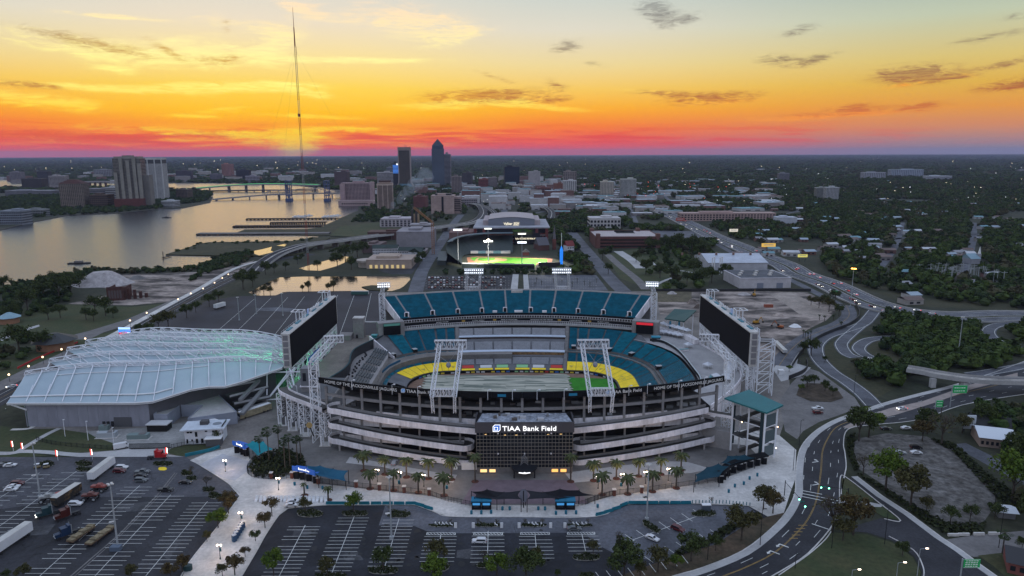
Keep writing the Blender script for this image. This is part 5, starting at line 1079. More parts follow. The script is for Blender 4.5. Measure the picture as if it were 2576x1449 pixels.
def fence(D,h,lab,step=2.4,name='fence',z=0.1):
 P=smooth_path([g(*p)for p in D],4); P=dens(P,step); t=thing(name,lab,'fence',(P[0][0],P[0][1],0)); X0,Y0=P[0]; rel=[(x-X0,y-Y0)for x,y in P]
 post=MB().box(0,0,0,.14,.14,h+.1).mesh('post',fm_)
 for p in rel:put('post',post,t,loc=(*p,z))
 m_=MB(); q=dens(rel,.34)
 for p in q:m_.box(p[0],p[1],z,.05,.05,h,bottom=False)
 m_.out('pickets',fm_,t,kind='stuff'); rr_=MB()
 for zz in(z+.25,z+h-.2):rr_.wall(rel,zz,zz+.07,.05)
 rr_.out('rails',fm_,t,kind='stuff'); return t
fence([(92,1108),(130,1118),(180,1124),(240,1129),(293,1132)],1.8,'black iron fence between the lawn and the generator yard'); fence([(432,1129),(470,1122),(540,1118)],2,'black iron fence in front of the white house')
t=thing('sliding_gate','wide black sliding gate across the yard entrance','gate',(*g(326,1130),0)); a=Vector(g(326,1130)); b=Vector(g(430,1128)); L_=(b-a).length; m_=MB()
for k in range(60):m_.box((b-a).x*k/60,(b-a).y*k/60,.1,.12,.08,2.4,bottom=False)
m_.out('bars',fm_,t,kind='stuff'); MB().wall([(0,0),tuple(b-a)],2.3,2.5,.1).wall([(0,0),tuple(b-a)],.1,.4,.1).out('gate_frame',fm_,t)
redlit=mat('red_lit_banner_cloth',(.6,.05,.04),emit=(1,.08,.06),es=.9); whlit=mat('white_light_strip',(.9,.8,.8),emit=(1,.85,.8),es=4)
for x,y,w in((34,1135,'first by the lawn edge path'),(59,1140,'where two footpaths meet'),(146,1169-10,'in mid lawn before the generators'),(233,1166-10,'on the lawn nearest the parked shuttle'),(422,1152,'beside the sliding gate')):
 t=thing('banner_light','red glowing banner on a pole, '+w,'banner',(*g(x,y),0),0,'red glowing banners along the yard'); MB().tube((0,0,0),(0,0,4.6),.07).out('pole',steel,t); MB().box(-.35,0,2.0,.6,.08,2.7).out('banner',redlit,t); MB().box(.05,-.05,2.2,.16,.12,2.3).out('light_strip',whlit,t)
X,Y=g(317,858); h1,h0=height(X,Y,823),height(X,Y,846); t=thing('digital_billboard','bright digital billboard showing blue and red adverts above the amphitheatre peaks','billboard',(X,Y,0))
w=px(Y,30,h1); MB().box(0,0,h0,w,.8,h1-h0).out('case',dark,t); MB().tube((0,.6,0),(0,.6,h0),.5,8).out('pole',steel,t)
scr=lambda n,c,s=1.2:mat('screen_'+n,c,emit=c,es=s)
for(x0,x1,z0,z1,n,c)in((0,1,.78,1,'pale_blue',(.35,.5,.95)),(0,1,.45,.78,'blue',(.05,.2,.8)),(.05,.72,.15,.45,'red',(.7,.03,.06)),(.72,1,.15,.6,'white',(.8,.8,.85)),(0,1,0,.15,'lilac',(.7,.6,.85))):MB().box(-w/2+w*(x0+x1)/2,-.45,h0+(h1-h0)*z0,w*(x1-x0),.06+.02*z0,(h1-h0)*(z1-z0)).out('picture_panel',scr(n,c),t)
# ================================================================ downtown, bridges, arena, ballpark, mast
wdark=mat('far_window_glass',(.02,.022,.028),.2); wblue=mat('blue_window_glass',(.02,.035,.06),.15)
cr_=random.Random(11)
def cmat(c):return mat('facade_%d_%d_%d'%tuple(int(v*100)for v in c),c,.85,.1,.05,fine=(.2,.08))
def tower(name,lab,x0,x1,yt,yb,dep,col,style='grid',nf=10,nc=8,rot=0.0,cat='building',wm=None,roof=True,group=None,pent=.35):
 X,Y=g((x0+x1)/2,yb); H=height(X,Y,yt); w=px(Y,x1-x0,H/2)
 if rot:w=max(4,(w-abs(math.sin(rot))*dep)/math.cos(rot))
 t=thing(name,lab,cat,(X,Y+dep/2,0),rot,group); m_=cmat(col); wm=wm or wdark
 MB().box(0,0,0,w,dep,H).out('walls',m_,t); fh=H/(nf+.6)
 if style=='grid':
  ww=w/nc; f_=MB().box(0,0,0,ww*.62,.3,fh*.58).mesh('window',wm)
  if nf*nc<=70:
   for j in range(nf):
    for i in range(nc):put('window',f_,t,loc=(-w/2+ww*(i+.5),-dep/2-.1,fh*(j+.55)))
  else:
   b=MB()
   for j in range(nf):
    for i in range(nc):b.box(-w/2+ww*(i+.5),-dep/2-.1,fh*(j+.55),ww*.6,.3,fh*.58)
   b.out('windows',wm,t,kind='stuff')
  b=MB(); nd=max(2,int(dep/ww))
  for j in range(nf):
   for i in range(nd):
    for s in(-1,1):b.box(s*(w/2+.05),-dep/2+dep/nd*(i+.5),fh*(j+.55),.3,dep/nd*.6,fh*.58)
  b.out('side_windows',wm,t,kind='stuff')
 elif style=='band':
  b=MB().box(0,0,0,w+.4,dep+.4,fh*.5).mesh('window_band',wm)
  for j in range(nf):put('window_band',b,t,loc=(0,0,fh*(j+.55)))
 elif style=='rib':
  b=MB().box(0,0,fh*.5,.8*w/nc*.5,.5,H-fh).mesh('pier',m_)
  MB().box(0,0,fh*.5,w+.2,dep+.2,H-fh).out('glazing',wm,t)
  for i in range(nc+1):put('pier',b,t,loc=(-w/2+w*i/nc,-dep/2-.2,0))
  b=MB().box(0,0,0,w+.5,dep+.5,fh*.28).mesh('floor_edge',m_)
  for j in range(nf+1):put('floor_edge',b,t,loc=(0,0,fh*j+fh*.5))
 if roof:
  r_=MB(); r_.box(0,0,H,w+.6,dep+.6,.8); r_.out('roof_parapet',m_,t)
  if pent:MB().box(w*(cr_.random()-.5)*.3,0,H+.8,w*pent,dep*.5,H*.04+2).out('roof_plant',m_,t)
 return t,w,H,dep
galv0=cmat((.3,.32,.34))
t,w,H,d=tower('residential_tower','tall grey brown residential slab tower with deep vertical bays on red podium by river',290,361,399,524,40,(.2,.185,.165),'grid',34,22,R(12))
for k,(f_,hh)in enumerate(((-.42,.72),(-.2,1.02),(.05,.96),(.28,1.03),(.45,.9))):MB().box(w*f_,-d/2-2,0,w*.12,5,H*hh).out('balcony_stack',cmat((.25,.235,.21)),t)
MB().box(0,-6,0,w*1.05,d+14,H*.20).out('podium',cmat((.11,.04,.035)),t); MB().box(w*.6,4,0,w*.25,d*.8,H*.66).out('wing',cmat((.17,.16,.15)),t)
MB().box(0,0,H,w*.9,d*.9,5).out('crown',cmat((.25,.235,.22)),t)
t,w,H,d=tower('balcony_tower','white tower of stacked balconies with dark open top floor behind residential slab',360,414,399,506,36,(.07,.07,.075),'none',1,1,R(8),roof=False)
b=MB().box(0,0,0,w+2.4,d+2.4,1.7).mesh('balcony',cmat((.46,.46,.47)))
for j in range(33):put('balcony',b,t,loc=(0,0,H*.03+H*.86*j/33))
for i in range(4):MB().box(-w/2+w*i/3,-d/2-1,0,2.2,2.6,H).out('pier',cmat((.46,.46,.47)),t)
MB().box(0,0,H-3,w+3,d+3,5).out('crown',cmat((.42,.42,.43)),t)
t,w,H,d=tower('hip_roof_tower','beige apartment tower under a red brown hip roof on the south bank',151,212,462,525,34,(.22,.18,.15),'grid',18,13,R(10),roof=False)
m_=MB(); q=[(-w/2-1,-d/2-1,H),(w/2+1,-d/2-1,H),(w/2+1,d/2+1,H),(-w/2-1,d/2+1,H)]
for a,c in zip(q,q[1:]+q[:1]):m_.face(a,c,(c[0]*.35,c[1]*.3,H+9),(a[0]*.35,a[1]*.3,H+9))
m_.face(*[(a[0]*.35,a[1]*.3,H+9)for a in q]); m_.out('hip_roof',cmat((.07,.03,.025)),t)
SB=[('apartment_block','blue grey riverside flats at the far left shore',0,56,531,566,30,(.2,.22,.26),'grid',5,12),('apartment_block','low flats behind the left shore with pale roof',58,108,528,546,24,(.2,.21,.22),'grid',3,12),('office_block','dark brown office block on the south bank',56,106,450,478,40,(.07,.06,.06),'band',9,0),('office_block','tall dark slab far left behind the brown office',96,123,432,462,30,(.06,.06,.07),'band',10,0),('office_block','white ribbed office block left of the hip roof tower',124,164,443,480,34,(.32,.29,.3),'grid',11,12),('office_block','pale clustered block on the far shore',25,55,433,457,30,(.22,.2,.22),'grid',8,8),('office_block','pale office with low wing far behind the towers',237,277,427,450,30,(.25,.25,.28),'grid',6,10),('car_park_block','long grey parking deck on the south bank',14,132,480,494,40,(.22,.22,.25),'band',4,0),('car_park_block','parking deck right of the hip roof tower',215,292,475,492,40,(.2,.19,.21),'band',4,0),('office_block','white striped office left of the residential slab',264,293,472,516,30,(.4,.4,.42),'band',10,0),('hotel_block','brown low hotel between two south bank towers',226,272,491,524,34,(.09,.06,.045),'grid',6,9),('terrace_block','white terraced office at the foot of the balcony tower',405,443,506,522,26,(.42,.43,.46),'band',4,0),('office_block','small brown block with domed top on the peninsula',443,477,477,503,26,(.13,.1,.085),'grid',7,8),('office_tower','pink slab with reddish light painted on its walls, far bank near the sunset',559,586,413,449,26,(.34,.17,.15),'grid',14,8),('office_block','black office beside the pink slab',595,628,428,455,26,(.03,.03,.04),'band',8,0),('office_block','wide dim block far across the water',443,482,430,456,26,(.09,.08,.1),'band',8,0),('office_block','pale block with wide roof at the far bridge end',617,650,443,461,24,(.26,.24,.28),'grid',4,9),('office_block','low grey block between dim towers across the water',528,556,438,456,24,(.15,.14,.17),'grid',5,8),('office_tower','dark brown slab with blank wall at the end of the bridges',842,876,433,474,36,(.085,.06,.065),'none',1,1),('office_block','white gridded office behind the beige crown tower',945,991,434,470,40,(.4,.38,.4),'grid',10,14),('office_tower','glassy office with rounded top behind the white grid',972,990,422,468,30,(.2,.21,.25),'band',14,0),('office_tower','slim beige tower right of the pointed skyscraper',1136,1161,444,487,26,(.22,.18,.18),'grid',14,6),('office_tower','dark stepped tower with roof box behind beige slim tower',1163,1189,435,478,28,(.075,.065,.075),'grid',13,8),('office_block','red brick block in the middle of downtown',1204,1228,451,481,26,(.2,.06,.055),'grid',8,8),('office_block','beige slab beside the red brick block',1228,1251,447,476,26,(.24,.21,.22),'grid',9,8),('office_tower','black glass slab office with pale base',1267,1307,420,470,34,(.018,.02,.03),'band',18,0),('office_tower','grey concrete tower with a dark slot near its top',1329,1360,432,476,34,(.3,.28,.29),'none',1,1),('office_block','brown square block left of the white balcony tower',1393,1417,462,486,26,(.17,.075,.055),'none',1,1),('office_tower','brown rear tower with blue band top',1418,1450,432,478,26,(.24,.2,.19),'grid',12,7),('apartment_tower','white apartment tower with dark balcony columns',1417,1450,455,493,26,(.5,.49,.5),'grid',16,6),('apartment_tower','cream gridded apartment tower between balcony tower and teal slab',1510,1545,458,500,28,(.45,.4,.34),'grid',14,9),('apartment_tower','teal glazed apartment slab with white end piers',1561,1601,451,497,28,(.4,.4,.38),'grid',15,12),('gallery_block','white colonnaded low block standing among dark trees',1484,1561,550,575,40,(.45,.43,.44),'grid',2,9),('long_school','long pink tiered building beyond the freeway',1712,1950,537,556,26,(.38,.27,.25),'grid',3,30),('white_depot','white flat depot right of the long pink building',1956,2007,548,562,26,(.42,.44,.5),'none',1,1),('twin_slab','taller left half of the pale twin apartment slabs in the woods',2054,2078,473,502,26,(.27,.28,.27),'grid',13,7),('twin_slab','wider right half of the pale twin apartment slabs',2078,2111,472,505,26,(.4,.41,.43),'grid',13,9),('apartment_tower','lone grey slab far off in the wooded suburbs',1959,1985,436,458,22,(.22,.22,.25),'band',11,0),('hospital_block','pale left hospital block with two roof boxes',2170,2229,434,453,30,(.34,.35,.4),'grid',6,12),('hospital_block','tall central hospital block with blue glass',2240,2322,427,449,30,(.33,.37,.45),'grid',7,18),('hospital_block','low white hospital wing with long window bands',2330,2394,443,456,30,(.46,.48,.54),'band',4,0),('concrete_block','huge windowless grey concrete block beside the orange crane',998,1087,584,623,55,(.25,.235,.26),'none',1,1),('parking_deck','white framed parking deck with dark bays near the field',958,1034,551,573,40,(.4,.36,.39),'rib',4,8),('flat_store','low beige roofed store beside the elevated road',1010,1070,634,642,30,(.24,.2,.2),'none',1,1),('brick_shed','brown brick shed below the elevated road',925,1020,585,603,30,(.1,.055,.05),'none',1,1),('flat_store','wide store with pale flat roof by the arena street',1130,1190,586,610,50,(.2,.12,.11),'none',1,1),('plain_hall','long white striped roof hall behind the concrete block',1030,1085,566,580,26,(.3,.28,.3),'band',2,0),('flat_store','pale roofed store with dark walls near the mast',910,960,618,636,40,(.14,.1,.1),'none',1,1),('office_block','blank end block with small windows behind the drum building',1156,1200,500,520,30,(.28,.25,.27),'grid',3,9),('civic_block','columned civic building with pale pediment roof',1290,1318,466,485,30,(.32,.28,.25),'grid',3,6),('office_block','wide low red roofed block behind the drum building',1040,1074,495,522,30,(.14,.06,.06),'none',1,1),('brick_hall','red brick hall with white lintels at downtown edge',1350,1386,472,492,30,(.16,.07,.065),'grid',3,8)]  # pink slab: reddish light is put into its facade colour, nothing there emits
for s in SB:tower(s[0],s[1],*s[2:8],s[8],s[9],s[10],R(cr_.uniform(-10,12))if s[3]-s[2]<60 else 0,wm=wblue if 'glass' in s[1]or 'teal' in s[1]else None)
t,w,H,d=tower('drum_building','banded beige office block with dark central slot and rounded corners',1085,1143,493,538,40,(.36,.27,.25),'none',1,1)
for j in range(9):MB().prism([(-w/2-.6,d/2),(-w/2-.6,-d*.3),(-w*.35,-d/2-.8),(w*.35,-d/2-.8),(w/2+.6,-d*.3),(w/2+.6,d/2)],H*(.12+.095*j),H*(.12+.095*j)+H*.068,bottom=True).out('floor_band',cmat((.4,.3,.28)),t)
MB().box(0,-d/2-1,H*.12,w*.09,1,H*.84).out('dark_slot',wdark,t); MB().box(0,4,H,w*.7,d*.5,4).out('roof_plant',dark,t); MB().box(w*.63,6,0,w*.26,d,H*.93).out('wing',cmat((.27,.2,.19)),t)
for j in range(7):MB().box(w*.63,5.7,H*(.15+.1*j),w*.26+.4,d+.4,H*.05).out('wing_band',wdark,t)
X,Y=g(1102,474); H=height(X,Y,366); w=px(Y,31,H*.6); t=thing('pointed_skyscraper','tall dark blue glass skyscraper with a pyramid top','skyscraper',(X,Y+20,0),R(6)); hb=mat('skyscraper_glass',(.045,.075,.12),.25,.3,.02)
MB().box(0,0,0,w,w,H*.93).box(0,0,H*.93,w*.92,w*.92,H*.07).out('shaft',hb,t)
b=MB().box(0,0,0,w+.5,w+.5,1.3).mesh('floor_edge',mat('skyscraper_bands',(.10,.11,.14),.5))
for j in range(42):put('floor_edge',b,t,loc=(0,0,H*.03+H*.9*j/42))
pk=height(X,Y,349)-H; m_=MB()
for k in range(4):
 c=[(-1,-1),(1,-1),(1,1),(-1,1)]; a,e=c[k],c[(k+1)%4]; m_.face((a[0]*w*.46,a[1]*w*.46,H),(e[0]*w*.46,e[1]*w*.46,H),(0,0,H+pk))
m_.out('pyramid_top',mat('pyramid_slate',(.03,.04,.06),.4),t)
tower('office_tower','striped grey tower half hidden behind the pointed skyscraper',1119,1134,388,470,36,(.24,.24,.28),'band',26,0)
X,Y=g(1018,476); H=height(X,Y,370); w=px(Y,31.5,H*.7); t=thing('flared_skyscraper','dark slab skyscraper with pale edges flaring out at its foot','skyscraper',(X,Y+20,0),R(4))
MB().box(0,0,H*.08,w*.86,32,H*.86).out('dark_glazing',mat('bronze_glass',(.05,.045,.04),.25,.3,.02),t); MB().box(0,0,H*.92,w,34,H*.08).out('crown',cmat((.24,.19,.17)),t)
for s in(-1,1):
 m_=MB(); pr=[(w*.43,H*.95),(w*.43,H*.3),(w*.46,H*.16),(w*.62,H*.06),(w*.95,0)]
 for(a,z1),(c,z0)in zip(pr,pr[1:]):
  for y0,y1 in((-17,17),):m_.face((s*a,y0,z1),(s*(a+3),y0,z1),(s*(c+3),y0,z0),(s*c,y0,z0)); m_.face((s*(a+3),y0,z1),(s*(a+3),y1,z1),(s*(c+3),y1,z0),(s*(c+3),y0,z0))
 m_.out('flared_edge',cmat((.3,.25,.24)),t)
b=MB().box(0,0,0,w*.87,32.4,.9).mesh('floor_edge',mat('bronze_band',(.09,.075,.065),.5))
for j in range(36):put('floor_edge',b,t,loc=(0,0,H*.12+H*.78*j/36))
m_=MB(); m_.face((-w*.9,-30,.5),(w*.9,-30,.5),(w*.45,-17,H*.13),(-w*.45,-17,H*.13)); m_.out('glass_skirt',mat('teal_glass',(.06,.13,.17),.3),t)
MB().tube((3,0,H),(3,0,H+9),.8).tube((8,0,H),(8,0,H+6),.6).out('roof_mast',cmat((.2,.05,.05)),t)
t,w,H,d=tower('blue_lit_office','slim dark office with bright blue light bands and white disc',990,1004,411,472,30,(.04,.045,.06),'band',18,0)
bl_=mat('blue_light_band',(.05,.15,.5),emit=(.08,.3,1),es=.8)
for j in range(7):MB().box(0,-d/2-.35,H*(.6+.052*j),w,.3,H*.02).out('light_band',bl_,t)
MB().cyl(0,0,0,.5,w*.16,n=12).out('round_sign',whiteglow,t).matrix_local=Matrix.Translation((w*.28,-d/2-.2,H*.965))@Matrix.Rotation(R(90),4,'X')
t,w,H,d=tower('riverside_hotel','long pinkish hotel slab with dark windows on the river bank',860,939,461,516,30,(.33,.24,.25),'grid',16,22)
MB().box(-w*.44,-12,0,w*.14,26,H*.97).out('end_wing',cmat((.36,.26,.27)),t); MB().box(w*.47,-10,0,w*.09,24,H*1.06).out('end_wing',cmat((.34,.25,.26)),t); MB().box(0,-26,0,w*1.06,30,H*.24).out('podium',cmat((.38,.28,.28)),t)
for k in range(12):MB().box(-w*.4+k*w*.07,-41.2,H*.07,w*.04,.4,H*.06).out('podium_opening',wdark,t)
t,w,H,d=tower('crowned_tower','beige residential tower with arched pale crown and dark top',946,989,462,527,34,(.3,.225,.19),'grid',22,13,R(9))
MB().box(0,0,H*.93,w+3,d+3,H*.05).out('cornice',cmat((.48,.38,.33)),t); MB().box(0,0,H,w*.7,d*.7,H*.07).out('crown',cmat((.4,.3,.26)),t); MB().box(0,0,H*1.07,w*.8,d*.8,2.4).out('crown_roof',cmat((.06,.03,.03)),t)
for f_ in(-.5,-.17,.17,.5):MB().box(w*f_,-d/2-.7,0,w*.07,2,H*.93).out('pilaster',cmat((.36,.28,.25)),t)
grn=mat('green_roof',(.025,.04,.035),.7,.2,.2)
def gable(name,lab,x0,x1,yb,hw,hr,dep,col,rc,rot=0,n=0,cat='building',group=None):
 X,Y=g((x0+x1)/2,yb); w=px(Y,x1-x0,hw); t=thing(name,lab,cat,(X,Y,0),rot,group); MB().box(0,dep/2,0,w,dep,hw).out('walls',cmat(col),t); m_=MB(); o=.8
 m_.face((-w/2-o,-o,hw-.2),(w/2+o,-o,hw-.2),(w/2+o,dep/2,hw+hr),(-w/2-o,dep/2,hw+hr)); m_.face((w/2+o,dep+o,hw-.2),(-w/2-o,dep+o,hw-.2),(-w/2-o,dep/2,hw+hr),(w/2+o,dep/2,hw+hr))
 for s in(-1,1):m_.face((s*w/2,0,hw),(s*w/2,dep,hw),(s*w/2,dep/2,hw+hr-.1))
 m_.out('roof',rc,t)
 if n:
  q=MB().box(0,0,0,w/n*.55,.2,1.5).mesh('window',wdark)
  for j in range(2 if hw>5 else 1):
   for i in range(n):put('window',q,t,loc=(-w/2+w/n*(i+.5),-.05,1.2+3.4*j))
 return t
gable('green_roof_office','long white two storey office under a dark green roof',938,1000,640,8,3.5,16,(.55,.54,.58),grn,R(4),16); gable('green_roof_office','stepped right wing of the white office with green roof',1000,1062,646,7.5,3.5,16,(.52,.51,.55),grn,R(-9),14)
gable('gabled_house','white gabled house with green roof beside the arena street',1058,1072,652,8,5,20,(.5,.5,.55),grn,R(60),2)
t,w,H,d=tower('event_hall','cream hall with roof terraces and rounded end by the pond',922,1035,655,676,40,(.36,.28,.24),'none',1,1); MB().box(-w*.08,0,H,w*.45,d*.6,3.5).out('upper_storey',cmat((.38,.3,.25)),t); MB().cyl(-w*.55,-d*.1,H*.6,H*.85,12,n=16).cyl(-w*.55,-d*.1,0,H*.6,10,n=16).out('rounded_end',cmat((.4,.34,.3)),t)
for k in range(7):MB().box(-w*.4+k*w*.12,-d/2-.1,.5,w*.06,.4,H*.4).out('lit_window',mat('dim_yellow_window',(.3,.25,.12),emit=(1,.75,.35),es=.35),t)
gable('red_roof_house','white house with steep red roof beside the ballpark',1426,1445,634,8,6,12,(.55,.55,.6),mat('red_roof',(.16,.03,.03),.7),R(20),3)
t=gable('brick_church','dark brick church with slender spire in front of the arena',1355,1382,630,7,9,24,(.1,.045,.04),mat('slate_roof',(.09,.085,.1),.7),R(15)); MB().box(16,6,0,4,4,14).out('bell_tower',cmat((.16,.06,.05)),t); MB().cyl(16,6,14,32,2.4,.15,8).out('spire',mat('spire_slate',(.12,.11,.13),.6),t)
gable('small_brick_chapel','tiny red brick gable hut at the ballpark lawn',1327,1335,642,4,4,8,(.16,.05,.04),mat('pale_gable_roof',(.3,.27,.27),.7),R(90))
t,w,H,d=tower('parking_garage','wide brick parking garage with pale concrete roof deck and corner towers',1498,1660,597,624,75,(.12,.05,.045),'none',1,1,roof=False,pent=0)
for j in range(3):MB().box(0,-d/2-.1,H*(.1+.3*j),w*.94,.6,H*.13).out('open_storey',shadowy,t)
MB().box(0,0,H,w,d,.4).out('roof_deck',mat('pale_deck',(.42,.37,.37),.9,.12,.05),t); MB().wall([(-w/2,-d/2),(w/2,-d/2),(w/2,d/2),(-w/2,d/2),(-w/2,-d/2)],H,H+1.3,.4).out('parapet',cmat((.2,.12,.11)),t)
for a,c in((-.46,-.46),(.47,-.46),(-.47,.47),(.3,.47)):MB().box(w*a,d*c,0,w*.06,9,H*1.32).out('corner_tower',cmat((.14,.07,.06)),t)
MB().box(w*.05,d*.2,H+.4,w*.3,d*.25,.3).box(w*.05,d*.32,H+.4,w*.32,.6,2).out('ramp_well',shadowy,t)
t=gable('metal_warehouse','broad pale metal roofed warehouse beside the freeway',1782,1930,679,8,6,60,(.4,.4,.44),mat('pale_metal_roof',(.42,.45,.52),.5,.12,.1),0)
for k in range(7):MB().cyl(-55+k*19,24,13,15.5,1.3,n=8).out('roof_vent',mat('rusty_vent',(.2,.12,.1),.6),t)
t,w,H,d=tower('white_depot','long white flat roofed depot with black roof and roof units',1855,1990,701,725,45,(.46,.44,.47),'none',1,1,R(2),pent=0); MB().box(0,0,H+.85,w-3,d-3,.2).out('black_roof',mat('tar_roof',(.08,.085,.1),.85,.3,.1),t)
for k in range(9):MB().box(-w*.42+k*w*.1,(k%3-1)*d*.22,H+1,w*.05,4,1.2).out('roof_unit',conc_l,t)
for k in range(2):MB().box(w*(-.1+.38*k),-d/2-.1,0,6,.4,5).out('roller_door',mat('grey_door',(.2,.22,.28),.6),t)
t=thing('white_columns','cluster of tall white exhaust columns left of the depot','columns',(*g(1805,690),0))
for k in range(4):MB().cyl(k*4-6,(k%2)*6,0,17,.6,n=8).box(k*4-6,(k%2)*6,17,3,.6,.6).out('column',white,t)
X,Y=g(1287,614); t=thing('arena','brick and glass arena with a shallow curved grey roof and lit lettering','arena',(X,Y+60,0)); W2=px(Y,192,15); H=height(X,Y,574); bk=mat('arena_brick',(.13,.035,.035),.85,.2,.2)
MB().box(0,0,0,W2*.96,118,H).out('body',bk,t); MB().box(0,-2,H,W2*1.0,122,1.6).out('eave',cmat((.33,.33,.37)),t)
for j in range(4):MB().box(0,-59.3,H*(.08+.23*j),W2*.97,.8,.9).out('stone_course',cmat((.35,.28,.27)),t)
for k in range(14):MB().box(-W2*.45+k*W2*.069,-59.2,H*.34,W2*.045,.6,H*.2).out('window',wdark,t)
MB().box(0,-59.4,H*.7,W2*.9,.8,H*.24).out('glass_strip',glass,t); MB().box(W2*.2,-62,0,W2*.34,6,H*.72).out('glass_front',glass,t)
for x in(-.475,-.36,.33,.46):MB().box(W2*x,-61,0,W2*.035,4,H*.98).out('brick_pier',bk,t)
H2=height(X,Y+60,540); m_=MB(); n=14; Wt=px(Y+60,112,H2)
rf_=[(-Wt/2+Wt*k/n,(H+9)+(H2-H-9)*math.sin(math.pi*(.12+.76*k/n)))for k in range(n+1)]
for(a,z),(c,z2)in zip(rf_,rf_[1:]):m_.face((a,-40,z),(c,-40,z2),(c,50,z2),(a,50,z))
m_.out('curved_roof',mat('arena_roof',(.38,.33,.34),.7,.08,.1),t); m_=MB()
for(a,z),(c,z2)in zip(rf_,rf_[1:]):m_.face((a,-39.6,H),(c,-39.6,H),(c,-39.6,z2-.6),(a,-39.6,z-.6)); m_.face((c,49.6,H),(a,49.6,H),(a,49.6,z-.6),(c,49.6,z2-.6))
for k in(0,n):m_.face((rf_[k][0],-39.6,H),(rf_[k][0],49.6,H),(rf_[k][0],49.6,rf_[k][1]),(rf_[k][0],-39.6,rf_[k][1]))
m_.out('drum_wall',mat('arena_grey',(.17,.18,.22),.7),t)
for s in(-1,1):MB().box(s*Wt*.56,5,H+1.6,Wt*.12,80,7).out('roof_step',cmat((.38,.32,.33)),t)
cream=mat('cream_lit_letters',(.8,.7,.5),emit=(1,.9,.65),es=1.1)
for tx,h,x,z,y in(('VyStar',3.6,-5,H+2.6,-40),('VETERANS',1.2,7,H+5,-40),('MEMORIAL',1.2,7,H+3.4,-40),('ARENA',1.2,6.2,H+1.8,-40)):lettering('arena_letters',tx,h,cream,on_plane((x,y,z),(1,0,0)),t,.3,w=12 if h>3 else 8)
lettering('entrance_letters','VyStar VETERANS MEMORIAL ARENA',2.4,cream,on_plane((W2*.2,-65.2,H*.32),(1,0,0)),t,.3,w=W2*.3)
for k in range(9):MB().blob(-10+k*7.5,-62.5,3,.6,.4,.6).out('entrance_lamp',mat('white_lamp',(.9,.9,.9),emit=(1,.95,.85),es=8),t)
bp_=thing('ballpark','small baseball ground with green roofed grandstand and floodlit grass','ballpark',(0,0,0))
bg_=mat('floodlit_grass',(.07,.24,.012),.9,.12,.08,fine=(.4,.1)); MB().flat([g(*p)for p in[(1174,648),(1196,645),(1280,646),(1390,651),(1388,662),(1352,664),(1345,674),(1290,671),(1180,669)]],.1).out('warning_track',mat('red_clay',(.28,.12,.07),.95,.15,.2),bp_)
MB().flat([g(*p)for p in[(1182,649),(1200,647),(1290,648),(1376,652),(1377,660),(1350,662),(1346,673),(1190,668),(1200,662)]],.16).out('grass',bg_,bp_); MB().flat([g(*p)for p in[(1192,658),(1202,648),(1255,649),(1276,652),(1274,656),(1245,659),(1210,661)]],.2).out('infield_dirt',mat('infield_clay',(.36,.2,.1),.95,.1,.2),bp_); MB().flat([g(*p)for p in[(1200,656),(1206,649.5),(1246,650),(1244,654),(1225,657)]],.24).out('infield_grass',bg_,bp_)
def gr(pts,z):return[(*g(x,y),z)for x,y in pts]
A=smooth_path([g(*p)for p in[(1165,668),(1162,650),(1180,641),(1230,637.5),(1290,637)]],4); Bk=smooth_path([g(*p)for p in[(1125,664),(1125,642),(1150,626),(1210,615),(1290,613)]],4); MB().deck(Bk,A,13,1.2).wall(Bk,0,13.2).out('stand',mat('dark_green_seats',(.02,.03,.03),.8,.3,.3),bp_)
C_=[(a[0]*.62+b[0]*.38,a[1]*.62+b[1]*.38)for a,b in zip(Bk,A)]; rf2=mat('teal_grey_roof',(.1,.14,.165),.7,.1,.1); Bk,C_=Bk[4:],C_[4:]
MB().deck(Bk,C_,16.5,19).deck(C_,Bk,18.4,16).wall(C_,18.2,19.2).wall(Bk,12,16.6).out('roof',rf2,bp_)
MB().flat([g(*p,9)for p in[(1100,655),(1104,641),(1126,641),(1122,656)]],9).prism([g(*p)for p in[(1100,666),(1104,650),(1126,650),(1122,667)]],0,8.8).out('entrance_house',mat('teal_grey_house',(.06,.075,.08),.7),bp_)
t_=[g(*p)for p in((1162,673),(1290,675),(1345,676))]; MB().wall(t_,0,5,.6).out('outfield_wall',mat('dark_green_wall',(.012,.02,.02),.7),bp_); MB().wall(offs(t_,-.4),4.2,5.6,.3).out('wall_cap',conc,bp_)
for k in range(5):MB().box(g(1196+k*19,641)[0],g(1196+k*19,641)[1],2,12,4,3).out('suite_box',mat('teal_suite',(.1,.2,.24),.6)if k%2 else conc,bp_)
bt=thing('scoreboard','dark ballpark scoreboard seen from behind between small trees','scoreboard',(*g(1382,674.5),0)); MB().box(0,0,2,24,2,4.5).out('back',dark,bt); MB().box(0,0,0,20,1,2).out('legs',dark,bt)
bs_=thing('blue_beacon','bright blue lit rounded column at the ballpark corner','column',(*g(1412,665),0)); MB().cyl(0,0,0,16,1.7,1.9,12).cyl(0,0,16,21,1.9,.4,12).out('column',mat('blue_lit',(.02,.15,.5),emit=(.02,.25,1),es=.6),bs_); MB().cyl(0,0,21,36,.35,n=8).out('spike',white,bs_)
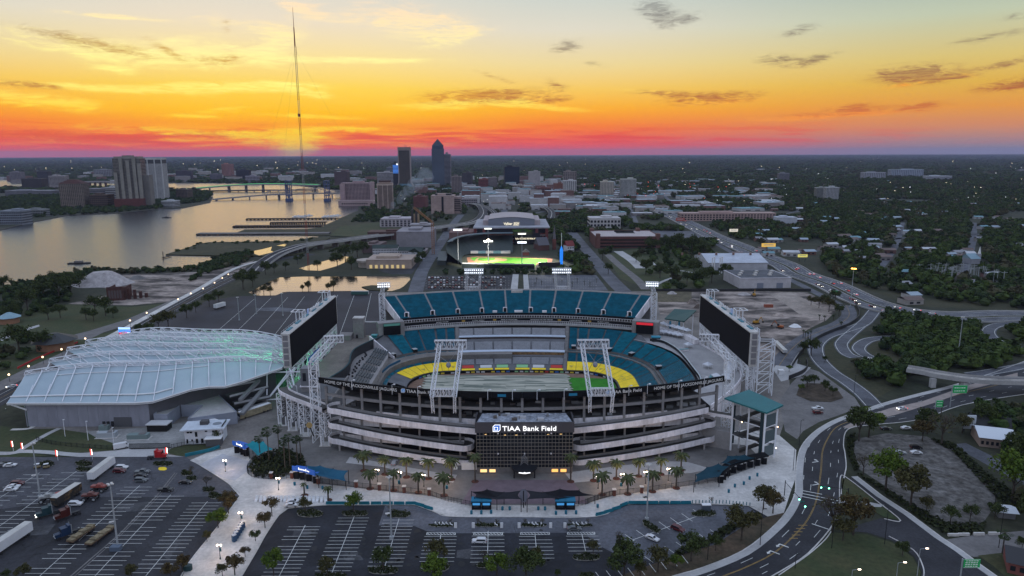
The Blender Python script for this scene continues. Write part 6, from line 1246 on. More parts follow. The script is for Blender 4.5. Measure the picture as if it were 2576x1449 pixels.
for x,y,yt,lab,en in((1228,618,577,'broad lit floodlight bar above the grandstand roof',0),(1229,672,609,'dim single pole floodlight at mid outfield wall',0),(1313,672,612,'bright single pole floodlight before the outfield wall',1),(1153,663,580,'tall dark pole with white lamp left of the grandstand',1),(1313,640,590,'cream lit oval lamp on pole in front of arena',0),(1229,622,606,'dazzling lamp over the grandstand roof',2)):
 X,Y=g(x,y); h=height(X,Y,yt); t=thing('floodlight_pole',lab,'floodlight',(X,Y,0)); MB().cyl(0,0,0,h,.55,.35,8).out('pole',mat('grey_pole',(.25,.26,.28),.6),t); MB().box(0,0,h,10 if en!=2 else 3,.8,1.8).out('lamp_bar',lampon if en else mat('dim_lamp',(.7,.7,.65),emit=(.9,.9,.8),es=1.2),t)
 if en==2:MB().blob(0,-.8,h+.8,1.8,1,1.8).out('lamp',mat('dazzling_lamp',(1,.9,.7),emit=(1,.85,.6),es=25),t)
for x,y,x2 in((1229,674,1210),(1313,674,1330),(1229,674,1260),(1340,640,1360),(1180,690,1200)):
 l_=bpy.data.lights.new('field_light','SPOT'); l_.energy=480000; l_.color=(1,.97,.85); l_.spot_size=R(48); l_.spot_blend=.6; l_.shadow_soft_size=3; o=bpy.data.objects.new('field_light',l_); COL.objects.link(o); p=Vector((*g(x,y),45)); q=Vector((*g(x2,659),0)); o.location=p; o.rotation_euler=(q-p).to_track_quat('-Z','Y').to_euler(); o.parent=bp_
def bridge(name,lab,D,zs,w,th,m,piers,pm,cat='bridge'):
 P=[g(*p)for p in D]; P3=smooth_path([(*p,z)for p,z in zip(P,zs)],5); xy=[(p[0],p[1])for p in P3]; z=[p[2]for p in P3]; t=thing(name,lab,cat,(0,0,0)); a,b=offs(xy,w/2),offs(xy,-w/2)
 MB().deck(b,a,z,z).out('roadway',asph if cat=='road' else asph_old,t); c2=offs(xy,.5); MB().deck(offs(xy,-.5),c2,[v+.03 for v in z],[v+.03 for v in z]).wall(c2,z,[v+.8 for v in z],-.3).out('median',conc_l,t); k_=MB(); k_.deck(a,b,[v-th for v in z],[v-th for v in z]); k_.wall(a,[v-th for v in z],[v+1.1 for v in z]); k_.wall(b[::-1],[v-th for v in z][::-1],[v+1.1 for v in z][::-1]); k_.out('girder',m,t)
 n=len(xy)
 for i in range(piers):
  k=min(n-1,int((i+.5)*n/piers))
  if z[k]>2.5:MB().box(xy[k][0],xy[k][1],-1,w*.7,2.2,z[k]-th+1,math.atan2(xy[min(n-1,k+1)][1]-xy[k-1][1],xy[min(n-1,k+1)][0]-xy[k-1][0])+math.pi/2).out('pier',pm,t)
 return t,xy,z
cb=cmat((.3,.28,.29)); cd=cmat((.1,.09,.1))
t,xy,z=bridge('highway_bridge','high concrete river bridge edged with a green light line',[(424,482),(480,481),(540,480),(600,480),(650,480),(720,480),(805,480)],[3,9,15,21,24,24,21],26,4,cb,8,cb); MB().wall(offs(xy,-13.4),[v+.4 for v in z],[v+1.2 for v in z],.3).wall(offs(xy,13.4),[v+.4 for v in z],[v+1.2 for v in z],.3).out('green_light_line',mat('green_line_light',(.1,.6,.2),emit=(.12,1,.25),es=.45),t)
bridge('railway_bridge','dark low railway bridge beyond the green lit bridge',[(500,484),(600,483),(700,482),(800,481)],[5,6,6,5],8,3,cd,14,cd)
t,xy,z=bridge('lift_bridge','steel truss lift bridge with two blue towers across the river',[(536,505),(600,502),(670,500),(728,500),(824,497),(862,496)],[4,7,11,13,13,11],16,2,cb,9,cb); bs2=mat('blue_bridge_steel',(.06,.09,.2),.5); gs=mat('grey_bridge_steel',(.3,.28,.28),.5)
for x in(728,824):
 X,Y=g(x,506); h=height(X,Y,454); m_=MB()
 for a in(-8,8):
  for b in(-5,5):m_.tube((X+b,Y+a,0),(X+b,Y+a,h),1.5)
 for k in range(5):m_.box(X,Y,14+k*(h-16)/4,11,17,2)
 m_.box(X,Y,0,14,24,7).out('lift_tower',bs2,t)
def truss(x0,x1,zt):
 a,b=Vector((*g(x0,500),12)),Vector((*g(x1,497),12)); n=8
 for s in(-8,8):
  m_=MB(); o=Vector((0,s,0)); top=[a+(b-a)*k/n+o+Vector((0,0,zt*min(1,.45+1.2*math.sin(math.pi*k/n))))for k in range(n+1)]; bot=[a+(b-a)*k/n+o for k in range(n+1)]
  for k in range(n):m_.tube(top[k],top[k+1],.7); m_.tube(bot[k],top[k+1]if k%2==0 else top[k],.45); m_.tube(bot[k+1],top[k+1],.4); m_.tube(bot[k],bot[k+1],.6)
  m_.out('truss_side',gs,t)
truss(670,728,11); truss(732,820,15); truss(828,862,10)
t,xy,z=bridge('river_viaduct','long low viaduct on square piers behind the hip roof tower',[(180,470),(240,470),(300,470)],[18,22,20],18,4,cb,9,cmat((.2,.12,.11)))
er=[(640,684),(665,664),(700,648),(740,637),(774,630),(861,618),(930,608),(996,600),(1100,584),(1190,570),(1215,550),(1212,530),(1195,515)]
bridge('elevated_expressway','grey elevated expressway curving from the boulevard past the concrete block',er,[.3,2,5,7,8]+[8]*8,17,1.6,conc,26,conc_d,'road')
bridge('arena_ramp','curving elevated ramp behind the arena dome',[(1250,560),(1240,540),(1215,527),(1185,520),(1150,518)],[8]*5,10,1.4,conc,8,conc_d,'road'); bridge('arena_ramp','elevated ramp on the tree side of the arena',[(1385,560),(1388,545),(1378,533),(1362,528)],[8]*4,14,1.4,conc,5,conc_d,'road')
t,xy,z=bridge('overpass','concrete beam overpass crossing the boulevard on square piers',[(2279,955),(2320,962),(2367,972),(2460,984),(2580,988),(2700,990)],[6.5]*6,8,1.1,conc,1,conc)
for x,y in((2345,974),(2425,984)):MB().box(*g(x,y),0,2.6,2.2,5).out('pier',conc,t)
wd=mat('weathered_timber',(.06,.045,.038),.9,.3,.3)
def jetty(lab,x0,x1,y,w,z,m,n=24):
 a,b=g(x0,y),g(x1,y-1.5); t=thing('pier',lab,'pier',(0,0,0)); ang=math.atan2(b[1]-a[1],b[0]-a[0]); MB().deck(offs([a,b],-w/2),offs([a,b],w/2),z,z).wall(offs([a,b],-w/2),z-1.6,z).wall(offs([b,a],-w/2),z-1.6,z).wall([offs([a,b],w/2)[0],offs([a,b],-w/2)[0]],z-1.6,z).out('deck',m,t)
 for k in range(n):MB().box(a[0]+(b[0]-a[0])*k/n,a[1]+(b[1]-a[1])*k/n,-1,1.2,w*.9,z-.4).out('pile_bent',wd,t)
jetty('long derelict concrete pier nearest the grassy peninsula',499,830,590.5,16,2.6,conc_d); jetty('dark pier below the skeletal trestle',589,815,571.5,14,2.8,wd); jetty('skeletal trestle pier with a row of open bents',681,823,565,8,4.5,wd); jetty('outermost straight dark pier by the marina',621,853,553,10,2.8,wd)
t=thing('dolphin','lone mooring pole with low catwalk at the peninsula tip','mooring',(*g(411,651),0)); MB().cyl(0,0,-1,9,.5,n=6).out('pole',wd,t); MB().wall([(0,0),(g(432,645)[0]-g(411,651)[0],g(432,645)[1]-g(411,651)[1])],.8,1.6,2).out('catwalk',wd,t)
X,Y=g(776,677); h=height(X,Y,19); mt=thing('radio_mast','very tall guyed red and white lattice radio mast before the sunset','mast',(X,Y,0)); rd=mat('mast_red',(.22,.03,.03),.6); wt_=mat('mast_white',(.3,.3,.3),.6)
ns=13
for k in range(ns):
 m_=MB(); z0,z1=h*.86*k/ns,h*.86*(k+1)/ns; tri=[(math.cos(a)*1.1,math.sin(a)*1.1)for a in(0.3,2.4,4.5)]
 for i in range(3):
  a,b=tri[i],tri[(i+1)%3]; m_.tube((*a,z0),(*a,z1),.2,4); n=8
  for j in range(n):q0,q1=z0+(z1-z0)*j/n,z0+(z1-z0)*(j+1)/n; m_.tube((*a,q0),(*b,q1),.1,3)
 m_.out('mast_section',rd if k%2==0 else wt_,mt)
MB().cyl(0,0,h*.86,h*.93,.7,.5,6).cyl(0,0,h*.93,h,.3,.15,6).box(0,0,h*.6,2.2,2.2,3).out('antenna',rd,mt)
for a in(.5,2.6,4.7):
 for f_,r_ in((.45,75),(.85,120)):MB().tube((0,0,h*f_),(math.cos(a)*r_,math.sin(a)*r_,0),.05,3).out('guy_wire',mat('guy_wire',(.1,.09,.09),.6),mt)
roofs=[mat('roof_white',(.46,.47,.5),.8,.1,.1),mat('roof_grey',(.25,.25,.27),.85,.15,.1),mat('roof_bluegrey',(.3,.36,.42),.7,.1,.1),mat('roof_brown',(.15,.11,.1),.85,.2,.1),mat('roof_teal',(.14,.26,.3),.7,.1,.1)]
walls_=[(.3,.28,.27),(.4,.39,.4),(.16,.09,.08),(.22,.2,.2),(.45,.44,.46)]
RN=['white','grey','blue grey','brown','teal']; WN=['beige','pale','brick red','grey','white']
def lowb(name,lab,cat,group,box,n,wr,hr,far=False):
 for k in range(n):
  x,y=cr_.uniform(box[0],box[2]),cr_.uniform(box[1],box[3])
  if blocked(x,y):continue
  X,Y=g(x,y); w,d,h=cr_.uniform(*wr),cr_.uniform(*wr)*.7,cr_.uniform(*hr); wi,ri=cr_.randrange(5),cr_.randrange(5); f_=(w-wr[0])/(wr[1]-wr[0]); t=thing(name,'%s %s walled %s %s roof, %s'%(('narrow','middling','broad')[int(f_*2.99)],WN[wi],'house under' if 'house' in name else 'block under',RN[ri],lab),cat,(X,Y,0),cr_.uniform(-.25,.25),group); pass
  MB().box(0,0,0,w,d,h).out('walls',cmat(walls_[wi]),t); m_=MB(); rc=roofs[ri]
  if name=='small_house':
   m_.face((-w/2-.5,-d/2-.5,h),(w/2+.5,-d/2-.5,h),(w/2+.5,0,h+2),(-w/2-.5,0,h+2)); m_.face((w/2+.5,d/2+.5,h),(-w/2-.5,d/2+.5,h),(-w/2-.5,0,h+2),(w/2+.5,0,h+2))
  else:m_.box(0,0,h,w+.4,d+.4,.5).box(w*.2,0,h+.5,w*.15,d*.2,1.5)
  m_.out('roof',rc,t)
  if Y<1800:MB().box(-w*.2,-d/2-.05,1,w*.2,.3,1.5).box(w*.2,-d/2-.05,1,w*.2,.3,1.5).out('windows',wdark,t,kind='stuff')
def blocked(x,y):return(1180<x<1400 and y>535)or(990<x<1040 and y>575)or(855<x<1160 and 490<y<545)or(x<900 and 463<y)or(1480<x<1670 and y>575)
t=gable('white_church','white church with slender spire in the woods far right',2440,2466,664,6,5,16,(.3,.3,.34),mat('church_roof',(.2,.3,.36),.6),.2); MB().box(8,4,0,3,3,11).out('tower',cmat((.3,.3,.34)),t); MB().cyl(8,4,11,19,1.6,.1,6).out('spire',white,t)
t=thing('substation','pale lattice substation yard among dark trees on the right','substation',(*g(2412,700),0)); m_=MB()
for k in range(60):x,y,h=cr_.uniform(-30,30),cr_.uniform(-25,25),cr_.uniform(6,14); m_.tube((x,y,0),(x,y,h),.25).tube((x-3,y,h*.9),(x+3,y,h*.9),.2)
m_.out('bus_frames',galv0,t,kind='stuff')
lowb('downtown_building','among the downtown towers','building','low downtown buildings',(880,452,1440,530),190,(22,50),(7,26)); lowb('downtown_building','on the far bank','building','low buildings beyond the river',(430,432,900,461),60,(30,70),(8,30)); lowb('south_building','on the south bank','building','low buildings on the south bank',(0,440,300,462),26,(25,60),(8,26))
lowb('flat_roof_block','right of downtown','building','flat roofed blocks right of downtown',(1380,436,1950,530),170,(20,60),(5,11)); lowb('flat_roof_block','by the wooded streets','building','low blocks before downtown',(1380,520,1700,545),12,(22,45),(5,10)); lowb('small_house','among trees beyond the freeway','house','small houses among the trees',(1900,480,2576,655),130,(9,19),(3,5)); lowb('small_house','far off in the suburb','house','far suburban houses',(1600,425,2576,480),70,(20,60),(4,8)); lowb('small_house','beside the freeway','house','houses beside the freeway',(2200,690,2560,770),10,(10,18),(3,4.5))
# ================================================================ trees, palms, shrubs, woods
vr=random.Random(21)
def leafm(name,c,c2,vs=.5):
 m=mat(name,c,.9,col2=c2,vs=vs,det=3,fine=(1.7,.35),lo=.38,hi=.62); m.node_tree.nodes['Principled BSDF'].inputs['Specular IOR Level'].default_value=.1
 return m
oak=leafm('oak_leaves',(.032,.046,.016),(.064,.08,.026)); bright=leafm('bright_leaves',(.05,.085,.014),(.1,.14,.022)); olive=leafm('olive_leaves',(.05,.05,.02),(.085,.075,.03)); twig=leafm('bare_twigs',(.06,.05,.042),(.1,.08,.062)); russet=leafm('russet_leaves',(.06,.042,.02),(.1,.075,.03))
bark=mat('bark',(.06,.048,.04),.95,.3,1)
def crown(nl,nq,sz,flat=.75,seed=1,hollow=.3):
 q=random.Random(seed); m=MB(); L_=[]
 for i in range(nl):
  a=q.random()*6.283; b=q.uniform(-.35,1); r=q.uniform(hollow,.8); L_.append((r*math.cos(a)*math.sqrt(max(.05,1-b*b*.8)),r*math.sin(a)*math.sqrt(max(.05,1-b*b*.8)),b*r*flat,q.uniform(.2,.38)))
 for(x,y,z,r)in L_:
  for k in range(nq):
   v=Vector((q.gauss(0,1),q.gauss(0,1),q.gauss(.25,.8))).normalized(); p=Vector((x,y,z))+v*r*q.uniform(.6,1.08); n=(v+Vector((q.gauss(0,.6),q.gauss(0,.6),q.gauss(0,.6)))).normalized(); a=n.orthogonal().normalized(); b=n.cross(a); s=sz*q.uniform(.6,1.3)
   m.face(tuple(p+a*s+b*s*.3),tuple(p+b*s),tuple(p-a*s),tuple(p-b*s*.8))
 return m
def bare(seed):
 q=random.Random(seed); m=MB()
 def br(p,d,l,r,n):
  e=p+d*l; m.tube(tuple(p),tuple(e),r,3,r*.6)
  if n:
   for k in range(4 if n>1 else 3):br(e if k else p+d*l*.6,(d+Vector((q.gauss(0,.55),q.gauss(0,.55),q.gauss(.1,.4)))).normalized(),l*q.uniform(.55,.8),r*.6,n-1)
 for k in range(5):br(Vector((0,0,-.5)),Vector((q.gauss(0,.6),q.gauss(0,.6),1)).normalized(),.5,.035,3)
 return m
CR={}
for nm,m_ in(('oak',oak),('bright',bright),('olive',olive),('russet',russet)):
 CR[nm]=[crown(20,95,.058,seed=k+3).mesh('crown',m_)for k in range(3)]
CR['bare']=[]
for k in range(2):
 b=bare(k+2); b.k=1; c=crown(9,14,.05,seed=k+40,hollow=.5); o=len(b.v); b.v+=c.v; b.f+=[tuple(i+o for i in f)for f in c.f]; b.m+=[1]*len(c.f); b.m=[0]*(len(b.m)-len(c.f))+[1]*len(c.f); CR['bare'].append(b.mesh('crown',[twig,olive]))
TK=MB(); TK.tube((0,0,0),(0,0,.5),.05,6,.035).tube((0,0,.45),(.28,.1,.85),.03,4,.012).tube((0,0,.45),(-.22,.16,.9),.03,4,.012).tube((0,0,.42),(.02,-.28,.8),.028,4,.012).tube((0,0,.5),(-.05,-.02,1.0),.03,4,.01); TKm=TK.mesh('trunk',bark)
def tree(x,y,w,kind,lab,group,asp=1.0,z=0.1):
 X,Y=g(x,y); r=px(Y,w)/2*1.12; h=r*2.0*asp; t=thing('tree',lab,'tree',(X,Y,z),vr.random()*6.28,group)
 put('trunk',TKm,t,sc=(h*.55,h*.55,h*.75)); put('crown',vr.choice(CR[kind]),t,loc=(0,0,h*.62),sc=(r,r*vr.uniform(.85,1.1),r*.95*asp))
ORD=['first','second','third','fourth','fifth','sixth','seventh','eighth','ninth','tenth','eleventh','twelfth','thirteenth','fourteenth','fifteenth','sixteenth','seventeenth','eighteenth','nineteenth','twentieth']
KW={'oak':'dark green','bright':'bright green','olive':'olive green','russet':'russet brown','bare':'thin bare'}
def trees(place,lst,asp=1.0):
 for i,(x,y,w,k)in enumerate(sorted(lst)):tree(x,y,w,k,'%s tree %s%s'%(KW[k],place,', %s from the left'%ORD[i]if len(lst)>1 else ''),'trees '+place,asp)
trees('on the pale walk between the two lots',[(575,1292,52,'russet'),(549,1328,45,'bright'),(521,1363,26,'olive'),(591,1447,52,'russet'),(617,1401,24,'russet'),(643,1362,28,'oak'),(684,1292,40,'russet'),(667,1328,40,'russet'),(560,1452,34,'olive')])
trees('at the edge of the lot of trucks',[(460,1440,42,'russet'),(520,1227,28,'bare'),(480,1196,24,'bare'),(332,1456,36,'olive'),(60,1456,34,'olive'),(18,1460,26,'oak'),(430,1458,40,'russet')])
trees('on the rear hedge islands of the dark lot',[(769,1289,36,'olive'),(890,1289,48,'bright'),(981,1287,16,'bare')])
trees('on the front hedge islands of the dark lot',[(689,1449,62,'bright'),(824,1452,50,'olive'),(964,1436,62,'oak'),(1099,1422,62,'olive'),(1092,1470,72,'bright'),(1216,1421,36,'bare'),(1250,1458,62,'bright'),(1348,1416,38,'olive'),(1323,1468,86,'oak'),(1492,1395,36,'olive'),(1402,1453,20,'oak')])
trees('on the small planters before the entrance',[(1133,1320,15,'bare'),(1201,1320,15,'bare'),(1250,1320,15,'bare'),(1319,1320,15,'bare'),(1365,1320,15,'bare'),(1434,1321,15,'bare'),(1480,1320,16,'bare')])
trees('along the verge of the curving boulevard',[(1557,1363,26,'bare'),(1570,1455,88,'oak'),(1655,1439,62,'olive'),(1738,1412,72,'oak'),(1865,1360,86,'olive'),(1920,1282,62,'olive'),(1944,1292,56,'russet'),(1789,1268,18,'bare'),(1610,1452,40,'olive'),(1800,1386,40,'oak'),(1700,1432,34,'bright')])
trees('on the lawn corner inside the boulevard bend',[(2094,1340,92,'bare'),(2146,1346,96,'russet'),(2120,1360,60,'olive'),(2270,1398,36,'oak')])
trees('round the gravel lot',[(2171,1195,52,'bare'),(2227,1236,100,'bright'),(2290,1276,100,'olive'),(2160,1110,80,'oak'),(2185,1100,70,'bright'),(2368,1120,80,'bare'),(2332,1092,62,'oak'),(2545,1265,124,'bright'),(2590,1220,120,'oak'),(2502,1306,42,'oak'),(2570,1384,32,'oak'),(2440,1310,40,'oak'),(2390,1318,44,'oak'),(2600,1330,90,'oak'),(2560,1150,60,'oak'),(2610,1110,80,'oak'),(2470,1075,60,'oak'),(2320,1110,50,'russet'),(2420,1090,46,'olive'),(2330,1290,40,'olive')])
trees('along the bayfront boulevard',[(400,830,40,'olive'),(424,825,42,'olive'),(470,800,33,'oak'),(493,787,28,'oak'),(527,772,31,'oak'),(551,760,30,'oak'),(350,842,26,'oak'),(376,843,30,'oak'),(612,728,46,'oak'),(636,722,34,'oak'),(640,708,30,'oak'),(668,691,31,'oak'),(690,686,24,'oak')])
trees('on the dark riverside lawn',[(70,785,55,'oak'),(122,805,33,'oak'),(152,800,33,'oak'),(217,805,30,'oak'),(236,808,28,'oak'),(266,795,46,'oak'),(240,788,42,'oak'),(50,893,72,'oak'),(150,757,60,'oak'),(112,752,54,'oak'),(90,762,50,'oak'),(180,745,50,'oak'),(12,728,32,'oak'),(130,735,46,'oak'),(165,728,40,'oak'),(200,724,34,'oak'),(110,884,50,'oak'),(30,806,40,'oak'),(285,800,26,'oak')])
trees('standing in the pond edge',[(664,744,19,'olive'),(680,744,17,'olive'),(761,735,13,'olive'),(776,735,20,'olive'),(826,735,16,'olive'),(839,734,20,'olive')],1.35)
trees('between the mast and the cream hall',[(719,681,22,'oak'),(749,664,20,'oak'),(799,679,23,'oak'),(849,674,36,'oak'),(869,660,42,'oak'),(884,679,31,'oak'),(899,648,34,'oak'),(836,642,15,'oak'),(850,638,16,'oak'),(915,640,30,'oak'),(760,655,16,'oak'),(1062,660,26,'oak'),(1052,672,24,'oak'),(1044,650,20,'oak')])
trees('in the park beside the demolition site',[(1640,640,40,'oak'),(1660,700,36,'oak'),(1690,712,42,'oak'),(1745,699,46,'oak'),(1728,718,34,'oak'),(1763,716,36,'oak'),(1790,712,38,'oak'),(1625,690,36,'oak'),(1600,660,26,'oak'),(1704,640,50,'oak'),(1740,640,46,'oak'),(1670,634,38,'oak'),(1770,650,40,'oak'),(1825,700,34,'oak'),(1516,655,28,'oak'),(1530,690,26,'oak')])
trees('on the turnaround island',[(2030,975,30,'oak'),(2075,985,26,'oak'),(2095,995,22,'oak'),(2048,968,24,'oak'),(2015,985,18,'bright')])
trees('beside the frontage road by the sand',[(2040,768,22,'olive'),(2060,775,28,'olive'),(2085,785,34,'olive'),(2110,795,28,'oak'),(2020,890,28,'oak'),(2040,895,42,'oak'),(2100,760,30,'oak'),(2075,912,16,'oak'),(1985,935,16,'bright'),(2075,765,22,'oak')])
frm=MB(); n=5
for k in range(n):
 f0,f1=k/n,(k+1)/n; P=lambda f:(f*1.0,0,.42*f-.85*f*f); wd_=lambda f:.16*math.sin(math.pi*min(1,f*.9+.1))+.01
 for s in(-1,1):a,b=P(f0),P(f1); frm.face(a,b,(b[0]-.06,s*wd_(f1),b[2]-.09),(a[0]-.06,s*wd_(f0),a[2]-.09))
frond=frm.mesh('frond',leafm('palm_fronds',(.05,.065,.03),(.09,.1,.045),1)); fan=MB()
for k in range(7):
 a0,a1=-.9+1.8*k/7,-.9+1.8*(k+.75)/7; fan.face((.45,0,.05),(.45+.6*math.cos(a0),.6*math.sin(a0),-.02),(.45+.62*math.cos(a1),.62*math.sin(a1),-.06))
fan.tube((0,0,0),(.5,0,.05),.015,3); fanm=fan.mesh('frond',leafm('fan_fronds',(.02,.035,.016),(.045,.06,.024),1))
ptr=MB().cyl(0,0,0,1,.055,.042,7).mesh('trunk',mat('palm_bark',(.075,.06,.05),.95,.3,2)); bole=MB().blob(0,0,0,1,1,1.2,7,5).mesh('bole',mat('palm_bole',(.06,.05,.03),.9,.3,2)); ringm=MB().cyl(0,0,0,.14,1.5,1.4,12).mesh('planting_ring',mat('red_mulch',(.09,.035,.025),.95,.3,1))
def palm(x,y,yt,w,lab,group,fanp=False,ring=True,nf=22):
 X,Y=g(x,y); h=height(X,Y,yt); r=px(Y,w)/2*1.1; t=thing('palm_tree',lab,'palm tree',(X,Y,.1),vr.random()*6,group); th=h-r*(.45 if not fanp else.7)
 put('trunk',ptr,t,sc=(6 if not fanp else 4.2,6 if not fanp else 4.2,th)); put('bole',bole,t,loc=(0,0,th-.2),sc=.42 if not fanp else.3)
 for k in range(nf):
  e=-.95+1.75*((k*7)%nf)/nf if not fanp else-1.1+2.2*((k*7)%nf)/nf; o=put('frond',frond if not fanp else fanm,t,loc=(0,0,th+.1),sc=r*1.05); o.rotation_euler=(0,-e*.75,k*2.399+vr.random()*.3)
 if ring:put('planting_ring',ringm,t)
DP=[(1085,390,185,160,1),(1298,425,235,130,1),(1515,455,245,130,1),(1737,470,260,140,1),(1968,480,245,160,1),(1150,570,375,140,1),(1385,590,378,130,1),(1635,610,402,130,1),(1893,640,408,160,1),(2205,500,215,130,1),(820,490,280,150,2),(1050,470,275,130,2),(1275,445,258,130,2),(1497,425,250,120,2),(1700,385,195,140,2),(905,630,395,160,2),(1163,625,420,150,2),(1412,600,378,150,2),(1652,565,345,140,2),(590,500,215,130,2)]
DPs=sorted([(644*c+X/4,1087+Y/4,1087+T/4,w/4)for X,Y,T,w,c in DP]); fl_,bl2=[],[]
for i,(x,y,yt,w)in enumerate(DPs):palm(x,y,yt,w,'date palm in mulch ring on the stadium plaza, %s from the left'%ORD[i],'date palms on the plaza')
for i,(x,y,yt,w)in enumerate([(766,1247,1212,20),(826,1259,1220,28)]):palm(x,y,yt,w,'small feather palm outside the fence %s'%('by the blue arch' if i==0 else 'by the grey cars'),'small palms by the fence',nf=14)
for i,(cx,cy_,bx,by,d)in enumerate(sorted([(1318,1030,1345,1300,100),(1425,945,1455,1330,120),(1570,905,1585,1250,110),(1625,1060,1660,1440,100),(1700,1015,1720,1400,100),(1795,1040,1815,1370,100),(1840,1015,1855,1300,90),(1645,1155,1655,1400,110)])):palm(386.4+bx/5,901.6+by/5,901.6+cy_/5-d/10,d/5,'tall fan palm beside the teal shade sail, %s from the left'%ORD[i],'tall fan palms by the teal sail',True,False,26)
palm(538,1108,1072,24,'bushy palm at the white house corner','house palms',False,False); tree(548,1112,30,'oak','dark tree crowding the white house corner','house trees')
for i,(x,y,yt,w)in enumerate([(2061,806,789,8),(2074,808,790,10),(2096,806,788,10),(2116,818,804,12),(2025,852,830,9),(2032,854,832,9),(2039,852,828,10),(2020,850,826,9),(2163,1055,1037,14),(2521,1393,1330,32),(2366,1052,1012,14)]):palm(x,y,yt,w,'slim palm near the frontage road and boulevard, %s in the row'%ORD[i],'roadside palms',True,False,14)
for i,x in enumerate((1203,1235,1258,1289,1309,1331)):tree(x,676,9,'oak','little round tree behind the outfield wall, %s from the left'%ORD[i],'outfield trees')
for i,(x,y)in enumerate([(1350,710),(1362,718),(1392,712),(1428,716),(1440,722),(1452,712),(1470,718),(1346,722),(1484,722),(1500,712)]):palm(x,y,y-13,6,'short palm in the half empty lot behind the stands, %s from the left'%ORD[i],'palms in the rear lot',True,False,10)
hm_=leafm('hedge_leaves',(.02,.026,.012),(.04,.045,.018),.9)
def shrubbery(D,h,lab,cat='hedge',dn=.55,mt_=None,kerbed=True):
 P=[g(*p)for p in D]; xs,ys_=[p[0]for p in P],[p[1]for p in P]; cx,cy_=sum(xs)/len(xs),sum(ys_)/len(ys_); t=thing('hedge',lab,cat,(cx,cy_,.1)); m_=MB(); A_=(max(xs)-min(xs))*(max(ys_)-min(ys_)); n=min(2600,int(A_*14*dn)+150)
 i=0
 while i<n:
  x,y=vr.uniform(min(xs),max(xs)),vr.uniform(min(ys_),max(ys_))
  if not inside(x,y,P):n-=.3; continue
  i+=1; z=h*(.55+.45*math.sin(x*1.3)*math.sin(y*1.7))*vr.uniform(.3,1.05); s=vr.uniform(.25,.5)*min(1.4,max(.8,A_/200)); v=Vector((vr.gauss(0,.6),vr.gauss(0,.6),1)).normalized(); a=v.orthogonal().normalized(); b=v.cross(a); p=Vector((x-cx,y-cy_,z)); m_.face(tuple(p+a*s),tuple(p+b*s),tuple(p-a*s),tuple(p-b*s))
 m_.out('foliage',mt_ or hm_,t,kind='stuff')
 if kerbed:MB().wall([(x-cx,y-cy_)for x,y in P+P[:1]],0,.2,-.25).flat([(x-cx,y-cy_)for x,y in P],.08).out('planter_kerb',mat('kerb_stone',(.25,.24,.22),.9),t)
def inside(x,y,P):
 c=False; j=len(P)-1
 for i in range(len(P)):
  a,b=P[i],P[j]
  if(a[1]>y)!=(b[1]>y)and x<(b[0]-a[0])*(y-a[1])/(b[1]-a[1])+a[0]:c=not c
  j=i
 return c
def ell(x,y,w,h,n=12):return[(x+w/2*math.copysign(abs(math.cos(2*math.pi*k/n))**.6,math.cos(2*math.pi*k/n)),y+h/2*math.sin(2*math.pi*k/n))for k in range(n)]
for x,y,w,h,l in((780,1293,66,19,'clipped hedge island with green cabinet at the head of the first row'),(893,1293,66,14,'clipped hedge island at the head of the second row'),(1003,1295,60,17,'clipped hedge island near the tall light pole'),(1112,1323,66,8,'low hedge bed with white barriers, westmost before the entrance'),(1227,1323,66,8,'low hedge bed with a single white barrier'),(1343,1323,66,8,'low hedge bed with four white barriers on its right'),(1458,1323,64,8,'low hedge bed beside the parked grey car'),(832,1450,78,16,'kerbed hedge island at the foot of the second row'),(964,1436,76,20,'kerbed hedge island at the foot of the third row'),(1094,1427,74,26,'kerbed hedge island under the bright green tree'),(1216,1424,36,12,'small kerbed hedge island, bare tree in it'),(1346,1415,52,14,'kerbed hedge island at the foot of the sixth row'),(1475,1403,70,18,'kerbed hedge island at the foot of the last row'),(1560,1370,20,40,'narrow hedge island at the slanted bays'),(1770,1294,62,14,'hedge island with grey portable hut'),(470,1192,30,12,'dark shrub mound at the plaza edge, upper'),(482,1205,26,10,'dark shrub mound at the plaza edge, middle'),(525,1233,30,12,'dark shrub mound at the plaza edge, lower'),(541,1249,30,16,'big dark shrub beside hatched bays'),(18,1170,30,12,'dark mound of shrubs far left of the lot'),(118,1168,36,13,'dark shrubs round the light pole'),(212,1168,44,14,'dark shrub island left of the white trailer'),(410,1168,50,12,'dark shrub island behind the yellow mat'),(212,1182,40,9,'brush heap left of the white trailer'),(1475,1449,40,12,'kerbed hedge stub at the bottom edge')):shrubbery(ell(x,y,w,h),1.0,l)
p0=[(1616,1313),(1625,1312),(1662,1334),(1660,1341),(1646,1341),(1618,1322)]; shrubbery(p0,1.0,'slanting hedge island between the parked white and red cars')
shrubbery([(626,1180),(640,1158),(690,1140),(730,1135),(760,1150),(770,1175),(742,1192),(690,1205),(640,1200)],2.6,'large dark shrub bed under the tall fan palms','shrubs',1.2,kerbed=False)
for D,l in(([(2130,1105),(2150,1095),(2145,1140),(2160,1180),(2150,1185),(2132,1140)],'weedy strip between kerb and gravel lot'),([(2340,1105),(2400,1118),(2480,1190),(2560,1250),(2576,1290),(2540,1290),(2470,1215),(2400,1140)],'long overgrown fence line beside the back street'),([(2150,1190),(2240,1250),(2320,1310),(2380,1345),(2470,1345),(2480,1320),(2380,1318),(2290,1270),(2200,1215)],'rough shrub belt below the gravel lot'),([(1690,1405),(1780,1375),(1860,1330),(1910,1295),(1870,1300),(1790,1350),(1700,1390)],'shrub belt between lot and boulevard')):shrubbery(D,1.6,l,'shrubs',.5,kerbed=False)
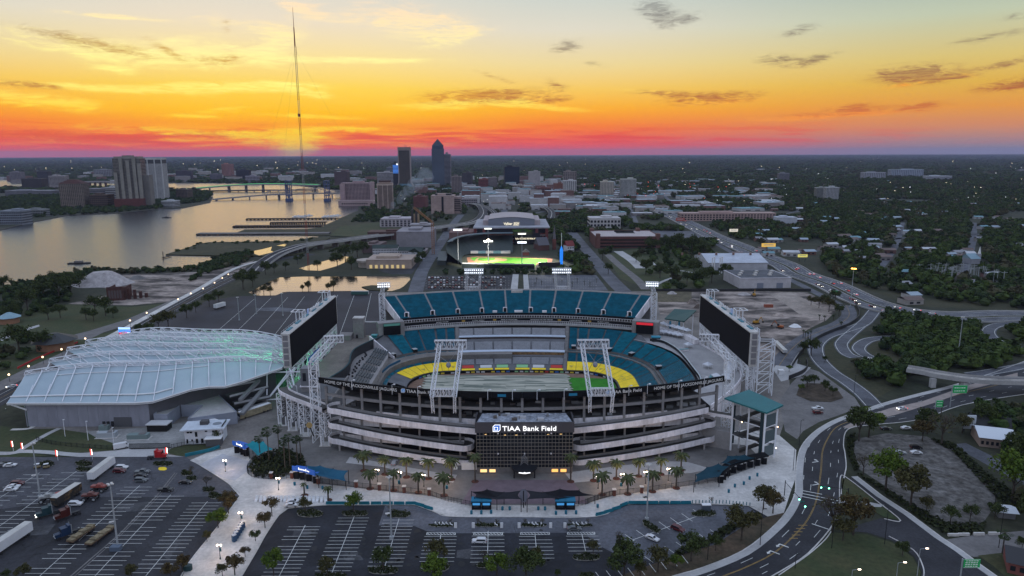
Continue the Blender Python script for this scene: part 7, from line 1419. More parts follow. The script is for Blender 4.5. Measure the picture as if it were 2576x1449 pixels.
CS=6.0; GX,GY0=-1600,150; GWn,GHn=640,560; busy=[bytearray(GWn)for _ in range(GHn)]
def mark(P):
 ys_=[p[1]for p in P]; j0,j1=max(0,int((min(ys_)-GY0)/CS)),min(GHn-1,int((max(ys_)-GY0)/CS)+1)
 for j in range(j0,j1+1):
  y=GY0+(j+.5)*CS; xs=[]
  for a,b in zip(P,P[1:]+P[:1]):
   if(a[1]>y)!=(b[1]>y):xs.append(a[0]+(b[0]-a[0])*(y-a[1])/(b[1]-a[1]))
  xs.sort()
  for a,b in zip(xs[::2],xs[1::2]):
   for i in range(max(0,int((a-GX)/CS)),min(GWn-1,int((b-GX)/CS)+1)+1):busy[j][i]=1
bpy.context.view_layer.update()
GREEN=('ground','riverside_lawn','south_lawn','interchange_grass','roadside_grass','park_lawn','field_grass','roadside_lawn','southbank_land','sea_wall','kerb','marsh_shore','yard_lawn')
for o in list(SC.objects):
 if o.type!='MESH' or o.name.split('.')[0]in GREEN:continue
 nm=o.name.split('.')[0]
 if o.parent is None and o.get('kind')=='structure':
  if len(o.data.polygons)>4000:continue
  for p in o.data.polygons:
   P=[tuple(o.data.vertices[i].co[:2])for i in p.vertices]
   if nm in('freeway','ramp_road','street','frontage_road','boulevard','slip_road','side_street','park_path','bayfront_road','cross_street'):
    cx=sum(q[0]for q in P)/len(P); cy_=sum(q[1]for q in P)/len(P); P=[(q[0]+(q[0]-cx)*.3,q[1]+(q[1]-cy_)*.3)for q in P]
   mark(P)
 elif o.parent and nm in('walls','body','roadway','shaft','stand','drum_wall'):
  bb_=[o.matrix_world@Vector(c)for c in o.bound_box]; x0,x1,y0,y1=min(v.x for v in bb_),max(v.x for v in bb_),min(v.y for v in bb_),max(v.y for v in bb_)
  if nm=='roadway':
   for p in o.data.polygons:mark([tuple(o.data.vertices[i].co[:2])for i in p.vertices])
  elif(x1-x0)*(y1-y0)<30000:fr0=3 if y0<700 else 12 if o.parent.name[:5]=='small' else 42; mark([(x0-4,y0-fr0),(x1+4,y0-fr0),(x1+4,y1),(x0-4,y1)])
def free(x,y):
 i,j=int((x-GX)/CS),int((y-GY0)/CS)
 return not(0<=i<GWn and 0<=j<GHn and busy[j][i])
def scatter(name,pts,me,m_=None):
 vs_=bpy.data.meshes.new(name); vs_.from_pydata([p[:3]for p in pts],[],[]); a=vs_.attributes.new('size','FLOAT_VECTOR','POINT'); a.data.foreach_set('vector',[v for p in pts for v in(p[3],p[3],p[3]*p[4])]); b=vs_.attributes.new('turn','FLOAT_VECTOR','POINT'); b.data.foreach_set('vector',[v for p in pts for v in(0,0,p[5])])
 o=put(name,vs_,kind='stuff'); src=bpy.data.objects.new(name+'_crown',me); ng=bpy.data.node_groups.new(name,'GeometryNodeTree'); ng.interface.new_socket('Geometry',in_out='INPUT',socket_type='NodeSocketGeometry'); ng.interface.new_socket('Geometry',in_out='OUTPUT',socket_type='NodeSocketGeometry'); nn=ng.nodes; gi,go=nn.new('NodeGroupInput'),nn.new('NodeGroupOutput'); ip=nn.new('GeometryNodeInstanceOnPoints'); oi=nn.new('GeometryNodeObjectInfo'); oi.inputs[0].default_value=src
 s=nn.new('GeometryNodeInputNamedAttribute'); s.data_type='FLOAT_VECTOR'; s.inputs[0].default_value='size'; r=nn.new('GeometryNodeInputNamedAttribute'); r.data_type='FLOAT_VECTOR'; r.inputs[0].default_value='turn'; k=ng.links.new
 k(gi.outputs[0],ip.inputs['Points']); k(oi.outputs['Geometry'],ip.inputs['Instance']); k(s.outputs[0],ip.inputs['Scale']); k(r.outputs[0],ip.inputs['Rotation']); k(ip.outputs[0],go.inputs[0])
 md=o.modifiers.new('scatter','NODES'); md.node_group=ng; return o
fw_m=[leafm('wood_leaves_dark',(.02,.034,.014),(.046,.064,.022),.12),leafm('wood_leaves_green',(.03,.053,.015),(.066,.092,.024),.12),leafm('wood_leaves_brown',(.042,.042,.022),(.08,.074,.04),.12)]
farm=[]
for k,m_ in enumerate(fw_m+fw_m[:2]):
 b=MB(); b.blob(0,0,-.05,.72,.72,.55,7,5,.18,vr); c=crown(8,20,.17,seed=60+k); o=len(b.v); b.v+=c.v; b.f+=[tuple(i+o for i in f)for f in c.f]; b.m+=c.m; farm.append(b.mesh('far_crown',m_))
def wood(name,test,box,step,size,keep=1.0,jit=.45,kinds=(0,1,2,3,4),flat=1.0):
 P=[[]for _ in farm]; x0,y0,x1,y1=box; nx,ny=int((x1-x0)/step),int((y1-y0)/step)
 for j in range(ny):
  for i in range(nx):
   if vr.random()>keep:continue
   x,y=x0+(i+.5+vr.uniform(-jit,jit))*step,y0+(j+.5+vr.uniform(-jit,jit))*step
   if not test(x,y):continue
   s=vr.uniform(*size); P[vr.choice(kinds)].append((x,y,s*.62*flat,s,vr.uniform(.75,1.15)*flat,vr.random()*6.28))
 for k,p in enumerate(P):
  if p:scatter(name,p,farm[k])
def poly_test(D):
 P=[g(*p)for p in D]; return lambda x,y:inside(x,y,P)and free(x,y)
def bb(D):
 P=[g(*p)for p in D]; return(min(p[0]for p in P),min(p[1]for p in P),max(p[0]for p in P),max(p[1]for p in P))
def dwood(name,D,step,size,keep=1.0,kinds=(0,1,2,3,4),anyw=False):PP=[g(*p)for p in D]; wood(name,(lambda x,y:inside(x,y,PP))if anyw else poly_test(D),bb(D),step,size,keep,kinds=kinds)
pat=lambda x,y:math.sin(x*.011+1.3*math.sin(y*.007))+math.sin(y*.013+1.1*math.sin(x*.009))
dwood('interchange_wood',[(2195,795),(2290,775),(2420,800),(2660,800),(2660,900),(2560,925),(2440,940),(2290,945),(2270,985),(2190,960),(2150,930),(2200,915),(2160,900),(2200,885),(2265,858),(2200,845),(2180,830)],7.5,(4.5,7.5),kinds=(0,1,1,3,4)); dwood('interchange_brush',[(2120,860),(2150,840),(2180,880),(2200,960),(2240,1005),(2190,995),(2120,930),(2070,880)],6,(2,3.5),.8,(0,2,2))
dwood('roadside_wood',[(2230,960),(2290,960),(2420,1000),(2640,1005),(2640,1080),(2520,1060),(2400,1040),(2560,1000),(2300,980)],7,(3,5.5),.8)
dwood('east_wood',[(2480,1040),(2660,1020),(2660,1330),(2560,1300),(2576,1180),(2520,1140)],8,(4,7),.8)
dwood('freeway_wood',[(2060,640),(2130,560),(2660,560),(2660,790),(2500,775),(2300,745),(2180,725),(2090,690)],11,(5.5,9),.82)
R1=[(1400,720),(1440,560),(1410,480),(1480,440),(2680,440),(2680,640),(2130,640),(1980,650),(1880,600),(1760,640),(1620,640),(1500,680),(1420,728)]; t1=poly_test(R1); wood('suburb_wood',lambda x,y:t1(x,y)and y<1900 and(pat(x,y)>-1.1),bb(R1),11.5,(4.5,8.5),.9); wood('suburb_wood',lambda x,y:t1(x,y)and 1900<=y<3400 and pat(x,y)>-1.35,(bb(R1)[0],1900,bb(R1)[2],3400),17,(7,12),.9)
dwood('park_wood',[(1490,640),(1540,600),(1700,615),(1820,640),(1760,730),(1600,730)],15,(5,8),.5); dwood('street_trees',[(1425,590),(1460,590),(1540,700),(1560,730),(1480,730),(1430,640)],10,(4,6),.8); dwood('street_trees',[(1350,560),(1440,540),(1500,600),(1480,620),(1400,640),(1385,600)],10,(5,8),.9)
dwood('downtown_trees',[(840,500),(1000,470),(1300,470),(1420,480),(1480,560),(1390,560),(1180,530),(1150,560),(960,560),(880,530)],17,(5,8.5),.5); dwood('hedge_line',[(905,585),(960,558),(975,560),(925,592)],8,(4,6),1)
dwood('shore_brush',[(-20,722),(30,719),(115,703),(220,680),(480,679),(520,662),(560,644),(600,640),(640,646),(600,668),(520,684),(300,690),(190,697),(120,720),(0,745)],6.5,(2.5,5),.85,(0,0,2,3),True); dwood('shore_brush',[(556,650),(620,636),(640,636),(600,665),(548,680),(500,700),(470,712),(530,668)],6,(3,5),.8,(0,0,3),True); dwood('peninsula_brush',[(436,636),(474,624),(506,613),(526,611),(736,608),(786,598),(800,604),(736,612),(530,616),(480,630)],9,(2,4),.5,(0,0,3),True); dwood('yard_brush',[(440,700),(560,690),(590,700),(500,730),(440,745),(380,740)],9,(1.5,3),.4,(0,2))
dwood('lawn_trees',[(-40,730),(180,735),(200,760),(60,800),(-40,800)],9,(4,6),.55,(0,0,3)); dwood('lawn_trees',[(-40,855),(60,850),(150,870),(100,900),(-40,960)],9,(3,5),.4,(0,0,2)); dwood('southbank_trees',[(0,500),(80,490),(300,490),(536,484),(520,508),(420,524),(300,535),(120,545),(0,560)],13,(5,8),.75,(0,0,1,3),True); dwood('ballpark_trees',[(1060,690),(1080,670),(1180,680),(1420,680),(1420,692),(1290,690),(1072,692)],8,(3,4.5),.7,(0,3)); dwood('marina_trees',[(880,560),(930,530),(990,530),(1000,548),(960,560)],10,(4,6),.8,(0,3))
def notwater(x,y):return not(y<4600 and x<-150 and inside(x,y,RIV))
RIV=[g(*p)for p in[(-900,700),(0,580),(0,476),(300,474),(540,484),(640,500),(840,500),(862,478),(700,462),(415,460),(200,459),(90,450),(-400,436)]]
def wide(x,y):return abs(x)<y*.85
wood('far_forest',lambda x,y:wide(x,y)and notwater(x,y)and not(y<3200 and x>0),(-3000,2300,3000,4600),34,(14,23),.8,flat=.55); wood('far_forest',lambda x,y:wide(x,y)and notwater(x,y)and(y>4600 or x>0)and pat(x*.3,y*.3)>-1.5,(-8500,3300,8500,10000),60,(26,40),.9,flat=.4); wood('horizon_forest',lambda x,y:wide(x,y),(-21000,10000,21000,25000),190,(70,120),.95,flat=.16)
for nm,c,n,e,box in(('far_lights',(1,.85,.6),110,12,(0,405,2576,540)),('far_white_lights',(.9,.95,1),50,12,(900,430,2576,530)),('far_red_lights',(1,.1,.08),26,10,(1440,470,1900,515))):
 m_=MB()
 for k in range(n):
  x,y=vr.uniform(box[0],box[2]),box[1]+(box[3]-box[1])*vr.random()**1.3
  if x<860 and y>440:y=405+vr.random()*30
  X,Y=g(x,y); s=.00024*Y*vr.uniform(.6,1.5); m_.blob(X,Y,vr.uniform(8,14)+Y*.002,s,s,s*.8,5,4)
 m_.out(nm,mat(nm,c,emit=c,es=e*.35),kind='stuff')
# ================================================================ plaza furniture, vehicles, lamps, signs, site
def D1(X,Y):return(X/4,1087+Y/4)
def D2(X,Y):return(644+X/4,1087+Y/4)
def D3(X,Y):return(1288+X/4,1087+Y/4)
def D4(X,Y):return(1932+X/4,1087+Y/4)
def sail(lab,D,z,col,posts=True,sag=1.3):
 P=[(*g(x,y,z+dz_),z+dz_)for x,y,dz_ in D]; c=Vector((sum(p[0]for p in P)/len(P),sum(p[1]for p in P)/len(P),z-sag*.2)); t=thing('shade_sail',lab,'shade sail',(c.x,c.y,0)); m_=MB(); n=len(P); rings=4
 for k in range(n):
  a,b=Vector(P[k]),Vector(P[(k+1)%n]); mid=[a+(b-a)*j/4 for j in range(5)]; mid=[m+(c-m)*(.13*math.sin(math.pi*j/4))for j,m in enumerate(mid)]
  for j in range(4):
   for r in range(rings):
    f=lambda m,q:tuple(m+(c-m)*q-Vector((c.x,c.y,0))-Vector((0,0,sag*math.sin(math.pi*q*.5)*.6))); m_.face(f(mid[j],r/rings),f(mid[j+1],r/rings),f(mid[j+1],(r+1)/rings),f(mid[j],(r+1)/rings))
 m_.out('canvas',col,t)
 for p in P:MB().cyl(p[0]-c.x,p[1]-c.y,0,p[2]+.3,.14,n=6).out('mast',dark,t)
sb_=mat('blue_canvas',(.012,.085,.15),.8,.1,.3); st2=mat('teal_canvas',(.01,.23,.28),.8,.1,.3); sk=mat('black_canvas',(.012,.012,.017),.8); sn=mat('deep_teal_canvas',(.006,.042,.066),.8,.1,.3)
sail('dark blue shade sail beside the bright blue arch',[(770,1171,1),(805,1171,1.5),(838,1179,0),(876,1184,.6),(870,1211,-1.5),(835,1206,-.6),(800,1197,0),(765,1181,0)],5,sb_); sail('bright teal shade sail near the tall fan palms',[(616,1118,.5),(634,1109,1),(663,1110,.8),(687,1130,-.5),(648,1147,-1),(626,1126,0)],5,st2)
sail('black shade sail left of the oval board',[(1186,1237,.3),(1225,1231,1.6),(1268,1238,.2),(1311,1234,1.4),(1311,1256,.4),(1250,1257,-.6),(1194,1251,-.4)],4.6,sk,sag=.9); sail('black shade sail right of the oval board',[(1322,1233,1.4),(1366,1238,.2),(1409,1230,1.6),(1457,1233,.8),(1497,1246,-1.2),(1404,1254,-.5),(1326,1256,.4)],4.6,sk,sag=.9)
sail('deep teal shade sail under the stair tower',[(1830,1146,.6),(1852,1146,.4),(1874,1143,1),(1900,1152,-.4),(1834,1170,-.6),(1814,1165,0)],5,sn); sail('deep teal shade sail lower along the curved gates',[(1778,1175,.4),(1808,1166,1.1),(1834,1173,0),(1810,1199,-.8),(1746,1214,-1),(1750,1194,.2)],5,sn)
def arch_gate(lab,D,h,col,gates):
 P=smooth_path([g(*p)for p in D],4); t=thing('entry_gate',lab,'gate',(P[0][0],P[0][1],0)); rel=[(x-P[0][0],y-P[0][1])for x,y in P]
 MB().deck(offs(rel,-1.3),offs(rel,1.6),h-.2,h+.3).wall(offs(rel,-1.3),h-.7,h-.2).out('roof',col,t)
 for k in range(gates):i=(len(rel)-1)*(k+.5)/gates; a=rel[int(i)]; MB().box(a[0],a[1],.1,1.9,1.4,h-.6).out('gate_booth',black,t); MB().box(a[0],a[1]-1.35,h-1.0,1.5,.08,.4).out('gate_label',conc,t)
 return t,rel
ab=mat('lit_blue_sign',(.015,.07,.3),.5,emit=(.02,.09,.4),es=.35)
for lab,D,n in(('blue arched entry gate with white script beside dark blue sail',[(742,1203),(770,1207),(801,1217)],4),('blue arched entry gate beside the bright teal sail',[(594,1138),(612,1143),(626,1150)],3)):
 t,rel=arch_gate(lab,D,4.4,ab,n); MB().wall(offs(rel,-1.6),4.3,5.9,.3).out('sign_arch',ab,t); m_=MB(); q=offs(rel,-1.65)
 for k in range(9):
  f=len(q)*(.3+.045*k); a=q[min(len(q)-1,int(f))]; b=q[min(len(q)-1,int(f)+1)]; u=f-int(f); m_.box(a[0]+(b[0]-a[0])*u,a[1]+(b[1]-a[1])*u-.05,4.7,.3,.06,.9 if k in(0,6)else.5)
 m_.out('script_lettering',whiteglow,t,kind='stuff')
arch_gate('long curved black ticket gate row under the teal sails',[(1812,1214),(1830,1196),(1860,1183),(1895,1173),(1927,1166)],4.2,black,9)
bt_=mat('teal_booth_roof',(.015,.15,.26),.6,.1,.3); bbl=mat('booth_blue_sign',(.05,.28,.6),.5,emit=(.08,.35,.7),es=.4)
for x,l in((1199,'first teal roofed ticket booth from the left'),(1224,'second teal roofed ticket booth, left of the oval board'),(1409,'teal roofed ticket booth right of the oval board'),(1434,'last teal roofed ticket booth by the curved hedge')):
 t=thing('ticket_booth',l,'booth',(*g(x,1279),0)); MB().box(0,0,0,3.4,2.2,3.2).out('body',black,t); MB().box(0,.2,3.2,3.7,3.4,.5).out('roof',bt_,t); MB().box(0,-1.75,2.2,2.6,.1,.8).out('sign_panel',bbl,t); MB().box(0,-1.15,1.0,2,.1,1.1).out('window',glass,t)
t=thing('oval_board','pale surfboard shaped oval board standing between black sails','sign',(*g(1317,1277),0)); m_=MB(); m_.face(*[(1.5*math.cos(2*math.pi*k/20),-.1,4.6+2.6*math.sin(2*math.pi*k/20))for k in range(20)]); m_.face(*[(1.5*math.cos(-2*math.pi*k/20),.1,4.6+2.6*math.sin(-2*math.pi*k/20))for k in range(20)]); m_.out('oval_face',mat('grey_oval',(.18,.18,.22),.6),t); MB().box(0,-.15,2.6,.3,.1,4).out('centre_bar',black,t); MB().cyl(0,0,0,2.2,.2).out('stand',dark,t)
def piers(pts,lab):
 for i,(x,y)in enumerate(pts):
  t=thing('fence_pier',lab%ORD[i],'pier',(*g(x,y),0),0,'brick fence piers'); MB().box(0,0,0,1.1,1.1,2.5).out('shaft',mat('pier_brick',(.14,.05,.035),.9,.2,1),t); MB().box(0,0,2.5,1.4,1.4,.25).out('cap',conc_l,t)
fence([(800,1216),(869,1224),(955,1233),(1017,1239),(1080,1246)],2.2,'black iron plaza fence left of the black sails'); fence([(1473,1270),(1502,1259),(1545,1247),(1614,1240),(1733,1223),(1812,1212)],2.2,'black iron plaza fence right of the black sails'); fence([(1080,1246),(1120,1260),(1150,1267),(1190,1275)],2,'black fence curving down to the ticket booths'); fence([(1440,1276),(1473,1270),(1505,1258),(1540,1248)],2,'black fence curving up from the ticket booths'); fence([(745,1202),(690,1206),(640,1202),(622,1186),(640,1158)],2.2,'black fence round the palm shrub bed')
piers([(683,1204),(735,1203),(801,1217),(896,1226),(955,1233),(1017,1239),(1080,1246),(1545,1247),(1614,1240)],'brick fence pier with pale cap, %s from the left')
tb_=mat('teal_barrier',(.012,.16,.22),.6,.15,.5); br=MB(); br.prism([(-1.9,-.3),(1.9,-.3),(1.9,.3),(-1.9,.3)],0,.5).box(0,0,.5,3.7,.3,.6); brm=br.mesh('water_barrier',tb_)
L1=[(*D2(X,Y+8),0)for X,Y in((757,722),(855,722),(970,722),(1090,722),(1210,722),(1325,722),(1440,722),(1557,722))]+[(*D2(1650,745),-.45),(*D2(1735,775),-.5)]; L2=[(*D3(890,835),.4),(*D3(972,810),.45),(*D3(1050,780),.5),(*D3(1125,742),.6)]+[(*D3(X,724),0)for X in(1222,1323,1420,1530,1643,1750)]
for c,w in((L1,'along the rear of the dark lot'),(L2,'along the side lot')):
 for i,(x,y,r)in enumerate(c):put('water_barrier',brm,None,'teal water barrier %s, %s from the left'%(w,ORD[i]),'barrier','teal barriers '+w,None,(*g(x,y),.15),r*1.0)
t=thing('long_barrier','long teal barrier wall edging the grass by the white house','barrier',(0,0,0)); MB().wall(smooth_path([g(*p)for p in[(466,1150),(500,1143),(530,1136),(553,1128)]],3),.1,1.5,.4).out('panels',tb_,t)
zz=MB(); zz.face((-.35,.5,1.1),(.35,.5,1.1),(.35,.1,.45),(-.35,.1,.45)).face((-.35,.1,.45),(.35,.1,.45),(.35,-.5,.35),(-.35,-.5,.35)).face((-.35,-.5,.35),(.35,-.5,.35),(.35,-.75,0),(-.35,-.75,0)).box(0,.5,0,.7,.12,1.1); zzm=zz.mesh('white_barricade',white)
for i in range(18):put('white_barricade',zzm,None,'small white barricade in the plaza row, %s from the left'%ORD[i],'barricade','white barricades in a row',None,(*g(646+i*10.2,1260+(i>8)*1),.1),.15*(i%3),1.5)
for i,(X,Y)in enumerate([(1815,920),(1855,922),(1888,922),(1925,922),(1965,925),(2415,925),(2755,922),(2790,922),(2825,922),(2880,926),(3200,922),(3235,922),(3290,922),(3330,922)]):put('white_barricade',zzm,None,'tiny white barricade on an entrance hedge bed, %s from the left'%ORD[i],'barricade','white barricades on hedge beds',None,(*g(*D2(X,Y+20)),.3),1.2,.9)
pn=MB().box(0,0,0,1.0,.3,1.9).mesh('white_panel',white)
for i,X in enumerate((2008,2187,2472,2648,2965,3108)):put('upright_barricade',pn,None,'upright white barricade at a hedge bed end, %s from the left'%ORD[i],'barricade','white end barricades',None,(*g(*D2(X,968)),.15))
bo=MB().cyl(0,0,0,1.3,.16,n=6).mesh('bollard',mat('teal_bollard',(.02,.15,.18),.6))
for i in range(18):put('bollard',bo,None,'thin teal bollard edging the side lot, %s from the left'%ORD[i],'bollard','teal bollards',None,(*g(*D3(1815+34*i,720+max(0,i-10)*3.4)),.1))
bn=MB().cyl(0,0,0,1.1,.42,.46,8).cyl(0,0,1.1,1.3,.5,.3,8).mesh('litter_bin',mat('teal_bin',(.012,.13,.2),.6))
BN=[D2(390,535),D2(517,570),D2(670,575),D2(1440,520),D2(1920,570),D2(2168,825),D2(2267,825),D2(2366,820),D2(2480,785),D2(2553,785),D3(265,785),D3(333,785),D3(442,830),D3(543,825),D3(645,825),D3(862,760),D3(1097,545),D3(2242,555),D3(2332,530),D3(2390,478),D3(2468,445),D3(2180,610)]
for i,p in enumerate(sorted(BN)):put('litter_bin',bn,None,'small teal litter bin on the plaza paving, %s counting from the left'%((ORD+['twenty-first','twenty-second'])[i]),'bin','teal litter bins',None,(*g(*p),.1))
glb=mat('globe_lamp',(.9,.8,.7),emit=(1,.78,.6),es=5); gm=MB().blob(0,0,0,.3,.3,.34,8,6).mesh('globe',glb); pm_=MB().cyl(0,0,0,.5,.25,.16,6).cyl(0,0,.5,4.3,.1,.08,6).box(0,0,4.2,1.3,.12,.12).mesh('post',fm_); tr_=MB().cyl(0,0,4.3,4.55,.14,.1,6).mesh('bracket',fm_); bnr=MB().box(.35,0,2.6,.5,.05,1.2).mesh('banner',mat('dark_teal_banner',(.02,.1,.13),.7))
PL=[D2(228,585),D2(1222,500),D2(1450,525),D2(1690,550),D2(1925,560),D1(2270,400),D1(2430,945),D1(2217,1280),D3(866,570),D3(1108,545),D3(1342,520),D3(1572,490)]
for i,p in enumerate(sorted(PL)):
 X,Y=g(*p); t=thing('globe_lamp_post','black plaza lamp post with lit warm globes, %s from the left'%ORD[i],'lamp post',(X,Y,.1),0,'plaza globe lamps'); put('post',pm_,t); put('banner',bnr,t)
 for s in(-.55,.55):put('globe',gm,t,loc=(s,0,4.75)); put('bracket',tr_,t,loc=(s,0,0))
 l_=bpy.data.lights.new('globe_light','POINT'); l_.energy=800; l_.color=(1,.7,.45); l_.shadow_soft_size=.4; o=bpy.data.objects.new('globe_light',l_); COL.objects.link(o); o.parent=t; o.location=(0,0,5.6)
galv=mat('galvanised',(.33,.35,.37),.5,.1,.3)
for x,y,yt,l in((297,1380,1218,'tall pale light mast standing on grey box among truck bays'),(101,1252,1116,'tall light mast by the shrubs on the truck lot'),(985,1356,1201,'tall light mast in the third row of bays'),(1627,1309,1169,'tall light mast with solar panel at slanting hedge'),(2410,895,798,'very tall high mast with ring of lamps in the interchange wood'),(2139,772,676,'very tall high mast with orange lamps by the freeway'),(645,790,742,'far light mast on the empty south lot'),(712,795,738,'second far light mast on the empty south lot'),(602,806,748,'light mast near white truck on south lot')):
 X,Y=g(x,y); h=height(X,Y,yt); t=thing('light_mast',l,'light mast',(X,Y,.1)); MB().cyl(0,0,0,h,.32 if h<40 else.6,.16,8).cyl(0,0,0,1,.7,.7,8).out('pole',galv,t); hi='orange' in l
 for k in range(4 if h<30 else 8):a=k*6.283/(4 if h<30 else 8); MB().box(math.cos(a)*(.7 if h<30 else 1.6),math.sin(a)*(.7 if h<30 else 1.6),h-.2,.8,.5,.35,a).out('lamp_head',mat('orange_lamp',(1,.5,.1),emit=(1,.42,.06),es=9)if hi else conc_l,t)
 if 'interchange' not in l and 'freeway' not in l and y>1100:MB().box(-.9,-.2,h*.42,1.5,1.0,.12,.4).out('solar_panel',dark if 'solar' in l else conc_l,t)
 if 'grey box' in l:MB().box(0,-1,0,3.2,2,1.5).out('base_box',mat('blue_grey_box',(.1,.13,.18),.7),t)
warm2=mat('street_lamp_glow',(.9,.7,.5),emit=(1,.7,.42),es=2.5); sp=MB().cyl(0,0,0,1,.016,.01,6).mesh('pole',fm_); sh=MB().blob(0,0,0,.55,.55,.6,7,5).mesh('lamp_head',warm2)
for i,(X,Y,T)in enumerate([(100,1270,1195),(298,1180,1110),(438,1085,1018),(628,1010,940),(865,890,832),(1315,715,650),(1482,625,573),(1798,490,436),(1925,428,378),(2048,375,328),(2163,314,270),(2240,262,222),(2300,223,185)]):
 x,y=g(X/4,644+Y/4); h=height(x,y,644+T/4); t=thing('street_lamp','lit street lamp along the bayfront boulevard verge, %s from the left'%ORD[i],'street lamp',(x,y,.1),0,'bayfront street lamps'); put('pole',sp,t,sc=(8,8,h)); put('lamp_head',sh,t,loc=(0,0,h))
for x,y,yt,l in((164,1098,1056,'white flag pole like light by the generators'),(222,1108,1060,'white pole over the tank unit'),(286,1114,1076,'white pole at the shuttle parking'),(374,1063,1036,'white pole at the corner of the long grey wall'),(2418,1449,1408,'bare grey gantry pole')):
 X,Y=g(x,y); h=height(X,Y,yt); MB().cyl(0,0,0,h,.13,.09,6).box(.3,0,h,.8,.3,.15).out('yard_pole',steel,None,l,'pole',loc=(X,Y,0))if x<400 else None
for i,(x,y,yt,s)in enumerate([(2307,1449,1382,1),(2252,1480,1417,1),(2140,1480,1435,1),(2225,1370,1282,0),(2092,1380,1310,0),(2000,1430,1395,0),(2501,1280,1243,0),(2512,1378,1282,0),(1780,1409,1342,0),(1912,1372,1282,0),(2148,992,944,0),(2010,1125,1058,0),(1995,1184,1130,0)]):
 X,Y=g(x,y); h=height(X,Y,yt); t=thing('street_light','%s grey street light beside the boulevard side, %s counted from bottom'%('curved arm' if s else 'straight',ORD[i]),'street light',(X,Y,.1)); MB().cyl(0,0,0,h,.12,.08,6).out('pole',galv if s else fm_,t); a=MB(); a.tube((0,0,h),(1.6 if s else.7,0,h+.25),.06); a.out('arm',galv if s else fm_,t); MB().box(2 if s else.9,0,h+.1,.8,.3,.2).out('lamp_head',glb if s else dark,t)
def profile(P,w,m_,name,t,top=.82,zt=.9):
 mb=MB(); n=len(P); f=lambda x,z,s:(x,s*w/2*(1 if z<=zt else 1-(1-top)*min(1,(z-zt)/.6)),z)
 for k in range(n):a,b=P[k],P[(k+1)%n]; mb.face(f(*a,-1),f(*b,-1),f(*b,1),f(*a,1))
 for s in(1,-1):
  q=[f(*p,s)for p in P]; o=[Vector((p[0],p[1],0))for p in P]
  for tri in tessellate_polygon([o]):mb.face(*[q[i]for i in(tri if s<0 else tri[::-1])])
 return mb
SHAPE={'sedan':([(-2.3,.35),(2.3,.35),(2.35,.62),(2.2,.82),(1.1,.95),(.35,1.42),(-.9,1.45),(-1.7,1.02),(-2.3,.95)],[(1.0,.98),(.36,1.37),(-.88,1.40),(-1.55,1.02)],1.8),'suv':([(-2.3,.4),(2.3,.4),(2.38,.75),(2.2,.98),(1.2,1.08),(.6,1.68),(-1.9,1.72),(-2.3,1.1)],[(1.1,1.1),(.58,1.6),(-1.85,1.63),(-2.15,1.12)],1.9),'pickup':([(-2.8,.5),(2.6,.5),(2.7,.85),(2.55,1.08),(1.4,1.15),(.8,1.8),(-.6,1.82),(-.8,1.15),(-2.8,1.15)],[(1.3,1.18),(.78,1.72),(-.55,1.74),(-.72,1.18)],1.95),'van':([(-2.9,.4),(2.9,.4),(3.0,1.2),(2.6,1.5),(2.2,2.4),(-2.9,2.5)],[(2.55,1.55),(2.15,2.25),(-2.6,2.3),(-2.6,1.55)],2.1)}
whl=MB().tube((0,-.11,0),(0,.11,0),.34,10).mesh('wheel',dark); hub=MB().tube((0,-.12,0),(0,.12,0),.19,8).mesh('rim',galv); hdl=MB().box(0,0,0,.1,.4,.18).mesh('headlight',mat('headlight_glass',(.6,.6,.62),.2)); tll=MB().box(0,0,0,.1,.4,.18).mesh('tail_light',mat('tail_light_red',(.4,.01,.01),.3)); CARM={}
def car(x,y,rot,col,kind,lab,group=None,lit=0,full=True,z=.12):
 X,Y=(x,y)if rot is None else g(x,y)
 if rot is None:rot,z=lit[1],lit[2]; lit=lit[0]
 key=(col,kind)
 if key not in CARM:
  P,Wn,w=SHAPE[kind]; paint_=mat('car_%s'%'_'.join(str(int(v*100))for v in col),col,.3,spec=.5); b=profile(P,w,None,'body',None); q=MB()
  zc=min(p[1]for p in Wn); f=lambda px_,pz,s:(px_,s*(w/2*(1-.18*min(1,max(0,(pz-.9)/.6)))+.015),pz)
  for s in(-1,1):q.face(*[f(*p,s)for p in(Wn if s<0 else Wn[::-1])])
  for a,b2 in((Wn[0],Wn[1]),(Wn[2],Wn[3])):q.face(*[(p[0]+(.05 if a is Wn[0]else-.05),s*w*.36,p[1]+.03)for p,s in((a,-1),(a,1),(b2,1),(b2,-1))])
  CARM[key]=(b.mesh('body',paint_),q.mesh('windows',glass),w,P)
 bm_,wm_,w,P=CARM[key]; t=thing({'sedan':'parked_car','suv':'parked_car','pickup':'pickup_truck','van':'white_van'}[kind],lab,{'pickup':'pickup truck','van':'van'}.get(kind,'car'),(X,Y,z),rot,group); put('body',bm_,t); put('windows',wm_,t); L_=max(p[0]for p in P)
 if full:
  for a in(-L_*.62,L_*.62):
   for s in(-1,1):o=put('wheel',whl,t,loc=(a,s*(w/2-.08),.34)); put('rim',hub,o)
 for s in(-1,1):
  put('headlight',hdl,t,loc=(L_,s*w*.36,.62))if not lit else put('headlight',HL,t,loc=(L_+.05,s*w*.36,.6)); put('tail_light',tll if not lit else TL,t,loc=(-L_,s*w*.36,.72))
HL=MB().blob(0,0,.1,.25,.3,.22,6,4).mesh('headlight',mat('headlight_on',(1,1,.9),emit=(1,.95,.85),es=3)); TL=MB().blob(0,0,.1,.2,.3,.22,6,4).mesh('tail_light',mat('tail_light_on',(1,.05,.03),emit=(1,.04,.03),es=1.6))
Wc,Kc,Gc,Mc,Sc=(.6,.6,.62),(.012,.012,.014),(.1,.11,.12),(.09,.012,.015),(.3,.31,.33)
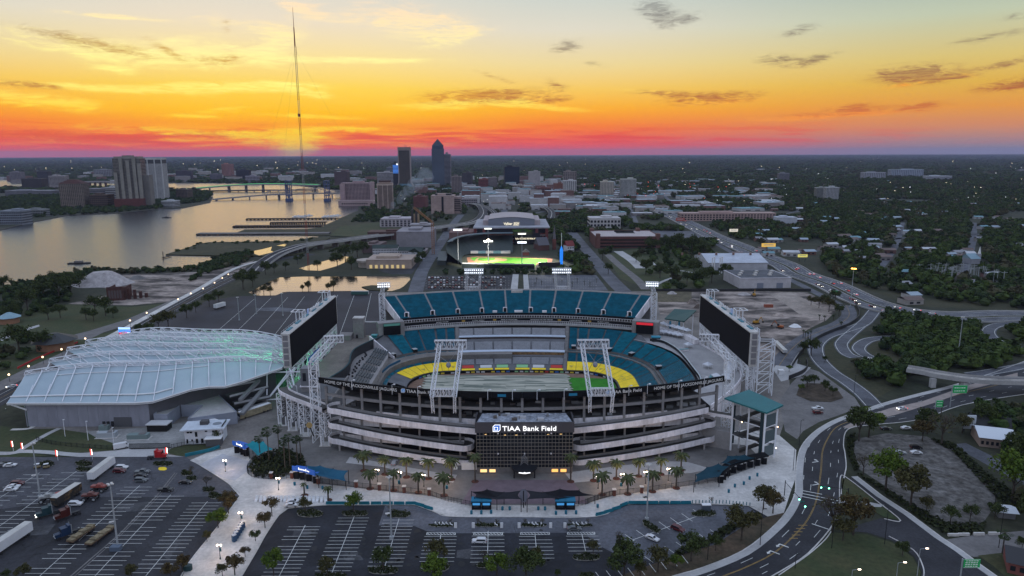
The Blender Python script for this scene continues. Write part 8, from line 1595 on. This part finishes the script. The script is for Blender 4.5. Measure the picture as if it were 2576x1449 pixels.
for x,y,r,c,k,l in((307,1180,0,Wc,'suv','white long roofed suv behind the white trailer'),(301,1189,0,Mc,'suv','maroon suv in front of the white long roofed suv'),(359,1191,.05,Gc,'pickup','dark pickup with pale roof, rearmost of three'),(355,1200,0,Kc,'sedan','black car in the middle of the dark trio'),(355,1212,0,Gc,'suv','charcoal suv, front of the dark trio'),(467,1217,0,Kc,'sedan','black sedan alone near the plaza shrubs'),(418,1236,0,Kc,'pickup','black pickup alone in the middle bays'),(45,1220,.1,Mc,'suv','maroon suv above two white cars at far left'),(34,1228,.1,Wc,'sedan','white car, upper of two beside the maroon suv'),(28,1235,.1,Wc,'sedan','white car, lower of two beside the maroon suv'),(5,1174,.2,Gc,'sedan','grey car at the picture edge by the shrub mound'),(26,1174,.2,Wc,'sedan','white and dark car beside the far left shrub mound'),(190,1272,.05,Wc,'suv','white minivan right of the open sided transporter'),(28,1348,.9,Gc,'pickup','grey pickup behind the big white semi trailer'),(156,1247,1.0,(.3,.02,.02),'suv','red vehicle behind the open sided transporter'),(738,1266,.1,Wc,'sedan','white police style car, rear of the pair at plaza corner'),(734,1275,.1,Wc,'sedan','white police style car, front of the pair at plaza corner'),(1206,1366,3.1,Wc,'suv','white suv alone in the fifth row of bays'),(1444,1334,0,Gc,'sedan','grey green sedan at the entrance hedge bed'),(1641,1358,-.75,Wc,'sedan','white sedan in the slanted bays'),(1705,1335,-.75,Mc,'suv','dark red suv in the slanted bays'),(2264,1142,-.1,Sc,'sedan','silver blue sedan on the gravel lot'),(2304,1142,-.05,Wc,'sedan','white sedan on the gravel lot'),(2304,1129,-.1,Kc,'suv','black suv behind the white sedan on gravel'),(2228,1081,0,Kc,'sedan','black car under the tree at the gravel lot corner'),(2279,1080,.1,Wc,'sedan','white car half hidden at the top of the gravel lot'),(2057,1031,.05,Wc,'pickup','white pickup on the turnaround pad'),(2057,1041,.05,Mc,'suv','dark maroon suv on the turnaround pad'),(2185,905,.2,Wc,'sedan','white car on the tree lined ramp'),(2550,878,-.6,Sc,'sedan','pale car at the right hand loop'),(992,1186-18,1.5,Sc,'sedan','silver car parked under the lowest left ramp'),(1064,1166,1.5,Wc,'suv','white cart like suv under the ramps by the white panel')):car(x,y,r,c,k,l)
car(2269,1031,3.3,Wc,'sedan','white car with lit headlights on the boulevard',None,1); car(30,975,3.9,Wc,'sedan','white car with headlights on the bayfront road',None,1)
q=random.Random(9); n_=0
for i in range(46):
 o=q.choice((-12,-8,-4.5,4.5,8,12)); k=q.randint(3,len(fwp)-12); P=offs(fwp,o); a,b=P[k],P[k+1]; r=math.atan2(b[1]-a[1],b[0]-a[0])+(math.pi if o>0 else 0); f=q.random()
 if a[1]<330:continue
 car(a[0]+(b[0]-a[0])*f,a[1]+(b[1]-a[1])*f,None,q.choice((Wc,Kc,Sc,Mc)),'sedan' if q.random()<.6 else 'suv','car with lights on driving along the curving freeway','cars on the freeway',(1,r,.75),False)
LC=['white','black','silver','dark red','grey']
for j in range(5):
 for i in range(26):
  if q.random()<.3:continue
  x=g(1080+i*7.5,700+j*6.2); c=q.randint(0,4); car(x[0],x[1],None,(Wc,Kc,Sc,Mc,Gc)[c],'sedan' if q.random()<.5 else 'suv','%s car parked in row %s of the full lot behind the far stand'%(LC[c],ORD[j]),'cars in the full lot',(0,math.pi/2,.1),False)
def lorry(p,q_,h,w,lab,col,z0=1.2,name='box_trailer',cat='trailer',open_=False):
 a,b=Vector(g(*p)),Vector(g(*q_)); l=(b-a).length; c=(a+b)/2; t=thing(name,lab,cat,(c.x,c.y,.1),math.atan2((b-a).y,(b-a).x))
 if open_:MB().box(0,0,z0,l,w,.3).out('bed',mat('rusty_bed',(.12,.075,.05),.8,.3,.6),t); [MB().box(-l/2+l*(k+.5)/6,0,z0+.3,l/7,w*.9,h*(.5+.3*(k%2))).out('load',mat('rubble_load',(.2,.16,.1),.9,.4,.8),t)for k in range(6)]
 else:MB().box(0,0,z0,l,w,h).out('body',col,t); MB().box(0,0,z0+h,l*1.0,w,.08).out('roof',mat('trailer_roof',(.5,.48,.45),.7,.1,.3),t); MB().box(l/2+.03,0,z0+.2,.08,w*.92,h*.9).out('rear_door',mat('trailer_door',(.42,.42,.44),.6),t)
 for xx in(-.38,-.3,.3,.38):
  for s in(-1,1):o=put('wheel',whl,t,loc=(l*xx,s*(w/2-.2),.5),sc=1.45)
 return t,l
tw_=mat('trailer_white',(.62,.63,.66),.6,.08,.2)
lorry((229,1214),(284,1172),2.8,2.6,'white box trailer standing beside the white suv',tw_); lorry((-26,1410),(76,1341),3.0,2.7,'big white semi trailer at the bottom left edge',tw_); t,l=lorry((138,1280),(200,1240),2.9,2.7,'transporter trailer with dark painted sides and pale roof',mat('mural_black',(.03,.028,.026),.6,col2=(.2,.12,.05),vs=.5,lo=.5,hi=.7)); lorry((176,1372),(234,1332),1.0,2.6,'flatbed loaded with brown crates beside blue tractor',tw_,1.0,'flatbed_trailer','trailer',True); lorry((222,1378),(284,1332),.7,2.6,'flatbed loaded with timber by the tall light mast',tw_,.9,'flatbed_trailer','trailer',True)
lorry((541,779),(565,772),3,2.8,'white box trailer alone on the empty south lot',tw_); lorry((884,742),(927,742),3,3,'dark green transit bus at the pond edge of the lot',mat('bus_teal',(.04,.1,.1),.5),.5,'transit_bus','bus')
def tractor(p,r,col,lab):
 t=thing('truck_tractor',lab,'truck',(*g(*p),.1),r); MB().box(-1.2,0,.8,5.6,1.1,.4).out('chassis',dark,t); MB().box(1.0,0,.9,2.2,2.4,2.6).box(-.3,0,1,.8,2.4,3.0).out('cab',col,t); b=MB(); b.prism([(2.1,-1),(3.9,-.8),(3.9,.8),(2.1,1)],.8,2.0); b.out('bonnet',col,t); MB().box(2.12,0,2.3,.08,2.1,.9).out('windscreen',glass,t); MB().box(3.93,0,.9,.08,1.3,1).out('grille',galv,t)
 for xx in(3.0,-2.2,-3.4):
  for s in(-1,1):put('wheel',whl,t,loc=(xx,s*1.05,.5),sc=1.45)
 for s in(-1,1):put('headlight',HL if 'lit' in lab else hdl,t,loc=(3.95,s*.85,1.0)); MB().cyl(-.9,s*1.1,1,4.2,.1,n=6).out('exhaust_stack',galv,t)
tractor((125,1297),-2.45,mat('tractor_green',(.02,.05,.06),.4),'dark teal truck tractor with lit headlights pulling the transporter'); tractor((170,1302),-2.3,mat('tractor_red',(.07,.015,.012),.4),'dark red truck tractor without trailer'); tractor((172,1348),-2.3,mat('tractor_blue',(.015,.035,.08),.4),'dark blue truck tractor beside the brown flatbed'); tractor((397,1154),.1,mat('bright_red',(.4,.02,.025),.4),'bright red truck on the lane above the shrub island')
for x,y,c,l in((251,1236,(.25,.06,.05),'red bodied monster truck on huge black tyres'),(229,1258,(.12,.04,.035),'dark patterned monster truck on huge black tyres'),(122,1262,(.3,.3,.3),'pale monster truck body half behind the transporter')):
 t=thing('monster_truck',l,'monster truck',(*g(x,y),.1),q.uniform(-.3,.3)); P,Wn,w=SHAPE['pickup']; put('body',profile(P,w,0,0,0).mesh('body',mat('monster_%d'%x,c,.4,.3,1)),t,loc=(0,0,1.3)); MB().box(0,0,1.2,4,.9,.5).out('chassis',dark,t); MB().box(.2,0,3.0,1.2,1.5,.1).out('roof_light_bar',galv,t)
 for a in(-1.7,1.7):
  for s in(-1,1):o=put('wheel',whl,t,loc=(a,s*1.35,.85),sc=(2.5,4.0,2.5)); put('rim',hub,o)
for x,l in((94,'tan golf cart left of the light mast'),(117,'tan golf cart right of the light mast')):
 t=thing('golf_cart',l,'golf cart',(*g(x,1178),.1),.4); MB().box(0,0,.3,2.3,1.2,.5).out('body',mat('tan_paint',(.2,.15,.07),.5),t); MB().box(0,0,1.8,1.8,1.2,.08).out('roof',white,t); [MB().tube((a,s*.5,.8),(a*.9,s*.5,1.8),.03).out('roof_post',dark,t)for a in(-.8,.8)for s in(-1,1)]; [put('wheel',whl,t,loc=(a,s*.55,.25),sc=.75)for a in(-.8,.8)for s in(-1,1)]
car(305,1128,.6,Wc,'van','white shuttle van stopped at the yard fence')
MB().flat([(a[0]-g(409,1180)[0],a[1]-g(409,1180)[1])for a in[g(*p)for p in ell(409,1180,22,9,9)]],.05).out('yellow_mat',yellow,None,'crumpled yellow sheet lying on the truck lot','sheet',loc=(*g(409,1180),.12))
a=Vector(g(590,1362)); b=Vector(g(611,1328))
for k in range(6):p=a+(b-a)*k/5; t=thing('portable_toilet','blue portable toilet in the plaza row, %s from the nearest'%ORD[k],'toilet',(p.x,p.y,.1),.9,'row of portable toilets'); MB().box(0,0,0,1.25,1.2,2.2).out('cabin',mat('toilet_blue',(.03,.07,.14),.6),t); MB().box(0,0,2.2,1.3,1.25,.2).out('roof',mat('toilet_roof',(.45,.47,.5),.6),t); MB().box(-.64,0,.1,.05,.8,1.9).out('door',mat('toilet_door',(.06,.12,.2),.6),t)
t=thing('hut','grey portable hut with white roof on hedge island','hut',(*g(1776,1284),.1)); MB().box(0,0,0,3,1.4,2.1).out('cabin',mat('hut_grey',(.08,.1,.13),.6),t); MB().box(0,0,2.1,3.2,1.6,.25).out('roof',white,t)
MB().prism(ell(0,0,3,2,8),0,1.6).out('skip_bin',mat('dark_green_bin',(.02,.05,.055),.6),None,'dark green bin under the tree at lot corner','bin',loc=(*g(472,1434),.1))
gsm=mat('sign_green',(.01,.2,.06),.5,emit=(.02,.5,.15),es=.12)
def gsign(x0,x1,y0,y1,yb,lab,rows,post=True):
 X,Y=g((x0+x1)/2,yb); za,zb=height(X,Y,y1),height(X,Y,y0); w=px(Y,x1-x0,za); t=thing('road_sign',lab,'road sign',(X,Y,0)); MB().box(0,0,za,w,.15,zb-za).out('panel',gsm,t); m_=MB()
 for k in range(rows):
  for j in range(5):m_.box(-w*.36+w*.16*j+.05*k,-.1,za+(zb-za)*(k+.62)/(rows+.6),w*(.13 if(j+k)%3 else.08),.05,(zb-za)*.1)
 m_.out('small_print',letter,t,kind='stuff'); MB().box(0,-.08,za+.02,w*.97,.04,.08).box(0,-.08,zb-.12,w*.97,.04,.08).out('border',letter,t,kind='stuff')
 if post:MB().cyl(-w*.55,.3,0,zb,.2,n=8).tube((-w*.55,.3,zb-.3),(w*.5,.3,zb-.3),.12).out('gantry_post',galv,t)
gsign(2413,2454,1407,1428,1500,'green guide sign on a grey gantry at the bottom right',4); gsign(2392,2427,969,989,1025,'green guide sign hung below the overpass',2); gsign(2351,2367,1007,1024,1056,'small green and yellow sign over the boulevard',2); gsign(2093,2104,731,738,760,'small green sign beside the freeway',1)
for(x,y,yt,x2,y2,l)in((2132,1259,1232,2062,1221,'black signal mast arm with lit green signals'),(1973,1247,1213,2028,1272,'black signal mast arm at the plaza corner')):
 X,Y=g(x,y); h=height(X,Y,yt); e=AT_=g(x2,y2,h+.6); t=thing('traffic_signal',l,'traffic signal',(X,Y,.1)); MB().cyl(0,0,0,h+.6,.16,n=8).out('pole',fm_,t); v=Vector((e[0]-X,e[1]-Y,0)); MB().tube((0,0,h),(v.x,v.y,h+.5),.1).out('arm',fm_,t)
 for f in(.68,.95):MB().box(v.x*f,v.y*f,h-.5,.4,.4,1.1).out('signal_head',dark,t); MB().blob(v.x*f,v.y*f-.25,h-.2,.3,.15,.3).out('green_lens',mat('green_signal',(.2,1,.6),emit=(.2,1,.6),es=6),t)
 MB().box(v.x*.82,v.y*.82-.1,h,1.6,.08,.45).out('street_name_plate',mat('teal_plate',(.02,.25,.2),.5),t)
for x0,x1,y0,y1,yb,c,l in((2420,2451,1045,1078,1086,(.5,.52,.56),'blank white billboard seen from its back by the roadside roof'),(1834,1855,576,583,600,(.5,.46,.38),'cream lit billboard beyond the freeway'),(1915,1950,612,622,632,(.5,.3,.06),'orange and white billboard beside the freeway'),(1840,1868,633,641,650,(.35,.28,.3),'pale pink billboard near the warehouse'),(1700,1722,548,556,560,(.4,.1,.08),'red and white billboard at the pink building end'),(2006,2030,640,647,660,(.45,.4,.1),'yellow green billboard on thin legs')):
 X,Y=g((x0+x1)/2,yb); za,zb=height(X,Y,y1),height(X,Y,y0); w=px(Y,x1-x0,za); t=thing('billboard',l,'billboard',(X,Y,0)); MB().box(0,0,za,w,.6,zb-za).out('board',mat('board_%d'%x0,c,.6,emit=c if 'lit' in l or 'orange' in l or 'yellow' in l else None,es=.9),t); MB().box(0,-.35,(za+zb)/2,w*.7,.1,(zb-za)*.2).out('print_band',conc,t); [MB().cyl(s*w*.3,.6,0,za+1,.3,n=6).out('leg',dark,t)for s in(-1,1)]
gable('roadside_hall','roadside hall with white gabled roof and tall dark windows',2470,2545,1128,4.5,2.2,14,(.3,.22,.19),mat('white_roof',(.6,.63,.68),.6),-.35,7); gable('dark_roof_hall','dark roofed long hall behind the white gabled hall',2450,2530,1092,4,3,12,(.1,.09,.09),mat('black_roof',(.03,.03,.032),.8),-.5); gable('brick_house','small brick house with white porch at the bottom right corner',2540,2600,1450,4,2.5,10,(.2,.07,.06),mat('shingle_dark',(.05,.05,.055),.9),-.5,3); gable('shed','small white roofed shed right of the gravel lot',2515,2552,1305,2.6,.8,5,(.15,.15,.16),mat('white_roof',(0,0,0)),-.2)
for i,x in enumerate((2398,2424,2462,2500)):MB().box(0,0,0,3.6,.6,.9).out('concrete_block',conc_l,None,'pale concrete barrier block at the cross street, %s from the left'%ORD[i],'barrier','concrete blocks',loc=(*g(x,1349-i*1.2),.1))
def heap(x,y,w,yt,lab,m_,flat=.35,name='soil_heap'):
 X,Y=g(x,y); r=px(Y,w)/2; h=height(X,Y,yt); b=MB(); n=18; R_=[[(r*f*(1+.14*math.sin(k*2.1+f*5)+.08*q.uniform(-1,1))*math.cos(6.283*k/n),r*f*.8*(1+.12*math.sin(k*1.7))*math.sin(6.283*k/n),h*zf)for k in range(n)]for f,zf in((1,0),(.75,.3),(.55,.62),(flat,.95),(flat*.4,1))]
 for A,B in zip(R_,R_[1:]):
  for k in range(n):b.face(A[k],A[(k+1)%n],B[(k+1)%n],B[k])
 b.face(*R_[-1]); b.out(name,m_,None,lab,'heap',loc=(X,Y,0))
chalk=mat('chalk_heap',(.36,.33,.33),.95,.15,.12,fine=(.4,.2)); heap(262,714,140,682,'huge pale conical gravel heap by the river',chalk,.32,'gravel_heap'); heap(345,701,44,693,'grey low heap right of the huge pale heap',conc_d); heap(430,704,30,698,'sandy heap beyond the yard vehicles',dirt)
for x,y,w,yt,l,m_ in((1742,764,30,752,'brown soil heap near the dark teal stair roof',dirt),(1758,774,26,765,'darker soil heap in front of the brown one',mat('dark_soil',(.09,.07,.06),.95,.3,.1)),(1690,739,26,733,'pale rubble heap at the dark site fence',chalk),(1872,741,34,736,'long pale rubble heap beyond the video board',chalk),(2000,822,30,815,'heap of white scrap sheets at the site edge',white),(1960,795,40,788,'low brown mound under the sandy slope',dirt)):heap(x,y,w,yt,l,m_)
fence_b=MB().wall([g(1640,733),g(1760,734),g(1930,732),g(2040,733)],0,2.4,.3).out('site_screen',dark,None,'long black screen fence behind the demolition site','fence')
MB().wall(smooth_path([g(*p)for p in[(1985,955),(2020,940),(2032,925),(2028,910)]],4),0,2.4,.3).out('site_screen',dark,None,'curved black screen fence at the turnaround','fence')
MB().wall([(p[0],p[1])for p in[g(45,928),g(90,905),g(150,880),g(196,863)]],0,1.1,.4).out('red_barrier_line',mat('barrier_red',(.4,.03,.03),.6),None,'long red plastic barrier line beside the bayfront path','barrier')
ye=mat('digger_yellow',(.4,.2,.02),.5)
for x,y,r,c,l in((1902,815,.4,ye,'large yellow excavator with raised arm on the dirt'),(1962,826,2.4,mat('digger_orange',(.35,.1,.03),.5),'orange excavator at the site road edge'),(1897,745,1.2,ye,'small excavator near the rubble at the back fence')):
 t=thing('excavator',l,'excavator',(*g(x,y),0),r); [MB().box(0,s*1.3,0,4.4,.7,1).out('track',dark,t)for s in(-1,1)]; MB().box(-.4,0,1.1,3.6,2.6,1.3).out('body',c,t); MB().box(1.0,.8,2.0,1.4,1.1,1.5).out('cab',glass,t); MB().tube((1.4,-.3,2),(4.2,-.3,5),.3).out('boom',c,t); MB().tube((4.2,-.3,5),(6.2,-.3,1.6),.22).out('stick',c,t); MB().box(6.2,-.3,.6,1,1.2,1).out('bucket',dark,t)
MB().box(0,0,0,7,2.5,2.4).out('skip',mat('rust_red',(.25,.07,.04),.7,.2,.4),None,'rust red skip on the dirt behind the video board','skip',loc=(*g(1933,773),0)); lorry((1950,868),(1975,893),1.8,2.6,'white tipper trailer with dark load on the site drive',conc_l); MB().box(0,0,0,3,2.6,2.8).out('site_cabin',white,None,'white upright cabin by the site fence','cabin',loc=(*g(1964,942),0))
X,Y=g(292,756); t=thing('brick_ruin','roofless dark red brick ruin in the riverside yard','ruin',(X,Y,0),.15); bw=mat('ruin_brick',(.075,.035,.03),.9,.3,.3); w=px(Y,38); [MB().box(a*w/2,9+b_*9,0,.8 if a else w,.8 if b_ else 18,11 if b_<.5 else 8).out('wall',bw,t)for a,b_ in((-1,0),(1,0))]; MB().box(0,0,0,w,.8,12).out('wall',bw,t); MB().box(0,18,0,w,.8,9).out('wall',bw,t); [MB().box(w/2+3+k*4,4+k*2,0,2.2,2,10-k*2).out('pillar',bw,t)for k in range(4)]; [MB().box(-w*.35+k*w*.17,-.42,2,1.6,.1,7).out('bricked_window',mat('ruin_grey',(.1,.08,.08),.9),t)for k in range(5)]
for x,y,w,yt,yr,c,l in((14,816,52,800,786,(.22,.34,.4),'pavilion with pale teal stepped roof at the far left'),(120,884,104,862,838,(.04,.042,.045),'wide dark hip roofed hall beside the riverside path')):
 X,Y=g(x,y); r=px(Y,w)/2; h0,h1=height(X,Y,yt),height(X,Y+r*.6,yr); t=thing('pavilion',l,'pavilion',(X,Y+r*.6,0),.2); MB().cyl(0,0,0,h0,r*.85,n=8).out('walls',cmat((.3,.16,.1)),t); MB().cyl(0,0,h0-.3,h1,r*1.05,r*.18,8).out('roof',mat('pav_%d'%x,c,.6,.1,.3),t)
def boat(x,y,l_,w,lab,col,cabin=True,r=0):
 t=thing('boat',lab,'boat',(*g(x,y),0),r); MB().prism([(-l_/2,-w/2),(l_*.3,-w/2),(l_/2,0),(l_*.3,w/2),(-l_/2,w/2)],-.2,1.4,bottom=True).out('hull',col,t)
 if cabin:MB().box(-l_*.05,0,1.4,l_*.35,w*.6,1.8).out('cabin',white if col is not dark else conc_d,t)
boat(201,663,24,7,'dark barge with small deckhouse in mid river',dark,True,.15); boat(420,548,18,5,'small dark launch near the balcony tower',dark)
for i,(x,y)in enumerate([(744,546),(752,545),(760,546),(769,544),(778,543),(818,546),(826,545),(835,545),(842,544),(850,543)]):boat(x,y,14,4,'white moored boat in the marina, %s from the left'%ORD[i],white,True,.3)
X,Y=g(1090,640); h=height(X,Y,560); t=thing('tower_crane','slim orange brown lattice crane mast by the concrete block','crane',(X,Y,0)); b=MB(); lattice(b,(0,0,0),(0,0,h),3,3,16,.2); b.out('mast',mat('crane_orange',(.3,.14,.07),.6),t); b=MB(); lattice(b,(0,0,h),(-24,10,h+18),2,2,8,.25); b.out('jib',mat('crane_orange',(0,0,0)),t)
for i,x in enumerate((1038,1043.5,1048,1053)):X,Y=g(x,572); h=height(X,Y,528+(i%2)*10); MB().cyl(0,0,0,h,2.2,1.9,10).out('chimney_stack',cmat((.26,.19,.13))if i%2 else cmat((.05,.045,.045)),None,'%s slim stack of four behind the white framed deck, %s from the left'%('brown' if i%2 else 'black',ORD[i]),'chimney',loc=(X,Y,0))
sm=bpy.data.materials.new('thin_smoke'); sm.use_nodes=True; s_t=sm.node_tree; s_t.nodes.clear(); sv=s_t.nodes.new('ShaderNodeVolumePrincipled'); sv.inputs['Color'].default_value=(.6,.68,.78,1); sv.inputs['Density'].default_value=.022; s_o=s_t.nodes.new('ShaderNodeOutputMaterial'); s_t.links.new(sv.outputs[0],s_o.inputs['Volume']); b=MB()
for k in range(9):X,Y=g(979,540); b.blob(X+k*9+q.uniform(-4,4),Y+10,8+k*9+q.uniform(-4,4),5+k*1.6,6+k*1.5,7+k*1.3,9,7,.2,q)
b.out('smoke',sm,kind='stuff')
rl=MB().cyl(0,0,0,4.2,.1,.08,6).tube((0,0,4.2),(.9,0,4.4),.09).mesh('pole',steel); rh=MB().box(1.0,0,4.2,.8,.4,.35).mesh('lamp_head',steel)
for i,x in enumerate((-72,-54,-43,-14,-4,6,17,44,52,66,78)):t=thing('rim_light','slender white light pole on the black rim board, %s from the left'%ORD[i],'light pole',(XS+x,yn(XS+x,266.4),26.6),0,'rim light poles'); put('pole',rl,t); put('lamp_head',rh,t)
t=thing('flag_banner','round yellow guitar shaped sign hung on the walkway lattice leg','sign',(-87.3,280.5,0)); MB().cyl(0,0,0,.4,1.3,n=14).out('disc',mat('straw_yellow',(.4,.28,.12),.6),t).matrix_local=Matrix.Translation((0,0,10.5))@Matrix.Rotation(R(90),4,'X'); MB().tube((0.3,-.2,9.5),(1.6,-.2,5.5),.3).out('neck',dark,t)
# ================================================================ air
hm=bpy.data.materials.new('haze_air'); hm.use_nodes=True; ht=hm.node_tree; ht.nodes.clear()
pv=ht.nodes.new('ShaderNodeVolumePrincipled'); pv.inputs['Color'].default_value=(0.52,0.56,0.86,1); pv.inputs['Density'].default_value=3.0e-5; pv.inputs['Anisotropy'].default_value=0.0
ho=ht.nodes.new('ShaderNodeOutputMaterial'); ht.links.new(pv.outputs[0],ho.inputs['Volume'])
MB().box(0,0,-10.0,81000,81000,300.0).out('haze',hm,kind='stuff')
